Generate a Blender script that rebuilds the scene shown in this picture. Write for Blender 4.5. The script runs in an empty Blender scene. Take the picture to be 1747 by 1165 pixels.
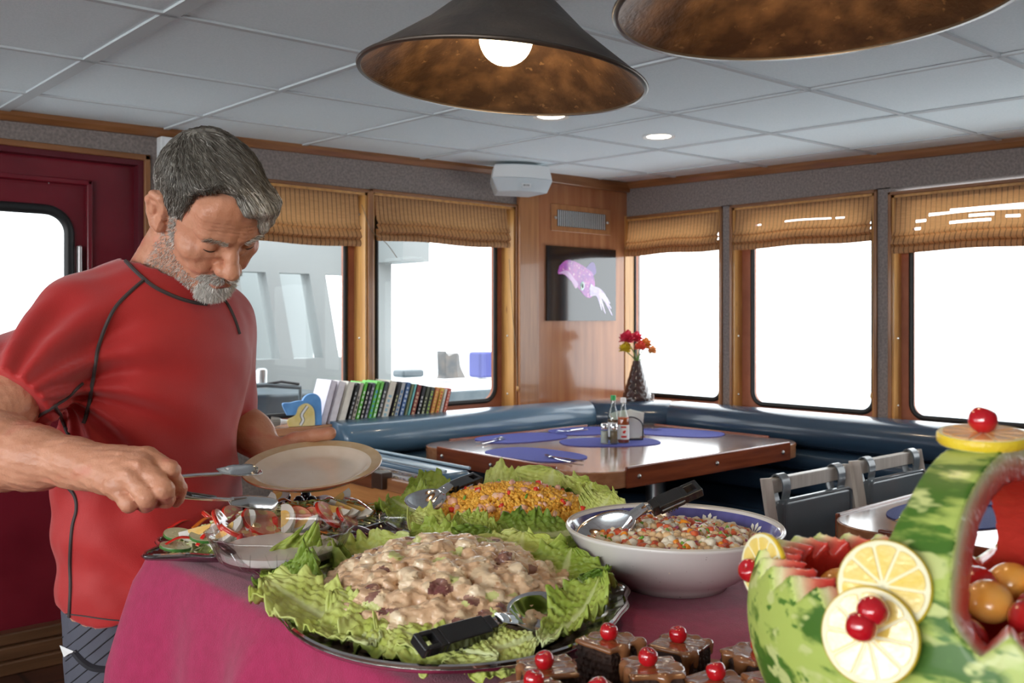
import bpy, math, random
import numpy as np
from mathutils import Vector, Matrix, Euler
from math import sin, cos, pi, radians as R
sc = bpy.context.scene
col = sc.collection
CAMZ = 1.31
# ---------------------------------------------------------------- camera, sky, exposure
cam_d = bpy.data.cameras.new('camera'); cam = bpy.data.objects.new('camera', cam_d); col.objects.link(cam)
cam.location = (0, 0, CAMZ); cam.rotation_euler = (R(90), 0, -math.atan2(.6593, .7519))
cam_d.sensor_width = 36; cam_d.lens = 1600 / 1747 * 36; cam_d.shift_y = -37.5 / 1747
cam_d.clip_start = .02; cam_d.dof.use_dof = True; cam_d.dof.focus_distance = 1.55; cam_d.dof.aperture_fstop = 10
sc.camera = cam
w = bpy.data.worlds.new('overcast_sky'); sc.world = w; w.use_nodes = True
w.node_tree.nodes['Background'].inputs[0].default_value = (.93, .97, 1, 1)
w.node_tree.nodes['Background'].inputs[1].default_value = 3.2
sc.view_settings.view_transform = 'Standard'; sc.view_settings.look = 'None'
sc.view_settings.gamma = 1; sc.view_settings.exposure = .6
sc.cycles.use_denoising = True; sc.cycles.max_bounces = 7; sc.cycles.transparent_max_bounces = 24
sc.cycles.caustics_reflective = False; sc.cycles.caustics_refractive = False; sc.cycles.sample_clamp_indirect = 6
def area_light(name, loc, target, sx, sy, power, color):
    l = bpy.data.lights.new(name, 'AREA'); l.shape = 'RECTANGLE'; l.size = sx; l.size_y = sy; l.energy = power; l.color = color
    o = bpy.data.objects.new(name, l); o.location = loc; col.objects.link(o)
    o.rotation_euler = (Vector(target) - Vector(loc)).to_track_quat('-Z', 'Y').to_euler()
    return o
# added key lamp inside the saloon, standing for daylight from unseen left windows
area_light('added_port_key', (-2.6, -.2, 1.75), (.6, 1.3, 1.05), 2.6, .9, 68, (1, .99, .97))

# ---------------------------------------------------------------- helpers
RX, RY, FX, FY = .7519, -.6593, .6593, .7519      # camera right and forward on the ground
def W(lat, d, z=0): return Vector((RX * lat + FX * d, RY * lat + FY * d, z))
def at_z(px, py, z):
    t = (z - CAMZ) * 1600 / (545 - py); return W((px - 873.5) / 1600 * t, t, z)
def at_d(px, py, d): return W((px - 873.5) / 1600 * d, d, CAMZ + (545 - py) / 1600 * d)
def at_y(px, py, Y):
    r = (px - 873.5) / 1600; t = Y / (RY * r + FY); return W(r * t, t, CAMZ + (545 - py) / 1600 * t)
def at_x(px, py, X):
    r = (px - 873.5) / 1600; t = X / (RX * r + FX); return W(r * t, t, CAMZ + (545 - py) / 1600 * t)

def mat(name, c, rough=.5, metal=0, c2=None, scale=8, thresh=(.35, .65), bump=0, bscale=150, stretch=(1, 1, 1), coat=0, trans=0,
        ior=1.45, emit=0, sss=0, sssc=None, spec=.5, alpha=1, detail=3, sheen=0):
    m = bpy.data.materials.new(name); m.use_nodes = True; nt = m.node_tree; b = nt.nodes['Principled BSDF']
    def s(k, v):
        if k in b.inputs: b.inputs[k].default_value = v
    s('Base Color', (*c, 1)); s('Roughness', rough); s('Metallic', metal); s('Coat Weight', coat); s('Coat Roughness', .06)
    s('Transmission Weight', trans); s('IOR', ior); s('Specular IOR Level', spec); s('Alpha', alpha); s('Sheen Weight', sheen)
    if emit: s('Emission Color', (*c, 1)); s('Emission Strength', emit)
    if sss: s('Subsurface Weight', sss); s('Subsurface Radius', sssc or (.01, .004, .002)); s('Subsurface Scale', 1)
    if c2 or bump:
        tc = nt.nodes.new('ShaderNodeTexCoord'); mp = nt.nodes.new('ShaderNodeMapping'); mp.inputs['Scale'].default_value = stretch
        nt.links.new(tc.outputs['Object'], mp.inputs[0])
    if c2:
        n = nt.nodes.new('ShaderNodeTexNoise'); n.inputs['Scale'].default_value = scale; n.inputs['Detail'].default_value = detail
        r = nt.nodes.new('ShaderNodeValToRGB'); r.color_ramp.elements[0].position = thresh[0]; r.color_ramp.elements[1].position = thresh[1]
        r.color_ramp.elements[0].color = (*c, 1); r.color_ramp.elements[1].color = (*c2, 1)
        nt.links.new(mp.outputs[0], n.inputs['Vector']); nt.links.new(n.outputs['Fac'], r.inputs[0]); nt.links.new(r.outputs[0], b.inputs['Base Color'])
    if bump:
        n2 = nt.nodes.new('ShaderNodeTexNoise'); n2.inputs['Scale'].default_value = bscale; n2.inputs['Detail'].default_value = 2
        bp = nt.nodes.new('ShaderNodeBump'); bp.inputs['Strength'].default_value = min(1, bump); bp.inputs['Distance'].default_value = .002 * max(1, bump)
        nt.links.new(mp.outputs[0], n2.inputs['Vector']); nt.links.new(n2.outputs['Fac'], bp.inputs['Height']); nt.links.new(bp.outputs[0], b.inputs['Normal'])
    return m
def wood(name, c, c2, axis='z', rough=.35, coat=.3, fine=1.0, bump=.15):
    st = {'x': (1, 14, 14), 'y': (14, 1, 14), 'z': (14, 14, 1)}[axis]
    return mat(name, c, rough, c2=c2, scale=3.2 * fine, thresh=(.3, .72), bump=bump, bscale=9, stretch=st, coat=coat, detail=6)
def mixvor(m, c, scale, thresh, soft=.02, stretch=(1, 1, 1), kind='noise'):
    """lays spots of another pigment over a material's base colour"""
    nt = m.node_tree; b = nt.nodes['Principled BSDF']
    tc = nt.nodes.new('ShaderNodeTexCoord'); mp = nt.nodes.new('ShaderNodeMapping'); mp.inputs['Scale'].default_value = stretch
    nt.links.new(tc.outputs['Object'], mp.inputs[0])
    if kind == 'noise': t = nt.nodes.new('ShaderNodeTexNoise'); t.inputs['Detail'].default_value = 2; out = t.outputs['Fac']
    else: t = nt.nodes.new('ShaderNodeTexVoronoi'); out = t.outputs['Distance']
    t.inputs['Scale'].default_value = scale; nt.links.new(mp.outputs[0], t.inputs['Vector'])
    r = nt.nodes.new('ShaderNodeMapRange'); r.inputs[1].default_value = thresh; r.inputs[2].default_value = thresh + soft
    nt.links.new(out, r.inputs[0])
    mx = nt.nodes.new('ShaderNodeMix'); mx.data_type = 'RGBA'; mx.inputs[7].default_value = (*c, 1)
    src = b.inputs['Base Color']
    if src.is_linked: nt.links.new(src.links[0].from_socket, mx.inputs[6])
    else: mx.inputs[6].default_value = src.default_value
    nt.links.new(r.outputs[0], mx.inputs[0]); nt.links.new(mx.outputs[2], b.inputs['Base Color'])
    return m
def stripes(m, c, scale, width, axis=0, coord='Object', soft=.03):
    """thin repeated lines of another colour across one object axis"""
    nt = m.node_tree; b = nt.nodes['Principled BSDF']
    tc = nt.nodes.new('ShaderNodeTexCoord'); sx = nt.nodes.new('ShaderNodeSeparateXYZ'); nt.links.new(tc.outputs[coord], sx.inputs[0])
    mu = nt.nodes.new('ShaderNodeMath'); mu.operation = 'MULTIPLY'; mu.inputs[1].default_value = scale; nt.links.new(sx.outputs[axis], mu.inputs[0])
    fr = nt.nodes.new('ShaderNodeMath'); fr.operation = 'FRACT'; nt.links.new(mu.outputs[0], fr.inputs[0])
    lt = nt.nodes.new('ShaderNodeMapRange'); lt.inputs[1].default_value = width; lt.inputs[2].default_value = width + soft
    lt.inputs[3].default_value = 1; lt.inputs[4].default_value = 0; nt.links.new(fr.outputs[0], lt.inputs[0])
    mx = nt.nodes.new('ShaderNodeMix'); mx.data_type = 'RGBA'; mx.inputs[7].default_value = (*c, 1)
    src = b.inputs['Base Color']
    if src.is_linked: nt.links.new(src.links[0].from_socket, mx.inputs[6])
    else: mx.inputs[6].default_value = src.default_value
    nt.links.new(lt.outputs[0], mx.inputs[0]); nt.links.new(mx.outputs[2], b.inputs['Base Color'])
    return m
def thin_glass(name, tint=(1, 1, 1), gloss=.08, rough=.01):
    m = bpy.data.materials.new(name); m.use_nodes = True; nt = m.node_tree; nt.nodes.remove(nt.nodes['Principled BSDF'])
    o = nt.nodes['Material Output']; t = nt.nodes.new('ShaderNodeBsdfTransparent'); t.inputs[0].default_value = (*tint, 1)
    g = nt.nodes.new('ShaderNodeBsdfGlossy'); g.inputs['Roughness'].default_value = rough
    f = nt.nodes.new('ShaderNodeLayerWeight'); f.inputs[0].default_value = .08 + gloss; mx = nt.nodes.new('ShaderNodeMixShader')
    mm = nt.nodes.new('ShaderNodeMath'); mm.operation = 'MULTIPLY_ADD'; mm.inputs[1].default_value = .55; mm.inputs[2].default_value = gloss
    nt.links.new(f.outputs['Fresnel'], mm.inputs[0]); nt.links.new(mm.outputs[0], mx.inputs[0])
    nt.links.new(t.outputs[0], mx.inputs[1]); nt.links.new(g.outputs[0], mx.inputs[2]); nt.links.new(mx.outputs[0], o.inputs[0])
    return m

class MB:
    """collects shapes, built as ONE mesh"""
    def __init__(s): s.v = []; s.f = []; s.m = []
    def add(s, vs, fs, mi=0, M=None):
        n = len(s.v)
        if M is not None: vs = [M @ Vector(p) for p in vs]
        s.v += [tuple(p) for p in vs]; s.f += [tuple(i + n for i in f) for f in fs]; s.m += [mi] * len(fs); return s
    def box(s, a, b, mi=0, M=None):
        x0, y0, z0 = a; x1, y1, z1 = b
        vs = [(x0, y0, z0), (x1, y0, z0), (x1, y1, z0), (x0, y1, z0), (x0, y0, z1), (x1, y0, z1), (x1, y1, z1), (x0, y1, z1)]
        return s.add(vs, [(0, 3, 2, 1), (4, 5, 6, 7), (0, 1, 5, 4), (1, 2, 6, 5), (2, 3, 7, 6), (3, 0, 4, 7)], mi, M)
    def cbox(s, c, size, mi=0, M=None):
        return s.box([c[i] - size[i] / 2 for i in range(3)], [c[i] + size[i] / 2 for i in range(3)], mi, M)
    def prism(s, pts, z0, z1, mi=0, M=None):
        n = len(pts); vs = [(p[0], p[1], z0) for p in pts] + [(p[0], p[1], z1) for p in pts]
        return s.add(vs, [tuple(range(n))[::-1], tuple(range(n, 2 * n))] + [(i, (i + 1) % n, n + (i + 1) % n, n + i) for i in range(n)], mi, M)
    def lathe(s, prof, n=32, mi=0, M=None, sx=1, sy=1, ripple=None):
        vs = []; fs = []
        for j in range(n):
            a = 2 * pi * j / n
            for (r, z) in prof:
                k = r * (1 + (ripple(a, r) if ripple else 0)); vs.append((k * cos(a) * sx, k * sin(a) * sy, z))
        m = len(prof)
        for j in range(n):
            for i in range(m - 1):
                fs.append((j * m + i, ((j + 1) % n) * m + i, ((j + 1) % n) * m + i + 1, j * m + i + 1))
        return s.add(vs, fs, mi, M)
    def tube(s, pts, r, n=8, mi=0, M=None, cap=True, flat=1.0, up=None):
        pts = [Vector(p) for p in pts]; rs = r if isinstance(r, (list, tuple)) else [r] * len(pts); vs = []; fs = []
        prev = None
        for i, p in enumerate(pts):
            t = (pts[min(i + 1, len(pts) - 1)] - pts[max(i - 1, 0)])
            if t.length < 1e-9: t = Vector((0, 0, 1))
            t.normalize()
            if prev is None:
                u = Vector(up) if up else (Vector((0, 0, 1)) if abs(t.z) < .9 else Vector((1, 0, 0)))
            else: u = prev
            u = (u - t * u.dot(t)).normalized(); prev = u; w_ = t.cross(u)
            for j in range(n):
                a = 2 * pi * j / n; vs.append(p + u * cos(a) * rs[i] * flat + w_ * sin(a) * rs[i])
        for i in range(len(pts) - 1):
            for j in range(n):
                fs.append((i * n + j, i * n + (j + 1) % n, (i + 1) * n + (j + 1) % n, (i + 1) * n + j))
        if cap: fs += [tuple(range(n))[::-1], tuple((len(pts) - 1) * n + j for j in range(n))]
        return s.add(vs, fs, mi, M)
    def sphere(s, c, r, n=12, mi=0, M=None, nz=None):
        nz = nz or max(4, n // 2 + 1); r = r if isinstance(r, (list, tuple)) else (r, r, r); vs = [(c[0], c[1], c[2] - r[2])]; fs = []
        for i in range(1, nz):
            t = pi * i / nz - pi / 2
            for j in range(n):
                a = 2 * pi * j / n; vs.append((c[0] + r[0] * cos(t) * cos(a), c[1] + r[1] * cos(t) * sin(a), c[2] + r[2] * sin(t)))
        vs.append((c[0], c[1], c[2] + r[2])); top = len(vs) - 1
        for j in range(n):
            fs.append((0, 1 + (j + 1) % n, 1 + j)); b = 1 + (nz - 2) * n; fs.append((b + j, b + (j + 1) % n, top))
            for i in range(nz - 2):
                a0 = 1 + i * n; fs.append((a0 + j, a0 + (j + 1) % n, a0 + n + (j + 1) % n, a0 + n + j))
        return s.add(vs, fs, mi, M)
    def grid(s, fn, nu, nv, mi=0, M=None, skip=None):
        vs = [fn(i / nu, j / nv) for j in range(nv + 1) for i in range(nu + 1)]
        fs = [(j * (nu + 1) + i, j * (nu + 1) + i + 1, (j + 1) * (nu + 1) + i + 1, (j + 1) * (nu + 1) + i)
              for j in range(nv) for i in range(nu) if not (skip and skip(i, j))]
        return s.add(vs, fs, mi, M)
    def mesh(s, name, mats, smooth=True):
        me = bpy.data.meshes.new(name); me.from_pydata(s.v, [], s.f); me.update()
        for m in (mats if isinstance(mats, (list, tuple)) else [mats]): me.materials.append(m)
        if len(me.materials) > 1: me.polygons.foreach_set('material_index', s.m)
        me.polygons.foreach_set('use_smooth', [bool(smooth)] * len(me.polygons)); return me
    def build(s, name, mats, parent=None, smooth=False, bevel=0, seg=2, sub=0, thick=0, loc=None, rot=None, auto=None, off=0):
        o = bpy.data.objects.new(name, s.mesh(name, mats, smooth or bevel > 0)); col.objects.link(o)
        if parent is not None: o.parent = parent
        if loc is not None: o.location = loc
        if rot is not None: o.rotation_euler = rot
        if thick: md = o.modifiers.new('s', 'SOLIDIFY'); md.thickness = thick; md.offset = off
        if bevel:
            md = o.modifiers.new('b', 'BEVEL'); md.width = bevel; md.segments = seg; md.limit_method = 'ANGLE'; md.angle_limit = R(40)
            md.harden_normals = True
        if sub: md = o.modifiers.new('u', 'SUBSURF'); md.levels = sub; md.render_levels = sub
        if auto or (smooth and auto is None and not sub and not bevel):
            md = o.modifiers.new('e', 'EDGE_SPLIT'); md.split_angle = R(auto or 50)
        return o
def tag(o, label=None, cat=None, group=None, kind=None):
    if label: o['label'] = label
    if cat: o['category'] = cat
    if group: o['group'] = group
    if kind: o['kind'] = kind
    return o
def thing(name, label, cat, loc=(0, 0, 0), rz=0, group=None, rot=None):
    o = bpy.data.objects.new(name, None); col.objects.link(o); o.location = loc; o.rotation_euler = rot or (0, 0, rz)
    o.empty_display_size = .02; return tag(o, label, cat, group)
def struct(o): o['kind'] = 'structure'; return o
def copy_tree(o, parent=None):
    c = o.copy(); col.objects.link(c)
    if parent is not None: c.parent = parent
    for ch in [k for k in col.objects if k.parent == o]: copy_tree(ch, c)
    return c
def dup(o, label, loc, rot=None, scale=None, group=None):
    c = copy_tree(o); c['label'] = label; c.location = loc
    if rot is not None: c.rotation_euler = rot
    if scale: c.scale = (scale,) * 3 if not isinstance(scale, tuple) else scale
    if group: c['group'] = group
    return c
def rrect(x0, y0, x1, y1, r, n=6):
    p = []
    for cx, cy, a0 in ((x1 - r, y1 - r, 0), (x0 + r, y1 - r, 90), (x0 + r, y0 + r, 180), (x1 - r, y0 + r, 270)):
        for i in range(n + 1): a = R(a0 + 90 * i / n); p.append((cx + r * cos(a), cy + r * sin(a)))
    return p
def smooth_path(pts, n=8):
    """Catmull-Rom through points"""
    P = [np.array(p, float) for p in pts]; P = [2 * P[0] - P[1]] + P + [2 * P[-1] - P[-2]]; out = []
    for i in range(1, len(P) - 2):
        for k in range(n):
            t = k / n
            out.append(.5 * ((2 * P[i]) + (-P[i - 1] + P[i + 1]) * t + (2 * P[i - 1] - 5 * P[i] + 4 * P[i + 1] - P[i + 2]) * t * t + (-P[i - 1] + 3 * P[i] - 3 * P[i + 1] + P[i + 2]) * t ** 3))
    out.append(P[-2]); return [tuple(float(c) for c in q) for q in out]

# ---- soft solids: a distance field turned into one continuous mesh (surface nets)
def s_ell(P, c, r, rot=None):
    q = P - np.array(c, np.float32)
    if rot is not None: q = q @ np.array(rot, np.float32)
    r = np.array(r, np.float32); k = np.sqrt(((q / r) ** 2).sum(-1)) + 1e-9; k2 = np.sqrt(((q / (r * r)) ** 2).sum(-1)) + 1e-9
    return k * (k - 1) / k2
def s_cap(P, a, b, ra, rb):
    a = np.array(a, np.float32); b = np.array(b, np.float32); ba = b - a; L = float(ba @ ba) + 1e-12
    h = np.clip(((P - a) @ ba) / L, 0, 1); return np.sqrt(((P - a - h[..., None] * ba) ** 2).sum(-1)) - (ra + (rb - ra) * h)
def smin(a, b, k):
    h = np.clip(.5 + .5 * (b - a) / k, 0, 1); return b * (1 - h) + a * h - k * h * (1 - h)
def smax(a, b, k): return -smin(-a, -b, k)
def nets(fn, lo, hi, h):
    lo = np.array(lo, np.float32); n = [int(math.ceil((hi[i] - lo[i]) / h)) + 1 for i in range(3)]
    ax = [lo[i] + h * np.arange(n[i], dtype=np.float32) for i in range(3)]
    G = np.stack(np.meshgrid(*ax, indexing='ij'), -1); D = fn(G).astype(np.float32); S = D < 0
    nx, ny, nz = n; acc = np.zeros((nx - 1, ny - 1, nz - 1, 3), np.float32); cnt = np.zeros((nx - 1, ny - 1, nz - 1), np.float32)
    def sl(o): return tuple(slice(o[k], n[k] - 1 + o[k]) for k in range(3))
    for ax_ in range(3):
        for d1 in (0, 1):
            for d2 in (0, 1):
                o = [0, 0, 0]; oth = [k for k in range(3) if k != ax_]; o[oth[0]] = d1; o[oth[1]] = d2; o2 = list(o); o2[ax_] = 1
                a = D[sl(o)]; b = D[sl(o2)]; m = (a < 0) != (b < 0); t = np.where(m, a / np.where(m, a - b, 1), 0)
                off = np.zeros(a.shape + (3,), np.float32); off[..., oth[0]] = d1; off[..., oth[1]] = d2; off[..., ax_] = t
                acc += off * m[..., None]; cnt += m
    act = cnt > 0; idx = -np.ones(act.shape, np.int64); idx[act] = np.arange(act.sum())
    base = np.stack(np.meshgrid(*[np.arange(k - 1) for k in n], indexing='ij'), -1)
    V = lo + h * (base[act] + acc[act] / cnt[act][:, None]); F = []
    for ax_ in range(3):
        u, v = (ax_ + 1) % 3, (ax_ + 2) % 3
        c = [slice(1, n[k] - 1) for k in range(3)]; c[ax_] = slice(0, n[ax_] - 1); c2 = list(c); c2[ax_] = slice(1, n[ax_])
        a = S[tuple(c)]; b = S[tuple(c2)]
        def cell(du, dv):
            s_ = [None] * 3; s_[ax_] = slice(0, n[ax_] - 1); s_[u] = slice(1 + du, n[u] - 1 + du); s_[v] = slice(1 + dv, n[v] - 1 + dv); return idx[tuple(s_)]
        q = np.stack([cell(-1, -1), cell(0, -1), cell(0, 0), cell(-1, 0)], -1)
        F.append(q[a & ~b]); F.append(q[~a & b][:, ::-1])
    return V, np.concatenate(F)
def noise3(P, s, seed):
    r = np.random.RandomState(seed); o = 0
    for k in range(5): d = r.normal(size=3) * s * (1 + k * .6); o = o + np.sin(P @ d.astype(np.float32) + r.uniform(0, 6)) / (1 + k * .5)
    return o
def nets_grid(D, lo, h):
    return nets(lambda G: D, lo, [lo[i] + h * (D.shape[i] - 1.5) for i in range(3)], h)
def soft(name, fn, lo, hi, h, m, parent=None, loc=None, rot=None, M=None, faces_mat=None):
    V, F = nets(fn, lo, hi, h)
    if M is not None: A = np.array(M); V = V @ A[:3, :3].T + A[:3, 3]
    me = bpy.data.meshes.new(name); me.from_pydata(V.tolist(), [], F.tolist()); me.update()
    for k in (m if isinstance(m, (list, tuple)) else [m]): me.materials.append(k)
    me.polygons.foreach_set('use_smooth', [True] * len(me.polygons))
    o = bpy.data.objects.new(name, me); col.objects.link(o)
    if faces_mat is not None:
        cen = np.array([p.center[:] for p in me.polygons]); me.polygons.foreach_set('material_index', faces_mat(cen).astype(int).tolist())
    if parent is not None: o.parent = parent
    if loc is not None: o.location = loc
    if rot is not None: o.rotation_euler = rot
    return o
rnd = random.Random(7)
# ================================================================ THE SALOON
YB, XR = 3.857, 4.30
def ceil_z(x, y): return .0177 * x + .0245 * y + 1.975
M_felt = mat('grey_carpet_wall', (.175, .148, .138), .95, c2=(.26, .222, .205), scale=90, bump=.5, bscale=260)
M_tile = mat("ceiling_tile", (.74, .85, .89), .9, c2=(.80, .90, .94), scale=160, bump=.3, bscale=300)
M_bar = mat("ceiling_bar", (.56, .61, .63), .9)
M_trimw = wood('dark_trim_wood', (.17, .065, .022), (.30, .13, .05), 'x')
M_trimv = wood('dark_trim_wood_upright', (.20, .08, .028), (.36, .16, .06), 'z')
M_pine = mixvor(wood('varnished_pine', (.42, .20, .055), (.62, .33, .10), 'z', coat=.4), (.16, .05, .015), 5, .74, .03, (6, 6, 1))
M_ply = wood('cherry_veneer', (.30, .115, .052), (.44, .195, .09), 'z', .22, coat=.35, fine=.6)
M_ply2 = wood('cherry_veneer_side', (.30, .125, .05), (.42, .19, .075), 'z', .3)
M_rust = mat('red_oxide_paint', (.30, .10, .055), .5, c2=(.36, .13, .07), scale=12)
M_rub = mat('black_rubber', (.012, .013, .014), .45)
M_crim = mixvor(mat('crimson_gloss_paint', (.13, .008, .016), .2, c2=(.17, .012, .022), scale=5, bump=.12, bscale=14, coat=.3), (.55, .5, .5), 26, .79, .01)
M_glass = thin_glass('window_glass', (.96, .98, .98), .02)
M_steel = mat('brushed_steel', (.62, .62, .62), .22, 1, bump=.05)
M_chrome = mat('polished_steel', (.78, .78, .78), .08, 1)
M_screw = mat('screw_zinc', (.55, .55, .53), .3, 1)
M_floor = mat('floor_vinyl', (.045, .016, .009), .5, c2=(.08, .03, .016), scale=6, bump=.2, bscale=30)
stripes(M_floor, (.012, .005, .003), 2.2, .02, 0); stripes(M_floor, (.012, .005, .003), 2.2, .02, 1)

struct(MB().box((-2.8, -1.8, -.1), (XR + .4, YB + .4, 0)).build('floor', M_floor))
# ceiling: tiles on a grid of bars, cambered slightly up towards the corner
m = MB()
def cz(x, y, dz=0): return (x, y, ceil_z(x, y) + dz)
m.add([cz(-2.9, -1.9), cz(XR + .1, -1.9), cz(XR + .1, YB + .1), cz(-2.9, YB + .1)] + [cz(-2.9, -1.9, .12), cz(XR + .1, -1.9, .12), cz(XR + .1, YB + .1, .12), cz(-2.9, YB + .1, .12)],
      [(0, 1, 2, 3), (4, 7, 6, 5), (0, 4, 5, 1), (1, 5, 6, 2), (2, 6, 7, 3), (3, 7, 4, 0)])
ceiling = struct(m.build('ceiling', M_tile))
def ceil_bar(x0, y0, x1, y1, wd):
    b = MB(); dx, dy = (wd / 2, 0) if x0 == x1 else (0, wd / 2)
    lo = [cz(x0 - dx, y0 - dy, -.006), cz(x1 + dx, y0 - dy if dy else y0, -.006), cz(x1 + dx, y1 + dy, -.006), cz(x0 - dx, y1 + dy if dy else y1, -.006)]
    b.add(lo + [(p[0], p[1], p[2] + .01) for p in lo], [(0, 3, 2, 1), (4, 5, 6, 7), (0, 1, 5, 4), (1, 2, 6, 5), (2, 3, 7, 6), (3, 0, 4, 7)])
    struct(b.build('trim_%d' % trimn(), M_bar, ceiling))
_t = [0]
def trimn(): _t[0] += 1; return _t[0]
for k, x in enumerate((-1.04, -.41, .225, .868, 1.47, 2.10, 2.755, 3.40, 4.03)): ceil_bar(x, -1.8, x, YB, .042 if k == 3 else .02)
for y in (-.75, -.14, .47, 1.075, 1.665, 2.235, 2.84, 3.45): ceil_bar(-2.8, y, XR, y, .02)

def ring(m, outer, inner, place, mi=0, back=None):
    """flat plate between an outer rectangle and a rounded opening; place(u, v, depth)"""
    x0, y0, x1, y1 = outer; cx = sum(p[0] for p in inner) / len(inner); cy = sum(p[1] for p in inner) / len(inner); o = []
    for (x, y) in inner:
        dx, dy = x - cx, y - cy; k = min([((x1 if dx > 0 else x0) - cx) / dx if abs(dx) > 1e-6 else 9e9, ((y1 if dy > 0 else y0) - cy) / dy if abs(dy) > 1e-6 else 9e9])
        o.append((cx + dx * k, cy + dy * k))
    corners = [(x1, y1), (x0, y1), (x0, y0), (x1, y0)]
    for c in corners:    # snap the nearest projected point to each true corner
        j = min(range(len(o)), key=lambda i: (o[i][0] - c[0]) ** 2 + (o[i][1] - c[1]) ** 2); o[j] = c
    n = len(inner); ds = (0, back) if back else (0,); vs = []; fs = []
    for d in ds: vs += [place(x, y, d) for x, y in o] + [place(x, y, d) for x, y in inner]
    for i in range(n): fs.append((i, (i + 1) % n, n + (i + 1) % n, n + i))
    if back:
        for i in range(n):
            fs.append((2 * n + i, 3 * n + i, 3 * n + (i + 1) % n, 2 * n + (i + 1) % n)); fs.append((n + i, n + (i + 1) % n, 3 * n + (i + 1) % n, 3 * n + i))
    return m.add(vs, fs, mi)
def gasket(m, loop, place, r, d):
    n = len(loop); pts = [place(x, y, d) for x, y in loop]; vs = []; fs = []; k = 8
    cx = sum(p[0] for p in loop) / n; cy = sum(p[1] for p in loop) / n
    for i in range(n):
        a, b = loop[i - 1], loop[(i + 1) % n]; nx, ny = (b[1] - a[1]), -(b[0] - a[0]); L = math.hypot(nx, ny) or 1; nx /= L; ny /= L
        for j in range(k):
            t = 2 * pi * j / k; vs.append(place(loop[i][0] + nx * cos(t) * r, loop[i][1] + ny * cos(t) * r, d + sin(t) * r * .8))
    for i in range(n):
        for j in range(k): fs.append((i * k + j, ((i + 1) % n) * k + j, ((i + 1) % n) * k + (j + 1) % k, i * k + (j + 1) % k))
    return m.add(vs, fs)
PB = lambda u, v, d: (u, YB + d, v)          # back wall: u = x, v = z, d = depth outwards
PR = lambda u, v, d: (XR + d, u, v)          # right wall: u = y

def pbox(m, place, u0, u1, v0, v1, d0, d1, mi=0):
    a = place(u0, v0, d0); b = place(u1, v1, d1); return m.box([min(a[i], b[i]) for i in range(3)], [max(a[i], b[i]) for i in range(3)], mi)
# walls as carpeted panels round their openings
m = MB(); T = .14
for (u0, u1, v0, v1) in ((-2.8, 1.40, 1.965, 2.3), (1.40, 1.56, .0, 2.3), (1.56, XR + T, 1.935, 2.3), (1.56, XR + T, 0, .80), (2.459, 2.476, .8, 1.94), (3.41, XR + T, .8, 1.94)):
    pbox(m, PB, u0, u1, v0, v1, 0, T)
struct(m.build('wall_back', M_felt))
m = MB()
for (u0, u1, v0, v1) in ((-1.8, YB, 1.935, 2.3), (-1.8, YB, 0, .80), (3.147, 3.076, .8, 1.94), (2.171, 2.244, .8, 1.94), (1.17, 1.25, .8, 1.94), (.17, .25, .8, 1.94), (-1.8, -.75, .8, 1.94)):
    pbox(m, PR, u0, u1, v0, v1, 0, T)
struct(m.build('wall_right', M_felt))
m = MB()
for a in ((-1.8, YB, 1.95, 2.3), (-1.8, YB, 0, .80), (-1.8, -1.5, .8, 1.95), (.25, .37, .8, 1.95), (2.05, 2.2, .8, 1.95)): m.box((-2.94, a[0], a[2]), (-2.8, a[1], a[3]))  # unseen wall, its openings shaped to let the key light in
struct(m.build('wall_left', M_felt))
struct(MB().box((-2.9, -1.94, 0), (XR + T, -1.8, 2.3)).build('wall_rear', M_felt))  # unseen wall, added to close off frontal fill light
# crown moulding
m = MB(); 
for x0, x1 in ((-2.8, 3.41), (3.41, XR)):
    d = 0 if x1 < 3.5 else 0
    m.add([(x0, YB, ceil_z(x0, YB)), (x0, YB - .028, ceil_z(x0, YB)), (x0, YB - .028, ceil_z(x0, YB) - .018), (x0, YB - .012, ceil_z(x0, YB) - .036), (x0, YB, ceil_z(x0, YB) - .038)] +
          [(x1, YB, ceil_z(x1, YB)), (x1, YB - .028, ceil_z(x1, YB)), (x1, YB - .028, ceil_z(x1, YB) - .018), (x1, YB - .012, ceil_z(x1, YB) - .036), (x1, YB, ceil_z(x1, YB) - .038)],
          [(i, (i + 1) % 5, 5 + (i + 1) % 5, 5 + i) for i in range(5)] + [(0, 4, 3, 2, 1), (5, 6, 7, 8, 9)])
struct(m.build('trim_%d' % trimn(), M_trimw))
M_trimy = wood('dark_trim_wood_y', (.17, .065, .022), (.30, .13, .05), 'y')
m = MB(); pr = [(0, 0), (-.028, 0), (-.028, -.018), (-.012, -.04), (0, -.042)]; y0, y1 = -1.8, YB
m.add([(XR + a, y0, ceil_z(XR, y0) + b) for a, b in pr] + [(XR + a, y1, ceil_z(XR, y1) + b) for a, b in pr], [(i, (i + 1) % 5, 5 + (i + 1) % 5, 5 + i) for i in range(5)] + [(0, 4, 3, 2, 1), (5, 6, 7, 8, 9)])
struct(m.build('trim_%d' % trimn(), M_trimy))

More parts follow.
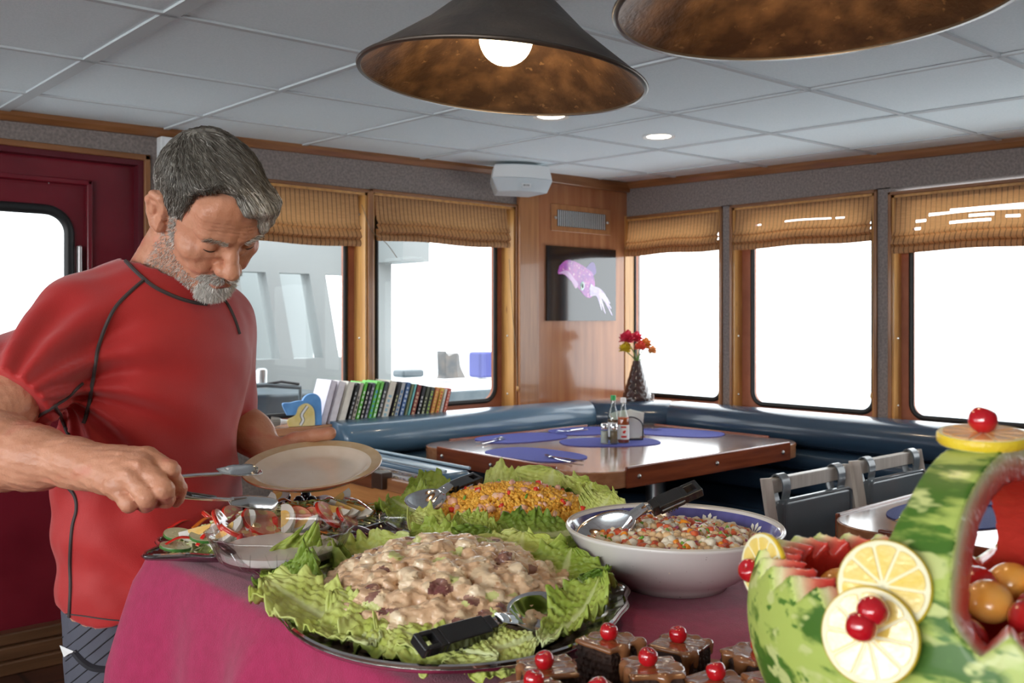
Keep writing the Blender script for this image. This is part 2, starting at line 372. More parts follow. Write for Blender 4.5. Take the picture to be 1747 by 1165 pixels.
def window(num, place, u0, u1, v0, v1, depth, open_, ru, pine_sides, M_h):
    """trim architrave, pine reveal, oxide steel plate with a rounded opening, rubber gasket, pane"""
    fr = struct(MB().build('window_%d' % num, M_trimv)) if False else None
    m = MB(); t = .016; p = .012
    for a in ((u0 - t, u0, v0, v1 + t), (u1, u1 + t, v0, v1 + t)): pbox(m, place, *a, -p, .02)
    root = struct(m.build('window_%d' % num, M_trimv, bevel=.004))
    m = MB(); pbox(m, place, u0 - t, u1 + t, v1, v1 + t, -p, .02); m.build('head_trim', M_h, root, bevel=.004)
    m = MB()
    for u in (u0, u1): s_ = .004 if u == u0 else -.004; pbox(m, place, u, u + s_ * 3, v0, v1, .0, depth)
    pbox(m, place, u0, u1, v1 - .012, v1, 0, depth); m.build('pine_reveal', M_pine, root)
    m = MB()
    for u in (u0 + .0125, u1 - .0125):
        for v in (v0 + .1, v0 + .42, v1 - .1): m.sphere(place(u, v, depth * .5), .006, 8)
    m.build('screw', M_screw, root)
    a, b, c, d = open_; loop = rrect(a, b, c, d, ru, 8)
    m = ring(MB(), (u0, v0, u1, v1), loop, place, 0, .03) if False else MB()
    ring(m, (u0, v0, u1, v1), loop, lambda u, v, dd: place(u, v, depth + dd), 0, .03); m.build('steel_frame', M_rust, root)
    gasket(MB(), rrect(a - .004, b - .004, c + .004, d + .004, ru, 8), place, .013, depth).build('gasket', M_rub, root, smooth=True)
    m = MB(); m.add([place(x, y, depth + .018) for x, y in loop], [tuple(range(len(loop)))]); m.build('pane', M_glass, root)
    return root
window(1, PB, 1.56, 2.455, .80, 1.92, .10, (1.64, .87, 2.39, 1.86), .07, 1, M_trimw)
window(2, PB, 2.484, 3.405, .80, 1.925, .10, (2.575, .868, 3.343, 1.86), .075, 1, M_trimw)
window(3, PR, 3.150, 3.85, .80, 1.92, .07, (3.202, .86, 3.838, 1.86), .06, 1, M_trimy)
window(4, PR, 2.250, 3.068, .80, 1.92, .07, (2.296, .855, 2.984, 1.86), .065, 1, M_trimy)
window(5, PR, 1.255, 2.163, .80, 1.90, .07, (1.31, .85, 2.098, 1.86), .065, 1, M_trimy)
window(6, PR, .255, 1.165, .80, 1.90, .07, (.31, .85, 1.10, 1.86), .065, 1, M_trimy)
window(7, PR, -.745, .165, .80, 1.90, .07, (-.69, .85, .10, 1.86), .065, 1, M_trimy)

# crimson steel door and its surround
root = struct(MB().box((-2.8, YB + .03, .1), (1.389, YB + T, 1.965)).build('door_1', M_crim)) if False else None
m = MB(); inner = rrect(.36, 1.13, 1.118, 1.735, .09, 8)
P2 = lambda u, v, d: PB(u, v, d + .055)
ring(m, (.28, .12, 1.20, 1.83), inner, P2, 0, .05)
door = struct(m.build('door_1', M_crim))
gasket(MB(), inner, P2, .02, -.004).build('gasket', M_rub, door, smooth=True)
MB().add([P2(x, y, .03) for x, y in inner], [tuple(range(len(inner)))]).build('pane', M_glass, door)
m = MB()
for a in ((.26, .285, .12, 1.86), (1.178, 1.20, .12, 1.86), (.26, 1.20, 1.838, 1.86)): pbox(m, PB, *a, .025, .075)
m.build('coaming', M_crim, door, bevel=.006)
m = MB(); pbox(m, PB, 1.144, 1.158, 1.40, 1.60, .02, .05); m.build('hinge', mat('worn_hinge', (.6, .58, .58), .35, .6), door, bevel=.005)
m = MB()
for a in ((-2.8, .28, 0, 1.965), (1.20, 1.389, 0, 1.965), (.28, 1.20, 1.83, 1.965), (.28, 1.2, 0, .12)): pbox(m, PB, *a, .05, T)
struct(m.build('wall_door_surround', M_crim))
m = MB()
for a in ((-2.8, 1.389, 1.935, 1.956), (1.368, 1.389, .1, 1.935)): pbox(m, PB, *a, .0, .05)
m.build('lining', mat('crimson_lining', (.10, .012, .02), .35), door)
m = MB(); pbox(m, PB, 1.389, 1.413, .1, 1.98, -.014, .05); struct(m.build('trim_%d' % trimn(), M_trimv, bevel=.004))
m = MB(); pbox(m, PB, -2.8, 1.413, 1.956, 1.98, -.014, .05); struct(m.build('trim_%d' % trimn(), M_trimw, bevel=.004))
m = MB()
for a in ((-2.8, 1.56, 0, .05, -.05, .05), (-2.8, 1.56, .05, .10, -.03, .05), (-2.8, 1.56, .10, .145, -.012, .05)): pbox(m, PB, *a)
struct(m.build('baseboard_back', wood('baseboard_wood', (.07, .032, .014), (.13, .062, .03), 'x'), bevel=.008))

# veneered corner column
CF = YB - .004
m = MB(); m.box((3.555, CF - .012, .75), (XR, YB, 2.2)); colm = struct(m.build('wall_corner_panel', M_ply))
m = MB(); m.box((3.415, YB - .03, .75), (3.555, YB, 2.2)); struct(m.build('trim_%d' % trimn(), M_ply2, bevel=.003))
m = MB(); m.box((3.405, YB - .045, ceil_z(3.5, YB) - .05), (XR, YB - .01, ceil_z(3.9, YB) + .0)); struct(m.build('trim_%d' % trimn(), M_trimw, bevel=.006))
m = MB(); m.box((XR - .02, 3.835, .8), (XR, YB, 1.94)); struct(m.build('trim_%d' % trimn(), M_pine))

# air vent
YC = YB - .016
v = thing('air_vent', 'louvred metal air vent in a clear screwed frame on the wooden corner column', 'air vent', (3.905, YC, 1.888))
m = MB(); m.box((-.245, -.005, -.075), (.245, 0, .078)); m.build('backing_plate', M_ply2, v, bevel=.002)
m = MB(); m.box((-.2, -.007, -.047), (.2, -.004, .047)); m.build('duct', mat('duct_dark', (.05, .05, .05), .7), v)
for k in range(24):
    b = MB().box((-.0033, -.0105, -.045), (.0033, -.0075, .045)).build('louvre', mat('vent_metal', (.62, .64, .64), .35, .5) if k == 0 else M_ventm, v, loc=(-.19 + k * .0165, 0, 0), rot=(0, 0, -.3))
    if k == 0: M_ventm = b.data.materials[0]
for s_ in (-1, 1): MB().sphere((0, -.008, 0), .009, 8).build('screw', M_screw, v, loc=(s_ * .215, 0, 0))

# squid photograph: glossy panel
pic = thing('squid_picture', 'glossy square picture of a purple squid on black, on the wooden column', 'picture', (3.903, YC, 1.515))
M_pblk = mat('gloss_black_print', (.008, .008, .01), .12, coat=1)
MB().box((-.283, -.014, -.212), (.283, 0, .212)).build('panel', M_pblk, pic)
M_sq = mixvor(mat('squid_skin', (.30, .06, .42), .15, c2=(.55, .12, .5), scale=30, coat=1), (.85, .55, .7), 60, .62, .05)
M_sqp = mat('squid_pale', (.52, .42, .68), .15, c2=(.75, .7, .85), scale=22, coat=1)
def relief(pts, y0, y1): m = MB(); return m.prism([(p[0], p[1]) for p in pts], y0, y1, 0, Matrix.Rotation(R(90), 4, 'X'))
def poly_relief(name, pts, m_, h):
    s_ = smooth_path(pts + [pts[0]], 5)[:-1]; return relief(s_, .0141, .0141 + h).build(name, m_, pic)
poly_relief('mantle', [(-.19, .10), (-.13, .135), (-.05, .125), (.04, .09), (.085, .06), (.1, -.02), (.07, -.075), (.02, -.07), (-.03, -.03), (-.09, .01), (-.15, .05), (-.2, .055)], M_sq, .0008)
poly_relief('fin', [(.02, .09), (.07, .13), (.10, .12), (.11, .07), (.07, .05)], mat('squid_fin', (.14, .05, .35), .15, coat=1), .0005)
poly_relief('fin', [(-.2, .058), (-.13, .075), (-.07, .03), (-.04, -.0), (-.06, -.025), (-.1, .02), (-.15, .052)], mat('squid_edge', (.7, .45, .75), .15, coat=1), .001)
for k, (dx, dz) in enumerate(((.1, -.09), (.135, -.13), (.175, -.09), (.20, -.14), (.15, -.17), (.21, -.18), (.19, -.11), (.12, -.15))):
    p = smooth_path([(.06, 0, -.01 - k * .006), (.06 + dx * .5, 0, dz * .4), (.04 + dx, 0, dz)], 6)
    MB().tube(p, [.018 - .015 * i / (len(p) - 1) for i in range(len(p))], 6, M=Matrix.Translation((0, -.0148, 0)) @ Matrix.Diagonal((1, .08, 1, 1))).build('tentacle', M_sqp, pic, smooth=True)
MB().sphere((.0, 0, 0), (.017, .0012, .027), 16).build('eye', mat('squid_eye_ring', (.2, .55, .5), .15, c2=(.8, .9, .8), scale=60, coat=1), pic, smooth=True, loc=(-.005, -.0155, -.01), rot=(0, .2, 0))
MB().sphere((.0, 0, 0), (.008, .0012, .014), 12).build('pupil', mat('squid_pupil', (.01, .02, .03), .1), pic, smooth=True, loc=(-.003, -.0165, -.01))

# wall speaker on its bracket under the ceiling
sp = thing('wall_speaker', 'white curved loudspeaker hanging under the ceiling by the wooden column', 'speaker', at_d(878, 306, 4.95), R(-22))
M_spk = mat('white_plastic', (.72, .75, .76), .4)
M_grl = mat('speaker_grille', (.55, .6, .63), .6, bump=.4, bscale=500)
def spk(name, z0, z1, w0, w1, m_, dy):
    m = MB(); N = 14
    def outline(w_, z): return [(-w_ + 2 * w_ * i / N, -.12 + dy - .05 * cos(pi * (i / N - .5)) ** .8 if 0 < i < N else -.12 + dy, z) for i in range(N + 1)] + [(w_ * .72, .05, z), (-w_ * .72, .05, z)]
    a = outline(w0, z0); b = outline(w1, z1); n = len(a)
    return m.add(a + b, [tuple(range(n))[::-1], tuple(range(n, 2 * n))] + [(i, (i + 1) % n, n + (i + 1) % n, n + i) for i in range(n)]).build(name, m_, sp, bevel=.006)
spk('cabinet', -.015, .055, .168, .150, M_spk, .0); spk('grille', -.085, -.014, .135, .170, M_grl, -.004)
m = MB(); m.box((-.025, -.1835, -.066), (.025, -.168, -.046)); m.build('badge', mat('badge_silver', (.75, .76, .78), .3, .4), sp)
m = MB(); m.box((-.03, -.03, .05), (.03, .03, .10)); m.box((-.07, -.06, .092), (.07, .06, .10)); m.build('bracket', M_spk, sp, bevel=.004)
def text_mesh(body, size, m_, parent, loc, rot, name='lettering', depth=.0006):
    c = bpy.data.curves.new(name, 'FONT'); c.body = body; c.size = size; c.extrude = depth; c.align_x = 'CENTER'; c.align_y = 'CENTER'
    t = bpy.data.objects.new(name, c); me = bpy.data.meshes.new_from_object(t); me.name = name; bpy.data.objects.remove(t)
    o = bpy.data.objects.new(name, me); col.objects.link(o); me.materials.append(m_); o.parent = parent; o.location = loc; o.rotation_euler = rot; return o
text_mesh('BOSE', .014, mat('dark_print', (.03, .03, .03), .5), sp, (0, -.1838, -.056), (R(90), 0, 0))

# white emergency light box behind the man's head
em = thing('emergency_light_box', 'white plastic box on the grey wall just above the man\'s head', 'wall light', (1.56, YB, 1.995))
m = MB(); m.box((-.12, -.05, -.062), (.12, 0, .062)); m.build('housing', M_spk, em, bevel=.006)
m = MB(); m.box((-.105, -.054, -.05), (-.03, -.05, .05)); m.build('lens', mat('frosted_lens', (.8, .83, .85), .3, bump=.5, bscale=300), em, bevel=.002)

# recessed downlights
M_lampw = mat('lamp_warm', (1, .86, .66), .5, emit=9)
def downlight(px, py, label):
    p = Vector(at_z(px, py, 2.0)); 
    for _ in range(8): p = Vector(at_z(px, py, ceil_z(p.x, p.y)))
    t = thing('recessed_downlight', label, 'ceiling light', (p.x, p.y, ceil_z(p.x, p.y) - .001), group='downlights in the tiled ceiling')
    MB().lathe([(.052, -.002), (.068, -.006), (.07, 0), (.052, .0)], 28).build('trim_ring', M_spk, t, smooth=True)
    MB().lathe([(.0001, -.004), (.05, -.002), (.053, 0)], 28).build('lens', M_lampw, t, smooth=True)
    l = bpy.data.lights.new('downlight_beam', 'SPOT'); l.energy = 5; l.color = (1, .8, .55); l.spot_size = R(110); l.shadow_soft_size = .05
    lo = bpy.data.objects.new('downlight_beam', l); col.objects.link(lo); lo.location = (p.x, p.y, p.z - .03)
downlight(1124, 232, 'small round glowing downlight in the ceiling by itself, right of the pendant lamps')
downlight(940, 197, 'glowing downlight half hidden behind the rim of the nearer-left pendant lamp')

# ---------------------------------------------------------------- woven blinds
M_blind = mat('woven_reed', (.40, .205, .085), .7, c2=(.53, .29, .13), scale=14, stretch=(1, 1, 18), bump=.6, bscale=40, detail=4)
M_blind2 = mat('woven_reed_y', (.40, .205, .085), .7, c2=(.53, .29, .13), scale=14, stretch=(1, 1, 18), bump=.6, bscale=40, detail=4)
def _trl(m):
    nt = m.node_tree; b = nt.nodes['Principled BSDF']; o = nt.nodes['Material Output']
    t = nt.nodes.new('ShaderNodeBsdfTranslucent'); t.inputs[0].default_value = (.55, .27, .1, 1); mx = nt.nodes.new('ShaderNodeMixShader'); mx.inputs[0].default_value = .22
    nt.links.new(b.outputs[0], mx.inputs[1]); nt.links.new(t.outputs[0], mx.inputs[2]); nt.links.new(mx.outputs[0], o.inputs[0])
stripes(M_blind, (.055, .035, .022), 42, .16, 0, soft=.05); stripes(M_blind2, (.055, .035, .022), 42, .16, 1, soft=.05); _trl(M_blind); _trl(M_blind2)
def blind(place, u0, u1, ztop, zbot, label, M_, gaps=(), wav=0):
    pr = [(ztop, .012), (ztop - .06, .006), (zbot + .105, -.004), (zbot + .085, -.020), (zbot + .078, -.004), (zbot + .066, -.016), (zbot + .045, -.026), (zbot + .034, -.006), (zbot + .03, -.014), (zbot + .015, -.02), (zbot, -.014), (zbot + .004, -.002), (zbot + .06, .002)]
    P = []
    for i in range(len(pr) - 1):
        k = 9 if i in (0, 1) else 2
        for j in range(k): t = j / k; P.append((pr[i][0] * (1 - t) + pr[i + 1][0] * t, pr[i][1] * (1 - t) + pr[i + 1][1] * t))
    P.append(pr[-1]); nu = max(20, int((u1 - u0) / .0119))
    def fn(a, b):
        j = min(len(P) - 1, round(b * (len(P) - 1))); z, d = P[j]; d += .003 * sin(a * 2 * pi * (u1 - u0) * 42 / 1.0 / 2) * (1 if j > 17 else 0)
        z += .004 * sin(a * 9 + u0 * 7) * (j > 12) ; return place(u0 + (u1 - u0) * a, z, d)
    m = MB(); m.grid(fn, nu, len(P) - 1, skip=lambda i, j: any(g[0] <= i / nu <= g[1] and g[2] == j for g in gaps))
    t = thing('woven_blind', label, 'blind', place((u0 + u1) / 2, zbot, 0), group='woven blinds above the windows'); L = t.location
    o = m.build('shade', M_, t, smooth=True, auto=80); o.location = -L
    m = MB(); pbox(m, place, u0, u1, ztop - .03, ztop + .0, .014, .035); o = m.build('headrail', M_pine, t); o.location = -L
    return t
blind(PB, 1.60, 2.41, 1.918, 1.655, 'woven brown roman blind drawn up in the window right behind the man', M_blind)
blind(PB, 2.505, 3.352, 1.918, 1.695, 'woven brown roman blind between the pine post and the wooden corner column', M_blind)
blind(PR, 3.156, 3.852, 1.918, 1.695, 'woven brown roman blind in the corner window just right of the squid picture', M_blind2)
blind(PR, 2.262, 3.055, 1.918, 1.69, 'woven brown roman blind with one thin broken slit of daylight', M_blind2, gaps=((.17, .24, 14), (.27, .60, 14), (.78, .83, 14)))
blind(PR, 1.265, 2.155, 1.895, 1.625, 'woven brown roman blind at the right edge with several bright slits', M_blind2,
      gaps=((.0, .70, 11), (.0, .80, 12), (.82, .87, 14), (.48, .60, 14), (.50, .70, 16), (.36, .43, 15), (.10, .30, 14), (.85, .88, 17)))
blind(PR, .265, 1.155, 1.895, 1.635, 'woven brown roman blind beyond the right frame edge', M_blind2)
blind(PR, -.735, .155, 1.895, 1.635, 'woven brown roman blind furthest towards the bow', M_blind2)
# blind cords
def cord(label, pts, knob=True):
    t = thing('blind_cord', label, 'cord', pts[0]); L = Vector(pts[0])
    MB().tube([Vector(p) - L for p in smooth_path(pts, 6)], .0018, 5).build('string', mat('cord_string', (.22, .16, .1), .8), t, smooth=True)
    if knob:
        e = Vector(pts[-1]) - L; MB().lathe([(.001, .018), (.005, .014), (.008, 0), (.004, -.012), (.001, -.014)], 12).build('tassel', M_pine, t, smooth=True, loc=e)
c0 = [PB(u, v, d) for u, v, d in ((3.362, 1.64, .0), (3.375, 1.35, -.012), (3.398, 1.10, -.02), (3.40, 1.02, -.022), (3.404, .93, -.022))]
cord('thin brown blind cord with wooden tassel hanging down by the wooden column', c0)
c1 = [PB(u, v, d) for u, v, d in ((2.42, 1.86, -.005), (2.47, 1.74, -.015), (2.56, 1.68, -.01), (2.66, 1.62, .05))]
cord('thin dark cord slanting across the pine post behind the blinds', c1, False)
c2 = [PR(u, v, d) for u, v, d in ((2.256, 1.68, .0), (2.252, 1.3, -.014), (2.258, 1.02, -.016), (2.256, .94, -.016))]
cord('light blind cord with tassel at the right side of the middle right window', c2)

# ---------------------------------------------------------------- ledge and banquette
ZL = .84
M_ledge = wood('ledge_wood', (.36, .15, .07), (.5, .24, .12), 'x', .25)
m = MB(); YL, XL = 3.70, 4.125
m.prism([(1.62, YL), (3.80, YL), (XL, 3.34), (XL, -1.8), (XR, -1.8), (XR, YB), (1.62, YB)], ZL - .035, ZL)
struct(m.build('trim_%d' % trimn(), M_ledge, bevel=.006))
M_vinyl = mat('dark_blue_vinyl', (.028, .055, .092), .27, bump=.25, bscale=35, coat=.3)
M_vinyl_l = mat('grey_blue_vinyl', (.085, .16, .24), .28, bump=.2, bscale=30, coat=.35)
M_base = wood('bench_base_wood', (.05, .02, .01), (.09, .04, .02), 'x')
couch = thing('banquette', 'long dark blue vinyl corner bench with rolled backrest under the windows', 'bench', (3.3, 3.3, 0))
L0 = Vector((3.3, 3.3, 0))
def roll(a, b, nrm, rolls, name, m_, trim0=0, trim1=0):
    """backrest section: horizontal rolls extruded from a to b, bulging along nrm"""
    prof = [(-.06, ZL + .012)]
    for (z0, z1, d) in rolls:
        N = 10
        for i in range(N + 1):
            t = pi * i / N; prof.append((d * sin(t) ** .7 + (.0 if i in (0, N) else .0) + rolls[0][3] if False else .0 + d * max(0, sin(t)) ** .7, z0 + (z1 - z0) * (1 - cos(t)) / 2))
    a = Vector(a); b = Vector(b); n_ = Vector(nrm).normalized(); dr = (b - a).normalized(); Ls = (b - a).length; N = 12
    ts = [0, .004, .015, .04] + [.04 + (Ls - .08) * i / 6 for i in range(1, 6)] + [Ls - .04, Ls - .015, Ls - .004, Ls]
    m = MB(); vs = []; np_ = len(prof)
    for t in ts:
        e = min(t, Ls - t); k = 1 if e >= .04 else math.sqrt(max(0, 1 - ((.04 - e) / .04) ** 2)) * .35 + .65
        for (d, z) in prof: q = a + dr * t + n_ * (d * k if d > 0 else d); vs.append((q.x, q.y, ZL + .012 + (z - ZL - .012) * (1 if z < ZL - .1 else (k * .5 + .5 if z > ZL else 1))))
    fs = [(i * np_ + j, (i + 1) * np_ + j, (i + 1) * np_ + j + 1, i * np_ + j + 1) for i in range(len(ts) - 1) for j in range(np_ - 1)]
    fs += [tuple(range(np_)), tuple((len(ts) - 1) * np_ + j for j in range(np_))[::-1]]
    m.add(vs, fs); o = m.build(name, m_, couch, smooth=True, auto=60); o.location = -L0; return o
RL = [(ZL + .012, ZL - .155, .125), (ZL - .155, ZL - .27, .10), (ZL - .27, ZL - .40, .105)]
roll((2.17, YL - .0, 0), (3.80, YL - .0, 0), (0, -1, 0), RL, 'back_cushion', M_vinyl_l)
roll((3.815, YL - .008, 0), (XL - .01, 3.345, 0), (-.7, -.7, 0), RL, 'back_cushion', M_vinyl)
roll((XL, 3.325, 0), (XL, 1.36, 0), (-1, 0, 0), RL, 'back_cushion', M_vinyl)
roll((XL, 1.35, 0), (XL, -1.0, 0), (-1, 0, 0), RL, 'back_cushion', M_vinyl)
m = MB(); m.prism([(2.17, YL), (2.17, 3.18), (3.42, 3.18), (3.62, 2.98), (3.62, -1.0), (XL, -1.0), (XL, 3.34), (3.8, YL)], .34, .445)
o = m.build('seat', M_vinyl, couch, bevel=.045, seg=4); o.location = -L0
m = MB(); m.prism([(2.17, YL), (2.17, 3.24), (3.46, 3.24), (3.68, 3.02), (3.68, -1.0), (XL, -1.0), (XL, 3.34), (3.8, YL)], .0, .345)
o = m.build('plinth', M_base, couch); o.location = -L0
m = MB(); m.box((2.18, YL - .01, .30), (3.8, YB - .0, ZL - .04)); m.prism([(3.8, YL - .01), (XL - .01, 3.34), (XR, 3.34), (XR, YB), (3.8, YB)], .3, ZL - .04); m.box((XL - .01, -1, .3), (XR, 3.34, ZL - .04)); struct(m.build('trim_%d' % trimn(), M_base))

# wooden partition closing the near end of the banquette
pt = thing('wooden_partition', 'low orange wood end panel with laminate cap and dark rail behind the dinner plate', 'partition', (1.93, 3.2, 0))
M_oak = wood('orange_oak', (.40, .155, .05), (.58, .27, .09), 'y', .28, coat=.4, fine=1.3)
M_lam = mat('glossy_cap_laminate', (.30, .17, .10), .07, coat=.8)
m = MB(); m.box((-.06, -.555, 0), (.06, .48, .715)); m.build('panel', M_oak, pt)
m = MB(); m.prism(rrect(-.065, -.565, .075, .48, .02, 4), .70, .745); m.build('cap', wood('cap_wood', (.26, .10, .04), (.38, .17, .07), 'y'), pt, bevel=.004)
m = MB(); m.box((-.05, -.54, .743), (.06, .47, .7475)); m.build('laminate', M_lam, pt)
m = MB(); m.box((-.085, -.33, .70), (-.063, .48, .762)); m.build('rail', wood('dark_rail', (.10, .03, .014), (.19, .065, .028), 'y', .2, coat=.5), pt, bevel=.006)
m = MB(); m.box((-.088, -.40, .705), (-.04, -.33, .766)); m.build('rail_end', mat('rail_end_dark', (.05, .025, .015), .35), pt, bevel=.006)
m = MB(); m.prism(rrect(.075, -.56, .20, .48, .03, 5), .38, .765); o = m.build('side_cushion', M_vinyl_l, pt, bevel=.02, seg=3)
m = MB(); m.tube([(.082, -.55, .772), (.082, .46, .772)], .006, 8); m.tube([(.19, -.55, .772), (.19, .46, .772)], .006, 8); m.build('piping', mat('pale_piping', (.35, .45, .52), .25), pt, smooth=True)
# ================================================================ LAMPS, DINING TABLES, CHAIRS, LEDGE
M_shade_o = mat('dark_bronze_leather', (.045, .038, .034), .42, c2=(.075, .06, .05), scale=14, bump=.4, bscale=120)
M_shade_i = mixvor(mat('mottled_bronze_inside', (.06, .032, .018), .45, .3, c2=(.16, .085, .04), scale=26, thresh=(.42, .7), bump=.4, bscale=160), (.20, .115, .055), 90, .66, .08)
M_edge = mat('bronze_rim', (.10, .08, .065), .35, .7)
M_bulb = mat('glowing_bulb', (1, .80, .52), .4, emit=16)
def pendant(c, tilt, label, e):
    t = thing('pendant_lamp', label, 'pendant lamp', c, group='conical pendant lamps over the buffet', rot=(0, 0, 0))
    rot = Matrix.Rotation(-math.atan2(.6593, .7519), 4, 'Z') @ Matrix.Rotation(R(tilt), 4, 'Y'); t.rotation_euler = rot.to_euler()
    MB().lathe([(.2, 0), (.2, .003), (.115, .066), (.036, .140), (.03, .15)], 96).build('shade', M_shade_o, t, smooth=True, auto=80)
    MB().lathe([(.197, .001), (.113, .062), (.034, .136), (.001, .139)], 96).build('shade_lining', M_shade_i, t, smooth=True, auto=80)
    MB().lathe([(.196, -.0015), (.2015, -.0015), (.2025, .002), (.2, .004), (.196, .0015), (.196, -.0015)], 96).build('rim', M_edge, t, smooth=True, auto=80)
    MB().lathe([(.034, .14), (.034, .17), (.012, .18), (.012, .30), (.045, .40), (.045, .42)], 32).build('canopy_stem', M_edge, t, smooth=True)
    MB().sphere((0, 0, .060), .0375, 32).build('bulb', M_bulb, t, smooth=True)
    MB().lathe([(.016, .085), (.016, .135)], 20).build('socket', M_edge, t, smooth=True)
    l = bpy.data.lights.new('bulb_light', 'POINT'); l.energy = e; l.color = (1, .72, .42); l.shadow_soft_size = .04
    o = bpy.data.objects.new('bulb_light', l); col.objects.link(o); o.location = Vector(c) + Vector((0, 0, .004)); o['kind'] = 'helper' if False else 'structure'
pendant(at_d(857, 139, 1.306), 5, 'dark conical pendant lamp with its glowing round bulb showing below', .55)
pendant(at_d(1389, 8, .943), -1.5, 'dark conical pendant lamp nearest the lens, cut off by the top edge', .45)

M_tabtop = mat('table_laminate', (.30, .15, .095), .13, c2=(.36, .19, .12), scale=4, stretch=(1, 9, 1), coat=1)
M_tabtop.node_tree.nodes['Principled BSDF'].inputs['Coat IOR'].default_value = 2.6; M_tabtop.node_tree.nodes['Principled BSDF'].inputs['Coat Roughness'].default_value = .16
M_tedge = wood('table_edge_wood', (.36, .14, .06), (.50, .22, .10), 'x', .25, coat=.3)
M_trail = wood('table_rail_mahogany', (.16, .035, .014), (.32, .075, .028), 'x', .16, coat=.6)
M_traily = wood('table_rail_mahogany_y', (.16, .035, .014), (.32, .075, .028), 'y', .16, coat=.6)
M_zinc = mat('zinc_post', (.42, .44, .45), .32, .9)
def table(label, x0, y0, x1, y1, zt, rails):
    cx, cy = (x0 + x1) / 2, (y0 + y1) / 2; t = thing('dining_table', label, 'table', (cx, cy, 0)); hx, hy = (x1 - x0) / 2, (y1 - y0) / 2
    MB().prism(rrect(-hx, -hy, hx, hy, .16, 10), zt - .066, zt - .002).build('edge_band', M_tedge, t, bevel=.003)
    MB().prism(rrect(-hx + .004, -hy + .004, hx - .004, hy - .004, .157, 10), zt - .01, zt).build('tabletop', M_tabtop, t, bevel=.0015)
    for (side, a, b) in rails:
        m = MB(); e = .016
        if side in 'ns': yy = -hy - e / 2 if side == 's' else hy - e / 2; m.box((a - cx, yy, zt - .07), (b - cx, yy + e, zt + (.014 if side == 's' else .007))); r = m.build('rail', M_trail, t, bevel=.006)
        else: xx = -hx - e / 2 if side == 'w' else hx - e / 2; m.box((xx, a - cy, zt - .07), (xx + e, b - cy, zt + (.012 if side == 'w' else .007))); r = m.build('rail', M_traily, t, bevel=.006)
        n = 3
        for k in range(n):
            f = .06 + .88 * k / (n - 1)
            if side == 's': MB().sphere((a - cx + (b - a) * f, -hy - e / 2 - .001, zt - .028), .0085, 10).build('screw', M_screw, r, smooth=True)
            if side == 'w': MB().sphere((-hx - e / 2 - .001, a - cy + (b - a) * f, zt - .028), .0085, 10).build('screw', M_screw, r, smooth=True)
    MB().lathe([(.2, 0), (.2, .012), (.06, .03), (.048, .05), (.048, zt - .09), (.11, zt - .07), (.11, zt - .066)], 32, M=Matrix.Translation((.28, -.02, 0))).build('pedestal', M_zinc, t, smooth=True, auto=40)
    return t
ZT = .735
table('laminate dining table with mahogany rails in the bench corner, set with five mats', 2.505, 2.40, 3.97, 3.555, ZT, (('s', 2.68, 3.80), ('w', 2.60, 3.36), ('n', 2.72, 3.66), ('e', 2.62, 3.36)))
table('glossy white-looking dining table behind the watermelon basket, with the two vinyl chairs', 2.41, .36, 3.50, 1.44, ZT, (('s', 2.6, 3.3), ('w', .55, 1.25), ('n', 2.53, 3.3), ('e', .55, 1.25)))

M_mat = mat('woven_blue', (.06, .07, .30), .85, c2=(.10, .115, .42), scale=240, bump=.8, bscale=420)
M_mat2 = mat('woven_navy', (.035, .05, .19), .85, c2=(.07, .09, .27), scale=240, bump=.8, bscale=420)
def placemat(x, y, z, rz, label, L=.47, Wd=.31, m_=None, group='blue woven placemats'):
    pts = []
    for i in range(48):
        a = 2 * pi * i / 48; c, s_ = cos(a), sin(a); pts.append((L / 2 * math.copysign(abs(c) ** .8, c), Wd / 2 * math.copysign(abs(s_) ** .72, s_)))
    o = MB().prism(pts, 0, .004).build('placemat', m_ or M_mat, None, bevel=.001, loc=(x, y, z), rot=(0, 0, rz)); return tag(o, label, 'placemat', group)
placemat(2.70, 2.93, ZT, R(94), 'blue placemat at the front left of the corner table, fork near its tip')
placemat(3.03, 3.385, ZT, R(-6), 'blue placemat at the back left of the corner table')
placemat(3.47, 3.37, ZT + .0001, R(-14), 'blue placemat at the back of the corner table, overlapping its neighbour', .40)
placemat(3.24, 3.0, ZT + .0, R(-34), 'blue placemat in the middle of the corner table under the sauce bottles')
placemat(3.76, 3.02, ZT, R(-70), 'blue placemat at the far right of the corner table')
placemat(2.86, 1.21, ZT, R(-3), 'navy placemat under cutlery at the chair side of the right-hand table', .56, .34, M_mat2)
placemat(2.85, .80, ZT, R(2), 'navy placemat seen through the melon handle, left', .50, .30, M_mat2)
placemat(3.22, 1.20, ZT + .0045, R(4), 'navy placemat overlapping another behind the melon handle', .46, .32, M_mat2)

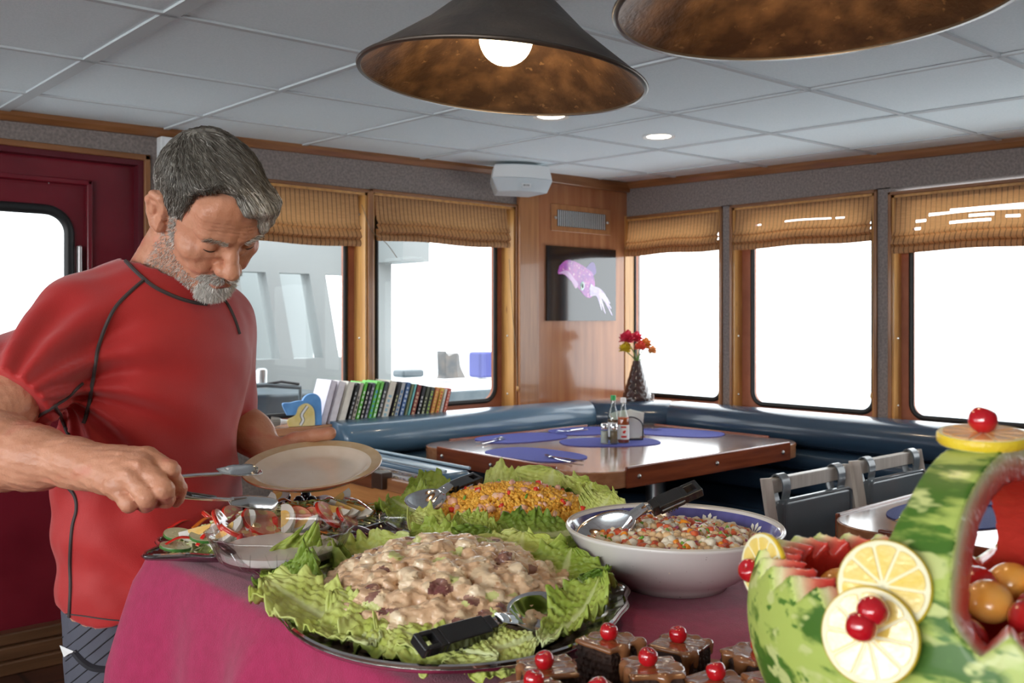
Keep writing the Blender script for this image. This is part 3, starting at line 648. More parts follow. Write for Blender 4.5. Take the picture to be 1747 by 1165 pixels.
def cutlery(x, y, z, rz, lf, lk, group):
    g = Matrix.Translation((0, 0, 0))
    f = thing('table_fork', lf, 'fork', (x, y, z), rz, group); m = MB()
    pts = smooth_path([(-.09, 0, .004), (-.03, 0, .003), (.02, 0, .004), (.055, 0, .009)], 4); m.tube(pts, [.006 - .003 * min(1, i / 9) for i in range(len(pts))], 8, flat=.35, up=(0, 0, 1)); m.build('handle', M_chrome, f, smooth=True)
    for k in range(4):
        yy = (k - 1.5) * .0052; MB().tube(smooth_path([(.05, yy * .5, .009), (.062, yy, .006), (.095, yy, .012)], 3), .0014, 5).build('tine', M_chrome, f, smooth=True)
    k_ = thing('table_knife', lk, 'knife', (x + .03 * sin(rz), y - .03 * cos(rz), z), rz + .22, group)
    pts = smooth_path([(-.1, .0, .004), (-.02, 0, .004), (0, 0, .004)], 4); MB().tube(pts, .0055, 8, flat=.5, up=(0, 0, 1)).build('handle', M_chrome, k_, smooth=True)
    MB().prism([(-.005, -.005), (.09, -.008), (.115, -.002), (.11, .006), (-.005, .005)], .003, .0045).build('blade', M_chrome, k_)
cut = ((2.655, 2.74, 80, 'front left mat of the corner table', 0), (2.82, 3.38, 8, 'back left mat of the corner table', 0), (3.36, 3.36, 172, 'back mat of the corner table', .004),
       (3.74, 3.23, -80, 'far right mat of the corner table', 0), (2.66, 1.24, 165, 'navy mat nearest the wooden-framed chairs', 0), (3.1, 1.2, 5, 'mats seen through the melon handle', .004))
for x, y, a, n, dz in cut:
    cutlery(x, y, ZT + .0042 + dz, R(a), 'steel fork lying on the %s' % n, 'steel knife lying on the %s' % n, 'place cutlery')

# condiments on the middle mat
zc = ZT + .0045
M_bottle = thin_glass('bottle_glass', (.86, .93, .88), .10)
def bottle(p, label, cap, liquid, lvl, s=1.08, lab=True, ink=(.6, .03, .02)):
    t = thing('sauce_bottle', label, 'bottle', (*p, zc), R(-41)); H = .195 * s
    pr = [(.001, .001), (.025, .001), (.0275, .004), (.0275, .095 * s), (.024, .112 * s), (.012, .145 * s), (.0105, .175 * s)]
    MB().lathe(pr, 28).build('glass_body', M_bottle, t, smooth=True, auto=70)
    pl = [(r * .93, z + .002) for r, z in pr if z < lvl] ; pl += [(pl[-1][0], lvl), (.0005, lvl)]
    MB().lathe(pl, 24).build('sauce', mat('sauce', liquid, .3), t, smooth=True)
    MB().lathe([(.0005, .193 * s), (.012, .193 * s), (.0128, .19 * s), (.0128, .172 * s), (.0105, .172 * s)], 20).build('cap', cap, t, smooth=True, auto=40)
    if lab:
        m = MB(); m.grid(lambda a, b: (.0279 * sin(-1.35 + 2.7 * a), -.0279 * cos(-1.35 + 2.7 * a), .018 + .062 * s * b), 16, 1); lb = m.build('paper_label', mat('paper_label', (.78, .78, .76), .6), t, smooth=True)
        Mi = mat('label_ink', ink, .6)
        def dot(u, v, du, dv):
            MB().grid(lambda a, b: (.0282 * sin((u + du * (a - .5)) / .028), -.0282 * cos((u + du * (a - .5)) / .028), .018 + v + dv * (b - .5)), 6, 1).build('label_print', Mi, lb)
        dot(-.002, .053 * s, .026, .007); dot(0, .031 * s, .012, .010); dot(.004, .036 * s, .010, .006); dot(0, .012 * s, .026, .009)
    return t
M_capw = mat('white_cap', (.8, .8, .8), .4); M_capg = mat('green_cap', (.02, .35, .09), .4)
bottle((3.25, 2.925), 'glass bottle of orange-red hot sauce with white label and white cap', M_capw, (.55, .09, .015), .118)
bottle((3.285, 3.02), 'glass bottle of brown pepper sauce with a green cap, behind the shakers', M_capg, (.16, .075, .025), .098, 1.10, True, (.5, .4, .3))
def shaker(p, label, fill):
    t = thing('spice_shaker', label, 'shaker', (*p, zc), group='glass salt and pepper shakers')
    MB().lathe([(.001, .001), (.0165, .001), (.018, .004), (.017, .07)], 8).build('glass_body', M_bottle, t, smooth=True, auto=30)
    MB().lathe([(.001, .006), (.0155, .006), (.0148, .060), (.001, .060)], 12).build('filling', mat('shaker_filling', fill, .9), t, smooth=True, auto=40)
    MB().lathe([(.0175, .068), (.0185, .072), (.0185, .086), (.014, .094), (.001, .096)], 24).build('cap', M_chrome, t, smooth=True, auto=50)
shaker((3.155, 2.955), 'small glass salt shaker with chrome top, left of the pepper', (.75, .74, .68)); shaker((3.18, 2.92), 'small glass shaker of brown pepper with chrome top', (.24, .16, .09))
nh = thing('napkin_holder', 'dark wire holder full of white paper napkins behind the hot sauce', 'napkin holder', (3.36, 2.99, zc), R(-30))
for s_ in (-1, 1): MB().tube(smooth_path([(-.06, s_ * .03, .004), (-.055, s_ * .032, .08), (0, s_ * .034, .11), (.055, s_ * .032, .08), (.06, s_ * .03, .004)], 5), .003, 6).build('wire_frame', mat('dark_wire', (.05, .05, .06), .4, .6), nh, smooth=True)
MB().box((-.062, -.034, 0), (.062, .034, .006)).build('base', nh.children[0].data.materials[0] if nh.children else M_rub, nh, bevel=.002)
M_nap = mixvor(mat('white_napkin', (.74, .76, .73), .9), (.66, .34, .2), 22, .66, .05)
mixvor(M_nap, (.3, .6, .4), 15, .68, .04)
NL = ('white napkin flaring out to the left behind the green-capped bottle', 'white napkin standing upright in the middle of the wire holder', 'folded white printed napkin at the right of the wire holder')
for k in range(3):
    y = -.018 + k * .018; f = .012 * sin(k * 2.1)
    def fn(a, b, y=y, f=f, k=k):
        return ((a - .5) * (.15 - .02 * k) + f * b - (1 - k) * .022 * b, y + .012 * (b ** 2) * sin(a * 5 + k) + .006 * sin(a * 9 + k), .008 + .135 * b * (1 - .12 * abs(a - .5) * 2))
    tag(MB().grid(fn, 12, 8).build('paper_napkin', M_nap, None, smooth=True, thick=.002, loc=nh.location, rot=(0, 0, R(-30))), NL[k], 'napkin', 'napkins in the wire holder')

# vinyl-backed wooden chairs
M_bleach = wood('bleached_wood', (.46, .40, .34), (.62, .56, .49), 'z', .45, coat=.1)
M_cv = mat('chair_vinyl', (.12, .14, .155), .32, bump=.35, bscale=22, coat=.4)
def chair(loc, rz, label):
    t = thing('dining_chair', label, 'chair', loc, rz, 'wooden-framed vinyl chairs at the right-hand table'); hw = .215; H = .835
    for s_ in (-1, 1):
        MB().tube(smooth_path([(s_ * hw, .08, 0), (s_ * hw, .02, .42), (s_ * hw, .0, .60), (s_ * hw, .035, H)], 4), .0225, 4, flat=.62, up=(1, 0, 0)).build('rear_leg', M_bleach, t, bevel=.002)
        MB().tube([(s_ * hw, -.40, 0), (s_ * hw, -.38, .45)], .024, 4, up=(1, 0, 0)).build('front_leg', M_bleach, t, bevel=.002)
        MB().tube([(s_ * hw, -.38, .42), (s_ * hw, .02, .42)], .02, 4).build('side_rail', M_bleach, t)
        MB().tube([(s_ * hw, -.38, .15), (s_ * hw, .06, .15)], .013, 8).build('stretcher', M_bleach, t, smooth=True)
        # vinyl loop over the top rail
        m = MB(); m.grid(lambda a, b, s_=s_: (s_ * (hw - .06) + (a - .5) * .04, .027 + .024 * cos(b * 2 * pi), H - .028 + (.036 if sin(b * 2 * pi) > 0 else .06) * sin(b * 2 * pi)), 3, 20)
        m.build('strap', M_cv, t, smooth=True, thick=.004)
    MB().box((-hw, .018, H - .045), (hw, .044, H - .002)).build('top_rail', M_bleach, t, bevel=.003)
    MB().box((-hw, -.01, .50), (hw, .02, .54)).build('lower_rail', M_bleach, t, bevel=.003)
    m = MB(); m.box((-hw + .028, -.012, .50), (hw - .028, .022, H - .065)); o = m.build('backrest', M_cv, t, bevel=.014, seg=4)
    m = MB(); y_ = .0; b_ = .002; m.tube([(-hw + .03, -.012, .51), (-hw + .03, -.012, H - .075), (-hw + .045, -.012, H - .066), (hw - .045, -.012, H - .066), (hw - .03, -.012, H - .075), (hw - .03, -.012, .51)], .004, 6)
    m.build('piping', M_cv, t, smooth=True)
    MB().box((-hw - .01, -.42, .43), (hw + .01, .0, .475)).build('seat', M_cv, t, bevel=.018, seg=3)
chair((2.635, 1.57, 0), R(-1), 'wooden chair with dark grey vinyl back, nearer the corner table')
chair((3.16, 1.575, 0), R(-1), 'wooden chair with dark vinyl back partly hidden by the melon handle')

# ---------------------------------------------------------------- books on the ledge
M_page = stripes(mat('book_pages', (.72, .68, .6), .9), (.5, .46, .4), 600, .3, 1)
bk = [  # thickness, height, cover colour, band colour, label
 (.030, .205, (.62, .58, .66), None, 'tall white book leaning right beside the blue fish bookend'),
 (.034, .200, (.68, .64, .68), None, 'thick pale lilac-white book, second in the row from the fish'),
 (.032, .195, (.70, .66, .58), None, 'thick cream book just left of the first black spines'),
 (.014, .185, (.02, .02, .02), (.5, .5, .5), 'thin black book between the cream book and a white-and-tan spine'),
 (.016, .185, (.50, .45, .38), (.05, .05, .05), 'thin tan and white book left of the first green one'),
 (.015, .188, (.13, .52, .06), (.75, .8, .75), 'bright green book, leftmost green spine in the row'),
 (.014, .182, (.03, .03, .03), (.6, .6, .55), 'black book with white lettering right of the first green spine'),
 (.016, .182, (.10, .10, .13), (.45, .45, .5), 'dark grey book just left of the middle green pair'),
 (.016, .188, (.15, .55, .07), (.1, .35, .6), 'bright green book with blue lettering, middle of the three green ones'),
 (.016, .188, (.17, .58, .10), (.7, .8, .7), 'bright green book furthest right of the green ones'),
 (.018, .186, (.06, .07, .08), (.55, .55, .55), 'black book with white lettering right of the last green spine'),
 (.036, .190, (.66, .62, .53), (.3, .5, .6), 'thick cream book in the middle of the row with a small blue mark'),
 (.012, .180, (.03, .03, .04), (.6, .6, .3), 'thin black book right of the thick cream one'),
 (.020, .178, (.42, .44, .45), (.06, .2, .42), 'grey book with blue block lettering'),
 (.022, .176, (.05, .12, .30), (.5, .6, .7), 'dark blue book with pale lettering'),
 (.011, .165, (.22, .26, .14), None, 'thin olive book between the blue and turquoise ones'),
 (.012, .165, (.18, .52, .52), None, 'thin turquoise book left of the dark red paperback'),
 (.024, .162, (.22, .035, .03), (.6, .4, .25), 'dark red paperback with pale lettering'),
 (.018, .156, (.02, .02, .025), (.6, .6, .6), 'black paperback right of the dark red one'),
 (.018, .150, (.07, .08, .05), (.55, .55, .35), 'black and olive paperback with light lettering'),
 (.020, .146, (.08, .09, .08), (.35, .5, .08), 'dark paperback with a lime green block on its spine'),
 (.022, .140, (.60, .22, .07), (.75, .5, .1), 'orange paperback with a yellow spot'),
 (.018, .138, (.70, .45, .08), (.6, .05, .04), 'yellow paperback with red lettering'),
 (.014, .132, (.70, .66, .6), (.5, .5, .5), 'thin white paperback next to the last red one'),
 (.018, .134, (.55, .10, .06), (.7, .4, .3), 'red paperback at the right end of the row')]
x = 2.118; y0 = YL + .018
LEAN = R(17)
tot = sum(b[0] for b in bk); stretch = (2.83 - 2.118) / (tot / cos(LEAN))
for (th, h, c, band, lab) in bk:
    t = thing('book', lab, 'book', (x, y0, ZL + .001), group='books leaning on the window ledge', rot=(0, LEAN, 0)); th *= 1.0; w_ = .118 if h < .17 else .13
    Mc = mat('book_cover', c, .45, c2=tuple(min(1, k * 1.15 + .01) for k in c), scale=30)
    x += th / cos(LEAN) * stretch
    m = MB(); m.box((0, 0, 0), (th, .002, h)); m.box((0, 0, 0), (.0015, w_, h)); m.box((th - .0015, 0, 0), (th, w_, h)); m.build('cover', Mc, t)
    MB().box((.0015, .002, .003), (th - .0015, w_ - .004, h - .003)).build('pages', M_page, t)
    if band:
        Mb = mat('spine_lettering', band, .5)
        for k in range(rnd.choice((5, 6, 7))):
            z0 = h * (.1 + .12 * k); MB().box((th * .25, -.0006, z0), (th * rnd.uniform(.6, .8), .0001, z0 + h * rnd.uniform(.05, .09))).build('spine_lettering', Mb, t)
# fish bookend
fb = thing('fish_bookend', 'wooden blue and yellow fish bookend with a brush for a tail', 'bookend', (2.02, YL + .03, ZL + .001), R(-14))
M_fb = mat('fish_blue', (.10, .28, .62), .5, c2=(.14, .36, .72), scale=20); M_fy = mat('fish_yellow', (.70, .56, .20), .55, c2=(.78, .65, .32), scale=25)
XZ = Matrix.Rotation(R(90), 4, 'X')
MB().prism(smooth_path([(.03, 0), (.03, .07), (.015, .11), (.035, .135), (.07, .14), (.095, .115), (.10, .06), (.10, 0)], 5), -.012, .012, M=XZ).build('arched_back', M_fb, fb, bevel=.002)
MB().prism(smooth_path([(-.055, .05), (-.075, .10), (-.04, .105), (.0, .112), (.04, .105), (.05, .06), (.0, .05)], 5), -.002, .018, M=XZ).build('fin', M_fb, fb, bevel=.002)
MB().prism(smooth_path([(-.05, 0), (-.055, .03), (-.02, .05), (-.005, .085), (.03, .1), (.06, .075), (.066, .03), (.066, 0)], 5), .012, .026, M=XZ).build('body', M_fy, fb, bevel=.003)
p = smooth_path([(.0, 0, .005), (.012, 0, .028), (.006, 0, .05), (.022, 0, .075), (.032, 0, .088)], 5)
MB().tube(p, .0075, 8, M=Matrix.Translation((0, -.0265, 0)) @ Matrix.Diagonal((1, .1, 1, 1))).build('stripe_outline', M_rub, fb)
MB().tube(p, .0048, 8, M=Matrix.Translation((0, -.0275, 0)) @ Matrix.Diagonal((1, .1, 1, 1))).build('white_stripe', M_capw, fb)
MB().tube([(-.05, -.01, .022), (-.075, -.01, .022), (-.085, -.01, .022)], [.009, .012, .016], 12).build('brush_ferrule', M_capw, fb, smooth=True)
m = MB()
for k in range(70):
    a = rnd.uniform(0, 2 * pi); r = .016 * math.sqrt(rnd.random()); m.tube([(-.085, -.01 + r * cos(a) * .8, .024 + r * sin(a)), (-.122, -.01 + r * cos(a) * 1.3, .024 + r * sin(a) * 1.5)], .0014, 4)
m.build('bristles', mat('bristles', (.32, .30, .27), .8), fb)

# vase of flowers in the corner
vs_ = thing('carved_vase', 'dark brown carved chevron vase on the corner ledge', 'vase', (4.055, 3.545, ZL + .001))
M_vase = mat('dark_glazed_wood', (.035, .016, .013), .18, c2=(.07, .03, .025), scale=20, coat=.7)
def vr(z): return .026 + .074 * (max(0, 1 - z / .235)) ** 1.15 if z > .03 else .092 - .0 + z * .05
pr = [(.001, .0)] + [(vr(z), z) for z in np.linspace(0, .225, 26)] + [(.026, .235), (.022, .236), (.018, .22)]
def rip(a, r): return 0
m = MB(); n = 64; M_ = len(pr); v = []; f = []
for j in range(n):
    a = 2 * pi * j / n
    for i, (r, z) in enumerate(pr):
        ch = (z * 26 + abs(((a * 4 / (2 * pi)) % 1) - .5) * 2.4) % 1; k = 1 + (.085 * (.5 - abs(ch - .5)) * 2 if .005 < z < .21 else 0); v.append((r * k * cos(a), r * k * sin(a) * .8, z))
for j in range(n):
    for i in range(M_ - 1): f.append((j * M_ + i, ((j + 1) % n) * M_ + i, ((j + 1) % n) * M_ + i + 1, j * M_ + i + 1))
m.add(v, f).build('body', M_vase, vs_, smooth=True, auto=60)
MB().cbox((.075, -.05, .028), (.004, .022, .03)).build('paper_tag', M_capw, vs_)
def flower(dx, dy, dz, c, c2, label, s=1.0):
    t = thing('artificial_flower', label, 'flower', (4.055, 3.545, ZL + .2), group='artificial flowers in the carved vase'); e = Vector((dx, dy, dz))
    MB().tube(smooth_path([(0, 0, 0), (dx * .25, dy * .25, dz * .5), e], 5), .003, 6).build('stem', M_stem, t, smooth=True)
    Mp = mat('petal', c, .6, c2=c2, scale=30)
    for k in range(16):
        a = k * 2.4; tl = .25 + .07 * (k % 6); L = (.056 - .0014 * k) * s
        def fn(u, v, a=a, tl=tl, L=L, k=k):
            w_ = .027 * s * sin(pi * min(.95, .15 + u * .8)); r = u * L; el = R(82 - k * 6.2); zz = r * sin(el) * 1.15 + .004 * sin(v * 9 + k) * u
            x = r * cos(el); y = (v - .5) * 2 * w_
            return (e.x + x * cos(a) - y * sin(a), e.y + x * sin(a) + y * cos(a), e.z + zz * .8 - .002)
        MB().grid(fn, 5, 4).build('petal', Mp, t, smooth=True, thick=.0008)
    MB().sphere(e + Vector((0, 0, .01)), .008 * s, 10).build('flower_centre', mat('flower_centre', (.6, .4, .05), .8), t, smooth=True)
M_stem = mat('flower_stem', (.16, .30, .06), .6)
def cam_off(r, u, t=0): return (RX * r + FX * t, RY * r + FY * t, u)
flower(*cam_off(-.058, .150, .0), (.72, .02, .07), (.85, .08, .16), 'red artificial flower, top left of the bunch in the vase', 1.25)
flower(*cam_off(.002, .150, .05), (.75, .03, .10), (.9, .12, .2), 'pinkish red artificial flower at the top middle of the bunch', 1.1)
flower(*cam_off(.045, .115, -.01), (.85, .28, .04), (.95, .4, .08), 'orange artificial flower at the right of the bunch', 1.1)
flower(*cam_off(.012, .108, -.05), (.82, .05, .05), (.9, .15, .06), 'red-orange artificial flower in the middle of the bunch', .9)
flower(*cam_off(-.07, .095, -.02), (.75, .55, .02), (.85, .68, .05), 'yellow artificial flower at the lower left of the bunch', 1.0)
flower(*cam_off(.09, .085, .02), (.9, .40, .10), (.95, .5, .2), 'small pale orange artificial flower drooping at the far right of the bunch', .75)

# ---------------------------------------------------------------- outside on deck, seen through the left windows
M_cab = mat('deckhouse_grey', (.30, .33, .33), .6, c2=(.33, .36, .36), scale=2)
M_haze = mat('grey_sea', (.52, .56, .57), .5, c2=(.56, .60, .61), scale=.4)
YO = 5.3
struct(MB().box((-40, 12, -2.2), (60, 90, -2.0)).build('sea_surface', M_haze))
struct(MB().box((.2, YB + .2, -.25), (9, 9, -.05)).build('floor_outer_deck', M_cab))
ch = thing('deckhouse_wall', 'pale grey deckhouse wall with raked windows seen behind the man through the glass', 'deckhouse', (3, YO, 0))
def O(px, py): p = at_y(px, py, YO); return (p.x, p.z)
xl = O(250, 500)[0]; wins = [((353, 468, 405, 612)), ((420, 475, 466, 606)), ((489, 466, 540, 612)), ((567, 460, 620, 618))]
# wall as vertical strips between the openings (openings raked a little)
edges = []
m = MB(); zt, zb = 2.3, .2; z1 = O(500, 466)[1]; z0 = O(500, 612)[1]
wx = [(O(a, 540)[0], O(c, 540)[0]) for a, b, c, d in wins]; rk = -.05
xs = [xl] + [q for w_ in wx for q in w_] + [O(668, 540)[0]]
m.box((xl, YO, z1), (xs[-1], YO + .12, zt)); m.box((xl, YO, zb), (xs[-1], YO + .12, z0))
for i in range(0, len(xs), 2):
    a, b = xs[i], xs[i + 1]; ra = 0 if i == 0 else rk; rb = 0 if i + 2 >= len(xs) else rk
    v = [(a + ra, YO, z1), (b + rb, YO, z1), (b - rb, YO, z0), (a - ra, YO, z0)]; m.add(v + [(p[0], YO + .12, p[2]) for p in v], [(0, 1, 2, 3), (4, 7, 6, 5), (1, 5, 6, 2), (0, 3, 7, 4)])
m.box((O(644, 430)[0], YO - .3, O(640, 448)[1]), (O(688, 430)[0], YO + .1, zt))
m.build('wall', M_cab, ch).location = -ch.location
MB().box((xl, YO + .7, 0), (xs[-1] - .2, YO + .75, z1 + .1)).build('far_side', mat('deckhouse_far_side', (.40, .43, .43), .6), ch).location = -ch.location
M_dk = mat('deck_gear_grey', (.06, .085, .10), .5, c2=(.09, .115, .13), scale=9); M_wh = mat('deck_white', (.75, .76, .76), .5)
def outbox(name, label, cat, px0, py0, px1, py1, Y, dep, m_, bev=.02):
    a = at_y(px0, py1, Y); b = at_y(px1, py0, Y); o = MB().box((0, 0, 0), (b.x - a.x, dep, b.z - a.z)).build(name, m_, None, bevel=bev, loc=a); return tag(o, label, cat)
r = thing('deck_rail', 'dark grey pipe rail outside the window above the man\'s wrist', 'railing', at_y(420, 660, 4.5)); L = Vector(r.location)
def rel(px, py, Y, L=L): return at_y(px, py, Y) - L
MB().tube([rel(400, 659, 4.5), rel(455, 657, 4.5), rel(512, 661, 4.5), rel(512, 690, 4.5)], .012, 8).build('top_pipe', M_dk, r, smooth=True)
MB().tube([rel(455, 655, 4.5), rel(480, 651, 4.5), rel(510, 655, 4.5)], .007, 8).build('hose', M_rub, r, smooth=True)
outbox('deck_locker', 'low dark grey deck locker outside the left window behind the fish bookend', 'locker', 400, 668, 560, 720, 4.6, .5, M_dk)
b = thing('mooring_bitt', 'small steel bitt standing outside the window above the rail', 'bitt', at_y(446, 660, 4.62)); MB().lathe([(.03, 0), (.03, .09), (.02, .10), (.001, .1)], 16).build('post', M_zinc, b, smooth=True)
MB().lathe([(.07, 0), (.07, .012), (.001, .012)], 24).build('foot', M_wh, b, smooth=True)
outbox('white_gunwale', 'white gunwale cap outside the window right of the pine posts', 'gunwale', 600, 645, 905, 660, 5.6, .3, M_wh)
outbox('deck_bulwark', 'blue-grey bulwark outside below the white gunwale', 'bulwark', 600, 661, 905, 720, 5.5, .1, M_dk, .0)
mc = thing('mooring_chock', 'grey curved metal fairlead on the rail seen through the second window', 'fairlead', at_y(768, 645, 5.6)); L = Vector(mc.location)
MB().prism(smooth_path([(-.105, 0), (-.08, .03), (-.085, .20), (-.05, .17), (.0, .185), (.045, .18), (.06, .09), (.11, .0)], 5), -.05, .05, M=XZ).build('casting', mat('galvanised_grey', (.08, .085, .09), .5, c2=(.15, .13, .115), scale=12), mc, bevel=.01)
outbox('blue_cover', 'small blue cover at the right side of the second window', 'cover', 819, 600, 846, 645, 5.65, .15, mat('blue_canvas', (.07, .08, .26), .8))
outbox('deck_winch', 'small dark winch low outside the second window', 'winch', 688, 630, 725, 645, 5.65, .15, M_dk)
MB_m = MB(); p = at_y(655, 650, 5.0)
# ================================================================ THE BUFFET
ZB = .93
BX0, BX1, BY0, BY1 = .565, 1.30, -.35, 1.58
bt = thing('buffet_table', 'buffet table hidden under the magenta tablecloth', 'table', ((BX0 + BX1) / 2, .62, 0))
M_ply3 = wood('table_board', (.3, .2, .12), (.4, .28, .17), 'y')
MB().box((-.335, -.94, .89), (.335, .94, .918)).build('tabletop', M_ply3, bt)
for sx in (-1, 1):
    for sy in (-1, 1): MB().box((-.02, -.02, 0), (.02, .02, .89)).build('leg', M_ply3, bt, loc=(sx * .31, sy * .9, 0))
M_cloth = mat('magenta_cotton', (.33, .012, .072), .85, c2=(.38, .016, .088), scale=60, bump=.5, bscale=500, sheen=.25)
def cloth():
    x0, x1, y0, y1 = BX0, BX1, BY0, BY1; path = []
    r = .05; nseg = {'e': 40, 'c': 10}
    cs = [((x1 - r, y1 - r), 0), ((x0 + r, y1 - r), 90), ((x0 + r, y0 + r), 180), ((x1 - r, y0 + r), 270)]
    for k, ((cx, cy), a0) in enumerate(cs):
        for i in range(15): a = R(a0 + 90 * i / 14); path.append((cx + r * cos(a), cy + r * sin(a), cos(a), sin(a), 1 if 0 < i < 14 else 0, k))
        nx = cs[(k + 1) % 4]; a = R(a0 + 90); ex, ey = nx[0][0] + r * cos(a), nx[0][1] + r * sin(a); sx_, sy_ = cx + r * cos(a), cy + r * sin(a); L = math.hypot(ex - sx_, ey - sy_); n = int(L / .013)
        for i in range(1, n): t = i / n; path.append((sx_ + (ex - sx_) * t, sy_ + (ey - sy_) * t, cos(a), sin(a), 0, k))
    N = len(path); s_ = 0; arc = []
    for i in range(N): arc.append(s_); a, b = path[i], path[(i + 1) % N]; s_ += math.hypot(a[0] - b[0], a[1] - b[1])
    rows = []
    cx, cy = (x0 + x1) / 2, (y0 + y1) / 2
    for k in (.0, .25, .5, .75, .87): rows.append([(cx + (p[0] - cx) * k, cy + (p[1] - cy) * k, ZB + .0008 * sin(p[0] * 40 + p[1] * 31) * (k > .3)) for p in path])
    def fold(i, t):
        s = arc[i]; p = path[i]
        f = .55 * (1 - 2 * abs(sin(s * 8.5 + .8 * sin(s * 4)))) + .3 * sin(s * 31 + 2) + .25 * sin(s * 6.3 + .6)
        cn = 0
        for c_, a0 in cs:   # corners flare out as the cloth hangs in a cone
            d = math.hypot(p[0] - c_[0], p[1] - c_[1]); cn = max(cn, math.exp(-((d - r) / .085) ** 2))
        return .010 + (f * .050 * (1 - cn * .5) + .030) * min(1, t * 4) + cn * .062 * t ** .7, cn
    for t in [-.035, -.022, -.010, 0, .012, .03, .06, .1, .16, .24, .34, .46, .6, .75, .9, 1]:
        row = []
        for i, p in enumerate(path):
            if t <= 0: o, z = t * 1.0 + .0, ZB - .004 * (1 - abs(t) / .035) ** 2
            else: o, cn = fold(i, t); o = o if t > .03 else o * (.4 + t * 20 * .6 / .6 * .5); z = ZB - .004 - t * .72 + (.0 if t > .03 else 0)
            row.append((p[0] + p[2] * o, p[1] + p[3] * o, z))
        rows.append(row)
    m = MB(); v = [q for r_ in rows for q in r_]; f = [(j * N + i, j * N + (i + 1) % N, (j + 1) * N + (i + 1) % N, (j + 1) * N + i) for j in range(len(rows) - 1) for i in range(N)]
    o = m.add(v, [tuple(reversed(q)) for q in f]).build('tablecloth', M_cloth, None, smooth=True, auto=120)
    return tag(o, 'magenta cotton tablecloth draped over the long buffet table to near the floor', 'tablecloth')
cloth()

M_silver = mat('embossed_silver', (.62, .62, .60), .18, 1, bump=.4, bscale=60)
M_silv2 = mat('silver_dish_dark', (.34, .33, .35), .2, .9, bump=.3, bscale=60)
def platter(lat, d, rx, ry, rot, label, m_=None, lobes=None, h=.028, lip=.036):
    p = W(lat, d, ZB + .001); t = thing('serving_platter', label, 'platter', p, -R(41.25) + rot)
    m = MB(); pr = [(.001, .002), (.60, .002), (.72, .004), (.80, .012), (.90, h * .75), (.97, h), (1.0, h - .001), (.985, h - .006), (.9, h * .75 - .006), (.78, .002), (.6, -.001), (.001, -.001)]
    n = 160; v = []; f = []; K = len(pr)
    for j in range(n):
        a = 2 * pi * j / n; q = lobes(a) if lobes else 0
        for i, (r, z) in enumerate(pr):
            k = r * (1 + q * max(0, r - .75) * 4); e = .0012 * sin(a * 90) if .8 < r < 1 and i in (4, 5) else 0
            v.append((k * rx * cos(a), k * ry * sin(a), z + e + q * .05 * max(0, r - .8)))
    for j in range(n):
        for i in range(K - 1): f.append((j * K + i, ((j + 1) % n) * K + i, ((j + 1) % n) * K + i + 1, j * K + i + 1))
    m.add(v, f).build('dish', m_ or M_silver, t, smooth=True, auto=70)
    ring_ = [((1 + (lobes(2 * pi * j / n) if lobes else 0) * .9) * rx * .985 * cos(2 * pi * j / n), (1 + (lobes(2 * pi * j / n) if lobes else 0) * .9) * ry * .985 * sin(2 * pi * j / n), h + .001 + (lobes(2 * pi * j / n) if lobes else 0) * .01) for j in range(n + 1)]
    MB().tube(ring_, .0028, 6, cap=False).build('rolled_rim', M_chrome, t, smooth=True); return t
def lob1(a):
    q = 0
    for c in (0, pi):
        d = math.atan2(sin(a - c), cos(a - c)); q += .10 * math.exp(-(d / .32) ** 2) * (1 + .35 * cos(d * 22))
    return q - .0
platter(-.075, 1.205, .214, .265, R(4), 'large oval embossed silver platter heaped with creamy chicken salad and lettuce', lobes=lambda a: lob1(a) * .55)
platter(.012, 1.665, .235, .185, R(8), 'silver platter under the yellow rice and lettuce', lobes=lambda a: .01 * cos(a * 12))
platter(-.385, 1.615, .25, .122, R(50), 'dark silver lobed platter under the egg, tomato and olive salad', M_silv2, lobes=lambda a: .07 * cos(a * 8) * (abs(cos(a)) ** .5), h=.022)

# ---- lettuce
def leaf_mat(name, c, c2):
    m = mat(name, c, .42, c2=c2, scale=22, bump=.9, bscale=75, sss=.0, spec=.45)
    nt = m.node_tree; b = nt.nodes['Principled BSDF']; at = nt.nodes.new('ShaderNodeVertexColor'); at.layer_name = 'rib'
    mx = nt.nodes.new('ShaderNodeMix'); mx.data_type = 'RGBA'; mx.inputs[7].default_value = (.72, .78, .42, 1); src = b.inputs['Base Color'].links[0].from_socket
    nt.links.new(src, mx.inputs[6]); nt.links.new(at.outputs[0], mx.inputs[0]); nt.links.new(mx.outputs[2], b.inputs['Base Color'])
    o = nt.nodes['Material Output']; t = nt.nodes.new('ShaderNodeBsdfTranslucent'); ms = nt.nodes.new('ShaderNodeMixShader'); ms.inputs[0].default_value = .25
    nt.links.new(mx.outputs[2], t.inputs[0]); nt.links.new(b.outputs[0], ms.inputs[1]); nt.links.new(t.outputs[0], ms.inputs[2]); nt.links.new(ms.outputs[0], o.inputs[0]); return m
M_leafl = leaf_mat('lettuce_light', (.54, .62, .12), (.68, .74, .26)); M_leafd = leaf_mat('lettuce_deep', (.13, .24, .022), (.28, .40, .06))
M_leafm = leaf_mat('lettuce_mid', (.28, .40, .045), (.44, .54, .11))
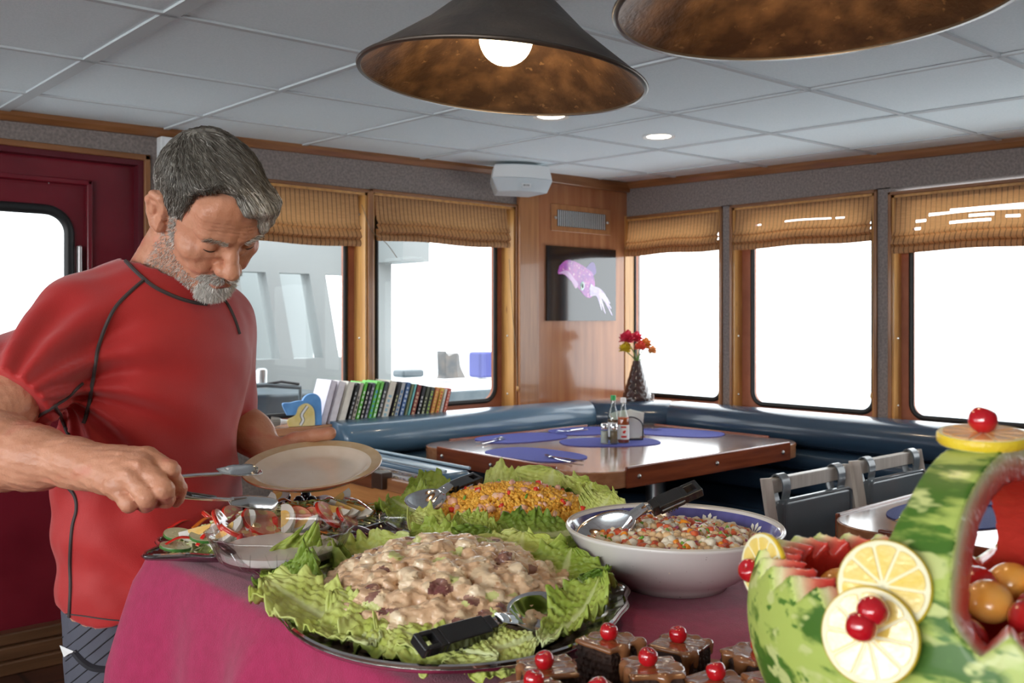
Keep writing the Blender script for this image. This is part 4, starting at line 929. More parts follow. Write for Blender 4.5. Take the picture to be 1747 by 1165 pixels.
def leaf(base, mid, tip, Wd, up, label, m_=M_leafm, seed=0, cup=.25, ruf=.012, name='lettuce_leaf', cat='lettuce leaf', group='romaine lettuce leaves', tipw=.55):
    rr = random.Random(seed); base, mid, tip = Vector(base), Vector(mid), Vector(tip); up = Vector(up).normalized(); nu, nv = 64, 40
    ph = [rr.uniform(0, 6.28) for _ in range(8)]; L = (mid - base).length + (tip - mid).length
    v = []; rib = []
    for i in range(nu + 1):
        u = i / nu; c = base * ((1 - u) * (1 - 2 * u)) + mid * (4 * u * (1 - u)) + tip * (u * (2 * u - 1)); tg = (base * (4 * u - 3) + mid * (4 - 8 * u) + tip * (4 * u - 1)).normalized()
        sd = tg.cross(up).normalized(); n = sd.cross(tg).normalized()
        w_ = Wd * (.20 + .80 * min(1, u / .45) ** .8) * (1 - max(0, (u - .72) / .28) ** 2.4 * (1 - .25 * tipw)) if u < 1 else Wd * .12
        w_ *= 1 + .08 * sin(u * 23 + ph[0]) + .05 * sin(u * 47 + ph[1])
        for j in range(nv + 1):
            s_ = j / nv * 2 - 1; a = abs(s_); sg = 1 if s_ > 0 else 0
            ru = ruf * .8 * (a ** 2.6) * (.6 * sin(u * 11 + ph[sg]) + .55 * sin(u * 23 + 2 * sin(u * 7 + ph[1]) + ph[2 + sg]) + .6 * sin(u * 41 + 2.2 * sin(u * 13) + ph[4 + sg]) + .42 * sin(u * 77 + s_ * 5) + .25 * sin(u * 131 + s_ * 9)) * min(1, u * 3)
            pk = .0023 * (sin(u * 37 + s_ * 9 + ph[6]) * sin(u * 17 - s_ * 21 + ph[7]) + .6 * sin(u * 63 + s_ * 31 + ph[5]) * sin(s_ * 27 - u * 44) + .35 * sin(u * 120 + s_ * 14) * sin(s_ * 49 + u * 30)) * min(1, a * 4)
            vein = ((u * 11 - a * 2.2) % 1); vd = min(vein, 1 - vein)
            z = cup * w_ * a * a + ru + pk - .0016 * max(0, 1 - a * 12) * 0
            p = c + sd * (s_ * w_ * (1 - .12 * cup * a)) + n * z - n * (.006 * (1 - u) * max(0, 1 - a * 6)); p.z = max(p.z, ZB + .011 + .003 * sin(u * 20 + s_ * 5)); v.append(p)
            wr = .06 + .20 * (1 - u) ** 2; k = max(0, min(1, (wr - a) / .05 + .5)) * (1 - .5 * u)
            k = max(k, .55 * max(0, 1 - vd * 14) * max(0, 1 - a * 1.1), .75 * max(0, 1 - u * 5.5)); rib.append(min(1, k))
    f = [(i * (nv + 1) + j, i * (nv + 1) + j + 1, (i + 1) * (nv + 1) + j + 1, (i + 1) * (nv + 1) + j) for i in range(nu) for j in range(nv)]
    m = MB(); m.add([p - base for p in v], f); o = m.build(name, m_, None, smooth=True, auto=150, thick=.0016, loc=base)
    ca = o.data.color_attributes.new('rib', 'FLOAT_COLOR', 'POINT'); ca.data.foreach_set('color', [x for k in rib for x in (k, k, k, 1)])
    return tag(o, label, cat, group)
def Q(px, py, d): return at_d(px, py, d)
G1 = 'lettuce leaves round the chicken salad'; G2 = 'lettuce leaves round the yellow rice'
upc = W(0, -.75, .65) ; upz = (0, 0, 1)
def UP(lat, d, z): return W(lat, d, z)
leaf(Q(700, 918, 1.40), Q(615, 955, 1.40), Q(492, 978, 1.36), .046, UP(.05, -.62, .75), 'big lettuce leaf with a white rib lying at the back left of the chicken salad', M_leafl, 1, .15, .012, group=G1)
leaf(Q(600, 985, 1.30), Q(520, 980, 1.34), Q(458, 945, 1.34), .062, UP(.35, -.6, .7), 'curly upright lettuce leaf at the far left end of the silver platter', M_leafm, 2, .3, .018, group=G1)
leaf(Q(560, 1010, 1.22), Q(505, 995, 1.25), Q(475, 968, 1.28), .045, UP(.3, -.8, .5), 'crinkled lettuce leaf standing left of the chicken, in front of the big curly one', M_leafd, 21, .3, .018, group=G1)
leaf(Q(640, 1095, 1.02), Q(540, 1045, 1.11), Q(452, 985, 1.20), .048, UP(.1, -.35, .9), 'long lettuce leaf hanging over the front left rim of the big platter', M_leafl, 3, .25, .012, group=G1)
leaf(Q(745, 1105, .99), Q(650, 1050, 1.07), Q(572, 1005, 1.13), .043, UP(.45, -.55, .7), 'pale folded lettuce leaf in front of the chicken, left of the spoon handle', M_leafl, 4, -.35, .014, group=G1)
leaf(Q(850, 1120, .97), Q(745, 1098, 1.00), Q(650, 1060, 1.06), .034, UP(.1, -.45, .85), 'pale lettuce leaf along the front rim under the spoon handle', M_leafl, 5, -.2, .012, group=G1)
leaf(Q(860, 1085, 1.03), Q(790, 1060, 1.07), Q(715, 1052, 1.11), .033, UP(.1, -.6, .7), 'small bright lettuce leaf between the chicken salad and the black handle', M_leafl, 6, -.2, .012, group=G1)
leaf(Q(912, 1085, 1.01), Q(850, 1105, .99), Q(775, 1118, .98), .034, UP(.1, -.45, .85), 'white-based lettuce leaf right of the black spoon handle', M_leafl, 7, -.2, .008, group=G1)
leaf(Q(925, 1095, 1.00), Q(985, 1050, 1.06), Q(1022, 985, 1.12), .036, UP(-.45, -.6, .5), 'curled lettuce leaf standing at the right end of the big platter', M_leafm, 8, .45, .012, group=G1)
leaf(Q(885, 1010, 1.27), Q(885, 960, 1.30), Q(893, 908, 1.34), .062, UP(-.1, -.85, .3), 'broad upright lettuce leaf behind the chicken salad to the right', M_leafl, 9, .2, .012, group=G1)
leaf(Q(955, 1040, 1.20), Q(960, 990, 1.24), Q(975, 935, 1.28), .058, UP(-.2, -.85, .25), 'upright lettuce leaf between the big spoon bowl and the bean bowl', M_leafm, 10, .2, .016, group=G1)
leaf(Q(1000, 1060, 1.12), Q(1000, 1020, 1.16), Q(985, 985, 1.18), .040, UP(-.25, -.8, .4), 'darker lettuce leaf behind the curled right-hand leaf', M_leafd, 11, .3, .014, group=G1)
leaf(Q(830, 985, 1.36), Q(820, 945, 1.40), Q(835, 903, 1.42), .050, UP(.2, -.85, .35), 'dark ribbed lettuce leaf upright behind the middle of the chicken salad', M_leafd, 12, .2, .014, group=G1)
leaf(Q(800, 960, 1.40), Q(745, 935, 1.43), Q(695, 920, 1.46), .045, UP(.1, -.7, .6), 'lettuce leaf lying at the back of the chicken salad under the big ribbed one', M_leafm, 13, .2, .014, group=G1)
leaf(Q(640, 975, 1.34), Q(570, 985, 1.33), Q(500, 1000, 1.26), .05, UP(.1, -.5, .8), 'dark lettuce leaf under the left side of the chicken salad', M_leafd, 14, .1, .012, group=G1)
# leaves round the rice
leaf(Q(770, 870, 1.80), Q(730, 845, 1.85), Q(690, 838, 1.88), .055, UP(0, -.6, .8), 'lettuce leaf behind the spoon at the back left of the rice', M_leafm, 31, .2, .013, group=G2)
leaf(Q(740, 880, 1.68), Q(700, 868, 1.70), Q(668, 850, 1.74), .05, UP(.2, -.6, .75), 'lettuce leaf at the left end of the rice platter', M_leafm, 32, .3, .015, group=G2)
leaf(Q(830, 925, 1.48), Q(760, 905, 1.52), Q(700, 880, 1.56), .036, UP(.2, -.45, .8), 'pale lettuce leaf along the front left rim of the rice platter', M_leafl, 33, .2, .012, group=G2)
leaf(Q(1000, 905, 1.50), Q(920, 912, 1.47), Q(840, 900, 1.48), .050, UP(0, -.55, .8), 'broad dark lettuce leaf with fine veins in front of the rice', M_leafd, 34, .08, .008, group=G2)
leaf(Q(860, 925, 1.44), Q(815, 905, 1.47), Q(785, 880, 1.50), .032, UP(.3, -.6, .6), 'lettuce leaf leaning on the rice at the front, left of the broad dark one', M_leafm, 35, .25, .012, group=G2)
leaf(Q(960, 870, 1.78), Q(940, 835, 1.84), Q(945, 800, 1.86), .070, UP(-.05, -.9, .3), 'tall bright lettuce leaf standing behind the rice, highest of all', M_leafl, 36, .15, .014, group=G2)
leaf(Q(900, 860, 1.84), Q(860, 835, 1.87), Q(825, 830, 1.88), .050, UP(0, -.75, .5), 'pale lettuce leaf with white ribs behind the rice, left of the tall one', M_leafl, 37, .15, .01, group=G2)
leaf(Q(985, 880, 1.70), Q(1000, 845, 1.74), Q(1010, 822, 1.76), .052, UP(-.15, -.85, .3), 'rounded bright lettuce leaf right behind the rice', M_leafl, 38, .2, .012, group=G2)
leaf(Q(985, 890, 1.62), Q(1020, 870, 1.62), Q(1042, 842, 1.64), .045, UP(-.3, -.8, .4), 'curly lettuce leaf at the right end of the rice platter', M_leafl, 39, .3, .016, group=G2)
leaf(Q(960, 885, 1.66), Q(975, 862, 1.70), Q(985, 845, 1.72), .045, UP(-.1, -.8, .4), 'dark lettuce leaf between the rice and the bright right-hand leaves', M_leafd, 40, .2, .012, group=G2)

# ---- heaps: many small solids in one uncountable mass
_ico = {}
def chunk(m, c, size, mi, rr, e=.6, n=8, nz=6):
    rot = Euler((rr.uniform(0, 6.3), rr.uniform(0, 6.3), rr.uniform(0, 6.3))).to_matrix(); vs = []; fs = []
    def se(x, p): return math.copysign(abs(x) ** p, x)
    sx, sy, sz = size; jj = lambda: 1 + rr.uniform(-.08, .08)
    vs.append(rot @ Vector((0, 0, -sz)) + Vector(c))
    for i in range(1, nz):
        t = pi * i / nz - pi / 2
        for j in range(n):
            a = 2 * pi * j / n; vs.append(rot @ Vector((sx * se(cos(t), e) * se(cos(a), e) * jj(), sy * se(cos(t), e) * se(sin(a), e) * jj(), sz * se(sin(t), e) * jj())) + Vector(c))
    vs.append(rot @ Vector((0, 0, sz)) + Vector(c)); top = len(vs) - 1; b = 1 + (nz - 2) * n
    for j in range(n):
        fs.append((0, 1 + (j + 1) % n, 1 + j)); fs.append((b + j, b + (j + 1) % n, top))
        for i in range(nz - 2): a0 = 1 + i * n; fs.append((a0 + j, a0 + (j + 1) % n, a0 + n + (j + 1) % n, a0 + n + j))
    m.add(vs, fs, mi)
def mound(m, rx, ry, h, mi=0, pw=.8, z0=0):
    m.grid(lambda u, v: (rx * (u ** .9) * cos(v * 2 * pi), ry * (u ** .9) * sin(v * 2 * pi), z0 + h * (max(0, 1 - u ** 2)) ** pw), 14, 48, mi)
def heap(name, label, cat, c, rz, rx, ry, h, kinds, mats, pw=.8, base=0, seed=3, z0=0, sink=.0, parent=None):
    rr = random.Random(seed); m = MB(); mound(m, rx * .97, ry * .97, h - .004, base, pw, z0)
    for (n, size, mi, e, var, lift) in kinds:
        for _ in range(n):
            r = math.sqrt(rr.random()); a = rr.uniform(0, 2 * pi); x, y = rx * r * cos(a), ry * r * sin(a); z = z0 + h * (max(0, 1 - r * r)) ** pw
            k = 1 + rr.uniform(-var, var); s_ = [q * k * rr.uniform(.8, 1.2) for q in size]; chunk(m, (x, y, z + lift + rr.uniform(-.3, .3) * min(s_)), s_, mi, rr, e, *((6, 4) if max(size) < .004 else (8, 6)))
    o = m.build(name, mats, None, smooth=True, auto=180, loc=c, rot=(0, 0, rz)); return tag(o, label, cat, kind='stuff')
M_cream = mat('creamy_dressing', (.46, .27, .15), .3, c2=(.54, .34, .20), scale=25, bump=1, bscale=60, coat=.4)
M_chk = mat('creamed_chicken', (.58, .37, .22), .32, c2=(.68, .48, .31), scale=40, bump=.8, bscale=90, coat=.35)
M_chp = mat('pale_chicken', (.66, .50, .32), .3, c2=(.74, .60, .42), scale=40, bump=.6, bscale=90, coat=.35)
M_grape = mat('red_grape_skin', (.16, .055, .05), .25, c2=(.34, .19, .14), scale=40, coat=.5); M_cel = mat('celery_bits', (.50, .52, .20), .35, coat=.3)
def lump_heap(name, label, cat, c, rz, rx, ry, h, kinds, mats, pw=.8, base=0, seed=3, hh=.0023):
    """lumps melted together under a creamy coat, as one continuous surface"""
    rr = random.Random(seed); lo = np.array((-rx - .015, -ry - .015, -.006), np.float32); n = [int((2 * rx + .03) / hh) + 2, int((2 * ry + .03) / hh) + 2, int((h + .03) / hh) + 2]
    ax = [lo[i] + hh * np.arange(n[i], dtype=np.float32) for i in range(3)]; G = np.stack(np.meshgrid(*ax, indexing='ij'), -1)
    r2 = (G[..., 0] / rx) ** 2 + (G[..., 1] / ry) ** 2; D = ((G[..., 2] - (h - .007) * np.maximum(0, 1 - r2) ** pw) * .6 + .004 * (r2 > 1)).astype(np.float32); cen = []; ids = []
    for (k_, size, mi, e, var, lift) in kinds:
        for _ in range(k_):
            r = math.sqrt(rr.random()); a = rr.uniform(0, 2 * pi); x, y = rx * r * cos(a), ry * r * sin(a); z = h * (max(0, 1 - r * r)) ** pw + lift - .003 + rr.uniform(-.35, .35) * size[2]; k = 1 + rr.uniform(-var, var)
            s_ = np.array([q * k * rr.uniform(.8, 1.25) for q in size], np.float32); R_ = max(s_) + .006; i0 = [max(0, int((v - R_ - lo[i]) / hh)) for i, v in enumerate((x, y, z))]; i1 = [min(n[i], int((v + R_ - lo[i]) / hh) + 2) for i, v in enumerate((x, y, z))]
            sl = tuple(slice(p, q) for p, q in zip(i0, i1)); g = G[sl]
            if g.size == 0: continue
            ro = np.array(Euler((rr.uniform(0, 6), rr.uniform(0, 6), rr.uniform(0, 6))).to_matrix(), np.float32); q = (g - np.array((x, y, z), np.float32)) @ ro
            dd = np.abs(q) / s_; p4 = (dd ** (2 / e)).sum(-1) ** (e / 2); d = (p4 - 1) * min(s_) * .8; D[sl] = smin(D[sl], d.astype(np.float32), .0022); cen.append((x, y, z)); ids.append(mi)
    D += .0004 * noise3(G, 500, seed); D = np.where(r2 > 1.12, .004, D); D[:, :, 0] = .004
    V, F = nets_grid(D, lo, hh); me = bpy.data.meshes.new(name); me.from_pydata(V.tolist(), [], F.tolist()); me.update()
    for k in mats: me.materials.append(k)
    C_n = np.array(cen, np.float32); I_ = np.array(ids); fc = V[F].mean(1); mi = np.zeros(len(F), int)
    for i in range(0, len(F), 4000): mi[i:i + 4000] = I_[((fc[i:i + 4000, None] - C_n[None]) ** 2).sum(-1).argmin(1)]
    me.polygons.foreach_set('material_index', mi.tolist()); me.polygons.foreach_set('use_smooth', [True] * len(F)); o = bpy.data.objects.new(name, me); col.objects.link(o); o.location = c; o.rotation_euler = (0, 0, rz); return tag(o, label, cat, kind='stuff')
pc = W(-.085, 1.225, ZB + .012)
lump_heap('chicken_salad', 'mound of creamy chicken salad with red grapes in the middle of the big silver platter', 'salad', pc, -R(41.25) + R(4), .165, .20, .062,
     [(620, (.0108, .0085, .0064), 1, .55, .4, .001), (240, (.0118, .009, .007), 2, .5, .4, .0015), (40, (.0115, .0095, .0095), 3, 1.0, .2, .003), (26, (.008, .004, .003), 4, .7, .3, .003)],
     [M_cream, M_chk, M_chp, M_grape, M_cel], .62, seed=5)
M_rice = mat('saffron_rice', (.72, .36, .035), .5, c2=(.82, .48, .08), scale=60); M_rice2 = mat('saffron_rice_deep', (.66, .29, .02), .5)
M_shr = mat('pink_shrimp', (.72, .36, .22), .4, c2=(.80, .52, .36), scale=60, coat=.2); M_redp = mat('red_pepper_dice', (.65, .03, .015), .3, coat=.3); M_grn = mat('green_herb', (.14, .32, .03), .5)
M_ham = mat('pink_meat', (.62, .30, .22), .45, c2=(.7, .42, .32), scale=50)
heap('saffron_rice', 'heap of yellow saffron rice with shrimp and red pepper on the farther platter', 'rice', W(-.002, 1.665, ZB + .01), -R(41.25) + R(4), .175, .125, .075,
     [(1700, (.0042, .0042, .0038), 0, .9, .3, .001), (1700, (.0055, .0024, .0024), 0, 1, .2, .002), (900, (.0045, .0026, .0026), 1, 1, .2, .002), (46, (.010, .007, .005), 2, .8, .3, .001), (70, (.008, .005, .004), 5, .6, .3, .001), (26, (.006, .005, .003), 3, .5, .2, .004), (26, (.007, .003, .002), 4, .7, .3, .004)],
     [M_rice, M_rice2, M_shr, M_redp, M_grn, M_ham], .75, seed=8)

# ---- ceramic bowl of chickpea salad
M_cer = mixvor(mat('speckled_white_glaze', (.66, .63, .60), .16, coat=.5), (.20, .16, .14), 190, .74, .02)
M_blue = mat('cobalt_glaze', (.045, .04, .17), .18, c2=(.12, .12, .34), scale=14, stretch=(1, 1, .3), coat=.6)
cb = thing('ceramic_bowl', 'wide white speckled bowl with a blue daisy band inside, full of chickpea salad', 'bowl', W(.232, 1.345, ZB + .002)); rb = .155
MB().lathe([(.001, .0), (.075, .0), (.078, .006), (.10, .018), (.13, .042), (.149, .070), (.1535, .079), (rb, .0815), (.1535, .0845), (.150, .084), (.1475, .080)], 96).build('outside', M_cer, cb, smooth=True, auto=80)
MB().lathe([(.1475, .080), (.138, .062), (.118, .038), (.08, .018), (.001, .014)], 96).build('inside_band', M_blue, cb, smooth=True, auto=80)
MB().lathe([(rb - .0035, .0846), (rb - .0018, .0858), (rb - .0002, .0836)], 96).build('rim_line', M_blue if False else mat('rim_line_glaze', (.50, .46, .40), .2), cb, smooth=True)
M_pet = mat('daisy_white', (.78, .78, .72), .25)
for k in range(10):
    a0 = R(-20) + k * 2 * pi / 10
    def wall(da, h):     # on the inner wall, h up from the food
        z = .058 + h; r = .1475 - (.080 - z) * .53 - .0007; a = a0 + da / r; return (r * cos(a), r * sin(a), z)
    m = MB()
    for j in range(7):
        t = R(-15 + 210 * j / 6); vs = [wall(.004 * cos(t + d) * s_, .0 + .0036 * sin(t + d) * s_) for s_, d in ((1, 0), (3.9, -.2), (4.9, 0), (3.9, .2))]; m.add(vs, [(0, 1, 2, 3)])
    m.build('daisy', M_pet, cb, smooth=False, thick=.0005)
M_chick = mat('chickpea', (.62, .40, .20), .35, c2=(.70, .50, .28), scale=60, coat=.2); M_hom = mat('white_corn', (.70, .64, .48), .35, c2=(.76, .70, .58), scale=60, coat=.2)
M_tom = mat('tomato_dice', (.55, .07, .025), .3, c2=(.62, .14, .05), scale=60, coat=.3); M_org = mat('orange_dice', (.75, .26, .02), .35); M_onp = mat('purple_onion', (.28, .05, .12), .35)
M_sauce = mat('bean_sauce', (.34, .14, .07), .3, coat=.3)
heap('chickpea_salad', 'mixed chickpea, corn and diced tomato salad filling the white bowl', 'salad', cb.location + Vector((0, 0, .054)), 0, .133, .133, .022,
     [(330, (.0068, .0068, .0066), 1, 1, .15, .001), (230, (.008, .0065, .005), 2, .7, .3, .001), (170, (.007, .006, .0045), 3, .5, .35, .001), (40, (.006, .005, .004), 4, .5, .3, .003), (45, (.006, .0035, .002), 5, .6, .3, .003), (40, (.007, .003, .002), 6, .8, .3, .003)],
     [M_sauce, M_chick, M_hom, M_tom, M_org, M_onp, M_grn], .6, seed=11)

# ---- serving spoons
M_bk = mat('black_handle_plastic', (.012, .012, .013), .22, coat=.5)
def spoon(pb, pe, label, bl=.052, bw=.033, depth=.016, roll=0, grip=.48, up=(0, 0, 1)):
    """pb centre of the bowl, pe end of the handle"""
    pb, pe = Vector(pb), Vector(pe); ax = (pe - pb); Ltot = ax.length; ax.normalize(); u = Vector(up); u = (u - ax * u.dot(ax)).normalized(); sd = u.cross(ax)
    Mx = Matrix((ax, sd, u)).transposed().to_4x4(); Mx.translation = pb; Mx = Mx @ Matrix.Rotation(R(roll), 4, 'X')
    t = thing('serving_spoon', label, 'spoon', pb); t.rotation_euler = Mx.to_euler()
    def fn(a, b):
        th = 2 * pi * a; r = b; x = bl * r * cos(th); y = bw * r * sin(th) * (1 - .12 * cos(th)); return (x, y, -depth * (1 - r * r) + .004 * max(0, cos(th)) * r)
    MB().grid(fn, 40, 10).build('bowl', M_chrome, t, smooth=True, thick=.0016, auto=170)
    g0 = Ltot * (1 - grip); p = smooth_path([(bl * .9, 0, .002), (bl + .02, 0, .010), (g0 * .75, 0, .006), (g0 + .02, 0, .001)], 6)
    MB().tube(p, [.011 - .003 * min(1, i / 6) for i in range(len(p))], 10, flat=.35, up=(0, 0, 1)).build('shank', M_chrome, t, smooth=True)
    m = MB(); e = Ltot; w_ = .0125
    m.box((g0, -w_ * .75, -.008), (g0 + .012, w_ * .75, .009)); m.box((g0 + .01, -w_, -.007), (e - .03, w_, .008))
    m.box((e - .031, -w_, -.006), (e - .022, w_, .007)); m.box((e - .023, -w_, -.006), (e - .006, -w_ * .5, .007)); m.box((e - .023, w_ * .5, -.006), (e - .006, w_, .007)); m.box((e - .007, -w_, -.006), (e, w_, .007))
    for k in range(4): m.box((g0 + .02 + k * (e - g0 - .06) / 4, -w_ * 1.06, -.0095), (g0 + .02 + (k + .55) * (e - g0 - .06) / 4, w_ * 1.06, -.005))
    h = m.build('grip', M_bk, t, bevel=.0025); MB().tube([(g0 + .012, -w_ - .0006, .001), (e - .03, -w_ - .0006, .001)], .0012, 5).build('steel_edge', M_chrome, t)
    return t
spoon(Q(1033, 903, 1.335), Q(1193, 832, 1.36), 'steel serving spoon with black slotted handle resting in the chickpea salad bowl', .046, .034, .020, roll=-35, up=W(.1, -.9, .5), grip=.52)
spoon(Q(922, 1045, 1.07), Q(712, 1103, .945), 'steel serving spoon with black ribbed handle lying across the chicken salad platter', .050, .032, .017, roll=0, up=W(-.25, -.75, .65), grip=.58)
spoon(Q(727, 852, 1.63), Q(815, 815, 1.74), 'steel serving spoon with black handle stuck in the left side of the yellow rice', .042, .030, .018, roll=0, up=W(-.1, -.6, .8), grip=.55)

# ---- pressed glass bowls
M_pg = thin_glass('pressed_glass', (.97, .97, .97), .05, .03)
def glass_bowl(lat, d, r, h, label, fill=None, fl=.6, filllabel=None):
    t = thing('glass_bowl', label, 'glass bowl', W(lat, d, ZB + .001), group='pressed glass bowls beside the salad platter')
    pr = [(.38 * r, 0), (.40 * r, .004), (.28 * r, .008), (.30 * r, .012), (.62 * r, .022), (.84 * r, .5 * h), (.93 * r, .82 * h), (1.0 * r, h), (.985 * r, h + .002), (.91 * r, .82 * h), (.81 * r, .5 * h), (.6 * r, .026), (.001, .016)]
    MB().lathe(pr, 96, ripple=lambda a, q: .018 * cos(a * 12) * (q / r) ** 2).build('body', M_pg, t, smooth=True, auto=80)
    for k in range(12):
        a = k * pi / 6; m = MB()
        for s_ in (-1, 0, 1):
            p = [(q * r * cos(a + s_ * .12 * g), q * r * sin(a + s_ * .12 * g), z) for q, z, g in ((.66, .026, 0), (.80, .45 * h, .6), (.925, .8 * h, 1.3))]; m.tube(smooth_path(p, 3), .0007, 4)
        m.build('cut_fan', M_pg, t, smooth=True)
    if fill:
        m = MB(); z = .016 + (h - .016) * fl; m.lathe([(.001, .019), (.58 * r, .028), (.78 * r, .5 * h), (.80 * r + .05 * r * (fl - .5), z), (.6 * r, z + .0005), (.001, z)], 64)
        o = m.build('salad_dressing', fill, None, smooth=True, loc=t.location, auto=50); tag(o, filllabel, 'dressing')
    return t
M_dress = mat('white_dressing', (.80, .76, .72), .25, c2=(.84, .80, .76), scale=12, coat=.4)
glass_bowl(-.340, 1.375, .106, .072, 'pressed glass bowl of creamy white dressing at the table edge, nearer the man', M_dress, .55, 'creamy white salad dressing in the nearer glass bowl')
glass_bowl(-.205, 1.51, .070, .050, 'smaller empty-looking pressed glass bowl behind the large curled lettuce leaf', mat('clear_dressing', (.20, .10, .12), .15, c2=(.3, .2, .18), scale=20, coat=.5), .3, 'thin dark vinaigrette in the smaller glass bowl')
def small_spoon(p0, p1, label):
    p0, p1 = Vector(p0), Vector(p1); t = thing('dressing_spoon', label, 'spoon', p0); q = p1 - p0
    MB().tube([(0, 0, 0), q * .3, q * .62], [.0025, .003, .0045], 8).build('handle', M_chrome, t, smooth=True)
    a = Matrix.Translation(q * .82) @ q.to_track_quat('X', 'Z').to_matrix().to_4x4()
    MB().sphere((0, 0, 0), (.022, .014, .005), 16, M=a).build('bowl', mat('maroon_reflection_spoon', (.12, .05, .06), .12, .8), t, smooth=True)  # maroon reflection put into the bowl's metal colour
small_spoon(Q(450, 985, 1.345), Q(378, 930, 1.33), 'small spoon leaning in the creamy dressing bowl, its end tinted with a maroon reflection'); small_spoon(Q(665, 925, 1.50), Q(610, 902, 1.52), 'small spoon leaning in the smaller glass bowl')

# ---- composed salad: shredded base and single pieces
sc_ = W(-.388, 1.613, ZB + .014)
M_sh1 = mat('shredded_green', (.44, .54, .12), .5, c2=(.60, .66, .28), scale=50); M_sh2 = mat('shredded_pale', (.66, .68, .44), .5); M_sh3 = mat('carrot_shred', (.75, .26, .03), .5)
m = MB(); rr = random.Random(4); mound(m, .195, .075, .038, 0, .7)
for k in range(900):
    r = math.sqrt(rr.random()); a = rr.uniform(0, 6.3); x, y = .21 * r * cos(a), .088 * r * sin(a); z = .039 * max(0, 1 - r * r) ** .7 + .002; b = rr.uniform(0, 3.14); L = rr.uniform(.008, .02); c_ = (cos(b) * L, sin(b) * L)
    m.tube([(x - c_[0], y - c_[1], z), (x, y, z + rr.uniform(.002, .007)), (x + c_[0], y + c_[1], z + rr.uniform(-.002, .004))], rr.uniform(.0010, .0020), 4, rr.choice((0, 0, 1, 1, 1, 2)), cap=False)
tag(m.build('shredded_lettuce', [M_sh1, M_sh2, M_sh3], None, smooth=True, auto=180, loc=sc_, rot=(0, 0, -R(41.25) + R(50))), 'shredded lettuce and carrot under the egg and tomato pieces', 'shredded lettuce', kind='stuff')
def surf(px, py, lift=.0):
    """where a pixel meets the heap of the composed salad"""
    z = ZB + .03
    for _ in range(6):
        p = at_z(px, py, z); q = p - sc_; an = -R(41.25) + R(50); lx = q.x * cos(an) + q.y * sin(an); ly = -q.x * sin(an) + q.y * cos(an); r2 = (lx / .235) ** 2 + (ly / .10) ** 2
        z = .5 * z + .5 * (ZB + (.010 + .048 * max(0, 1 - r2) ** .7) + lift)
    return at_z(px, py, max(z, ZB + .026 + lift * .6))
M_olive = mat('black_olive', (.008, .007, .012), .18, coat=.6); M_eggw = mat('egg_white', (.76, .74, .68), .3, coat=.25); M_yolk = mat('egg_yolk', (.80, .50, .12), .6, c2=(.85, .58, .22), scale=60)
M_tskin = mat('tomato_skin', (.62, .035, .02), .2, coat=.5); M_tfl = mat('tomato_flesh', (.72, .20, .11), .3, c2=(.80, .36, .22), scale=45, coat=.5); M_seed = mat('tomato_seed', (.72, .50, .22), .35)
M_rp = mat('red_pepper_strip', (.62, .018, .012), .16, coat=.7); M_rpi = mat('pepper_inside', (.75, .22, .14), .35); M_op = mat('orange_pepper_strip', (.80, .22, .02), .2, coat=.5)
M_cskin = mat('cucumber_skin', (.05, .16, .03), .3); M_cfl = mat('cucumber_flesh', (.62, .70, .40), .3, c2=(.72, .76, .52), scale=40, coat=.4); M_onw = mat('onion_white', (.74, .66, .70), .3, coat=.3)
def olive(px, py, label, r=.0105):
    p = surf(px, py, .008); t = thing('black_olive', label, 'olive', p, rot=(rnd.uniform(-.8, .8), rnd.uniform(-.8, .8), rnd.uniform(0, 3)), group='black olives on the composed salad')
    pr = [(.0035, r * .55), (.0038, r * .93)] + [(r * cos(a), r * 1.05 * sin(a)) for a in np.linspace(1.15, -1.15, 12)] + [(.0038, -r * .93), (.0035, -r * .55)]
    MB().lathe([(a, b) for a, b in pr], 20).build('flesh', M_olive, t, smooth=True, auto=70)
    MB().lathe([(.0038, r * .9), (.0036, 0), (.0038, -r * .9)], 12).build('pit_hole', M_rub, t, smooth=True)
for px, py, l in ((480, 866, 'black olive left of the white onion petal'), (487, 848, 'black olive behind the orange pepper strips'), (510, 855, 'black olive between the two at the back of the heap'), (520, 865, 'black olive in front of the back row, above the small tomato slice'),
                  (532, 855, 'black olive at the back next to the purple onion pieces'), (544, 869, 'black olive right above the right-hand tomato slice'), (522, 846, 'black olive furthest back under the dinner plate'), (432, 874, 'black olive just under the lower tong head'), (424, 866, 'black olive half hidden by the lower tong head')): olive(px, py, l)
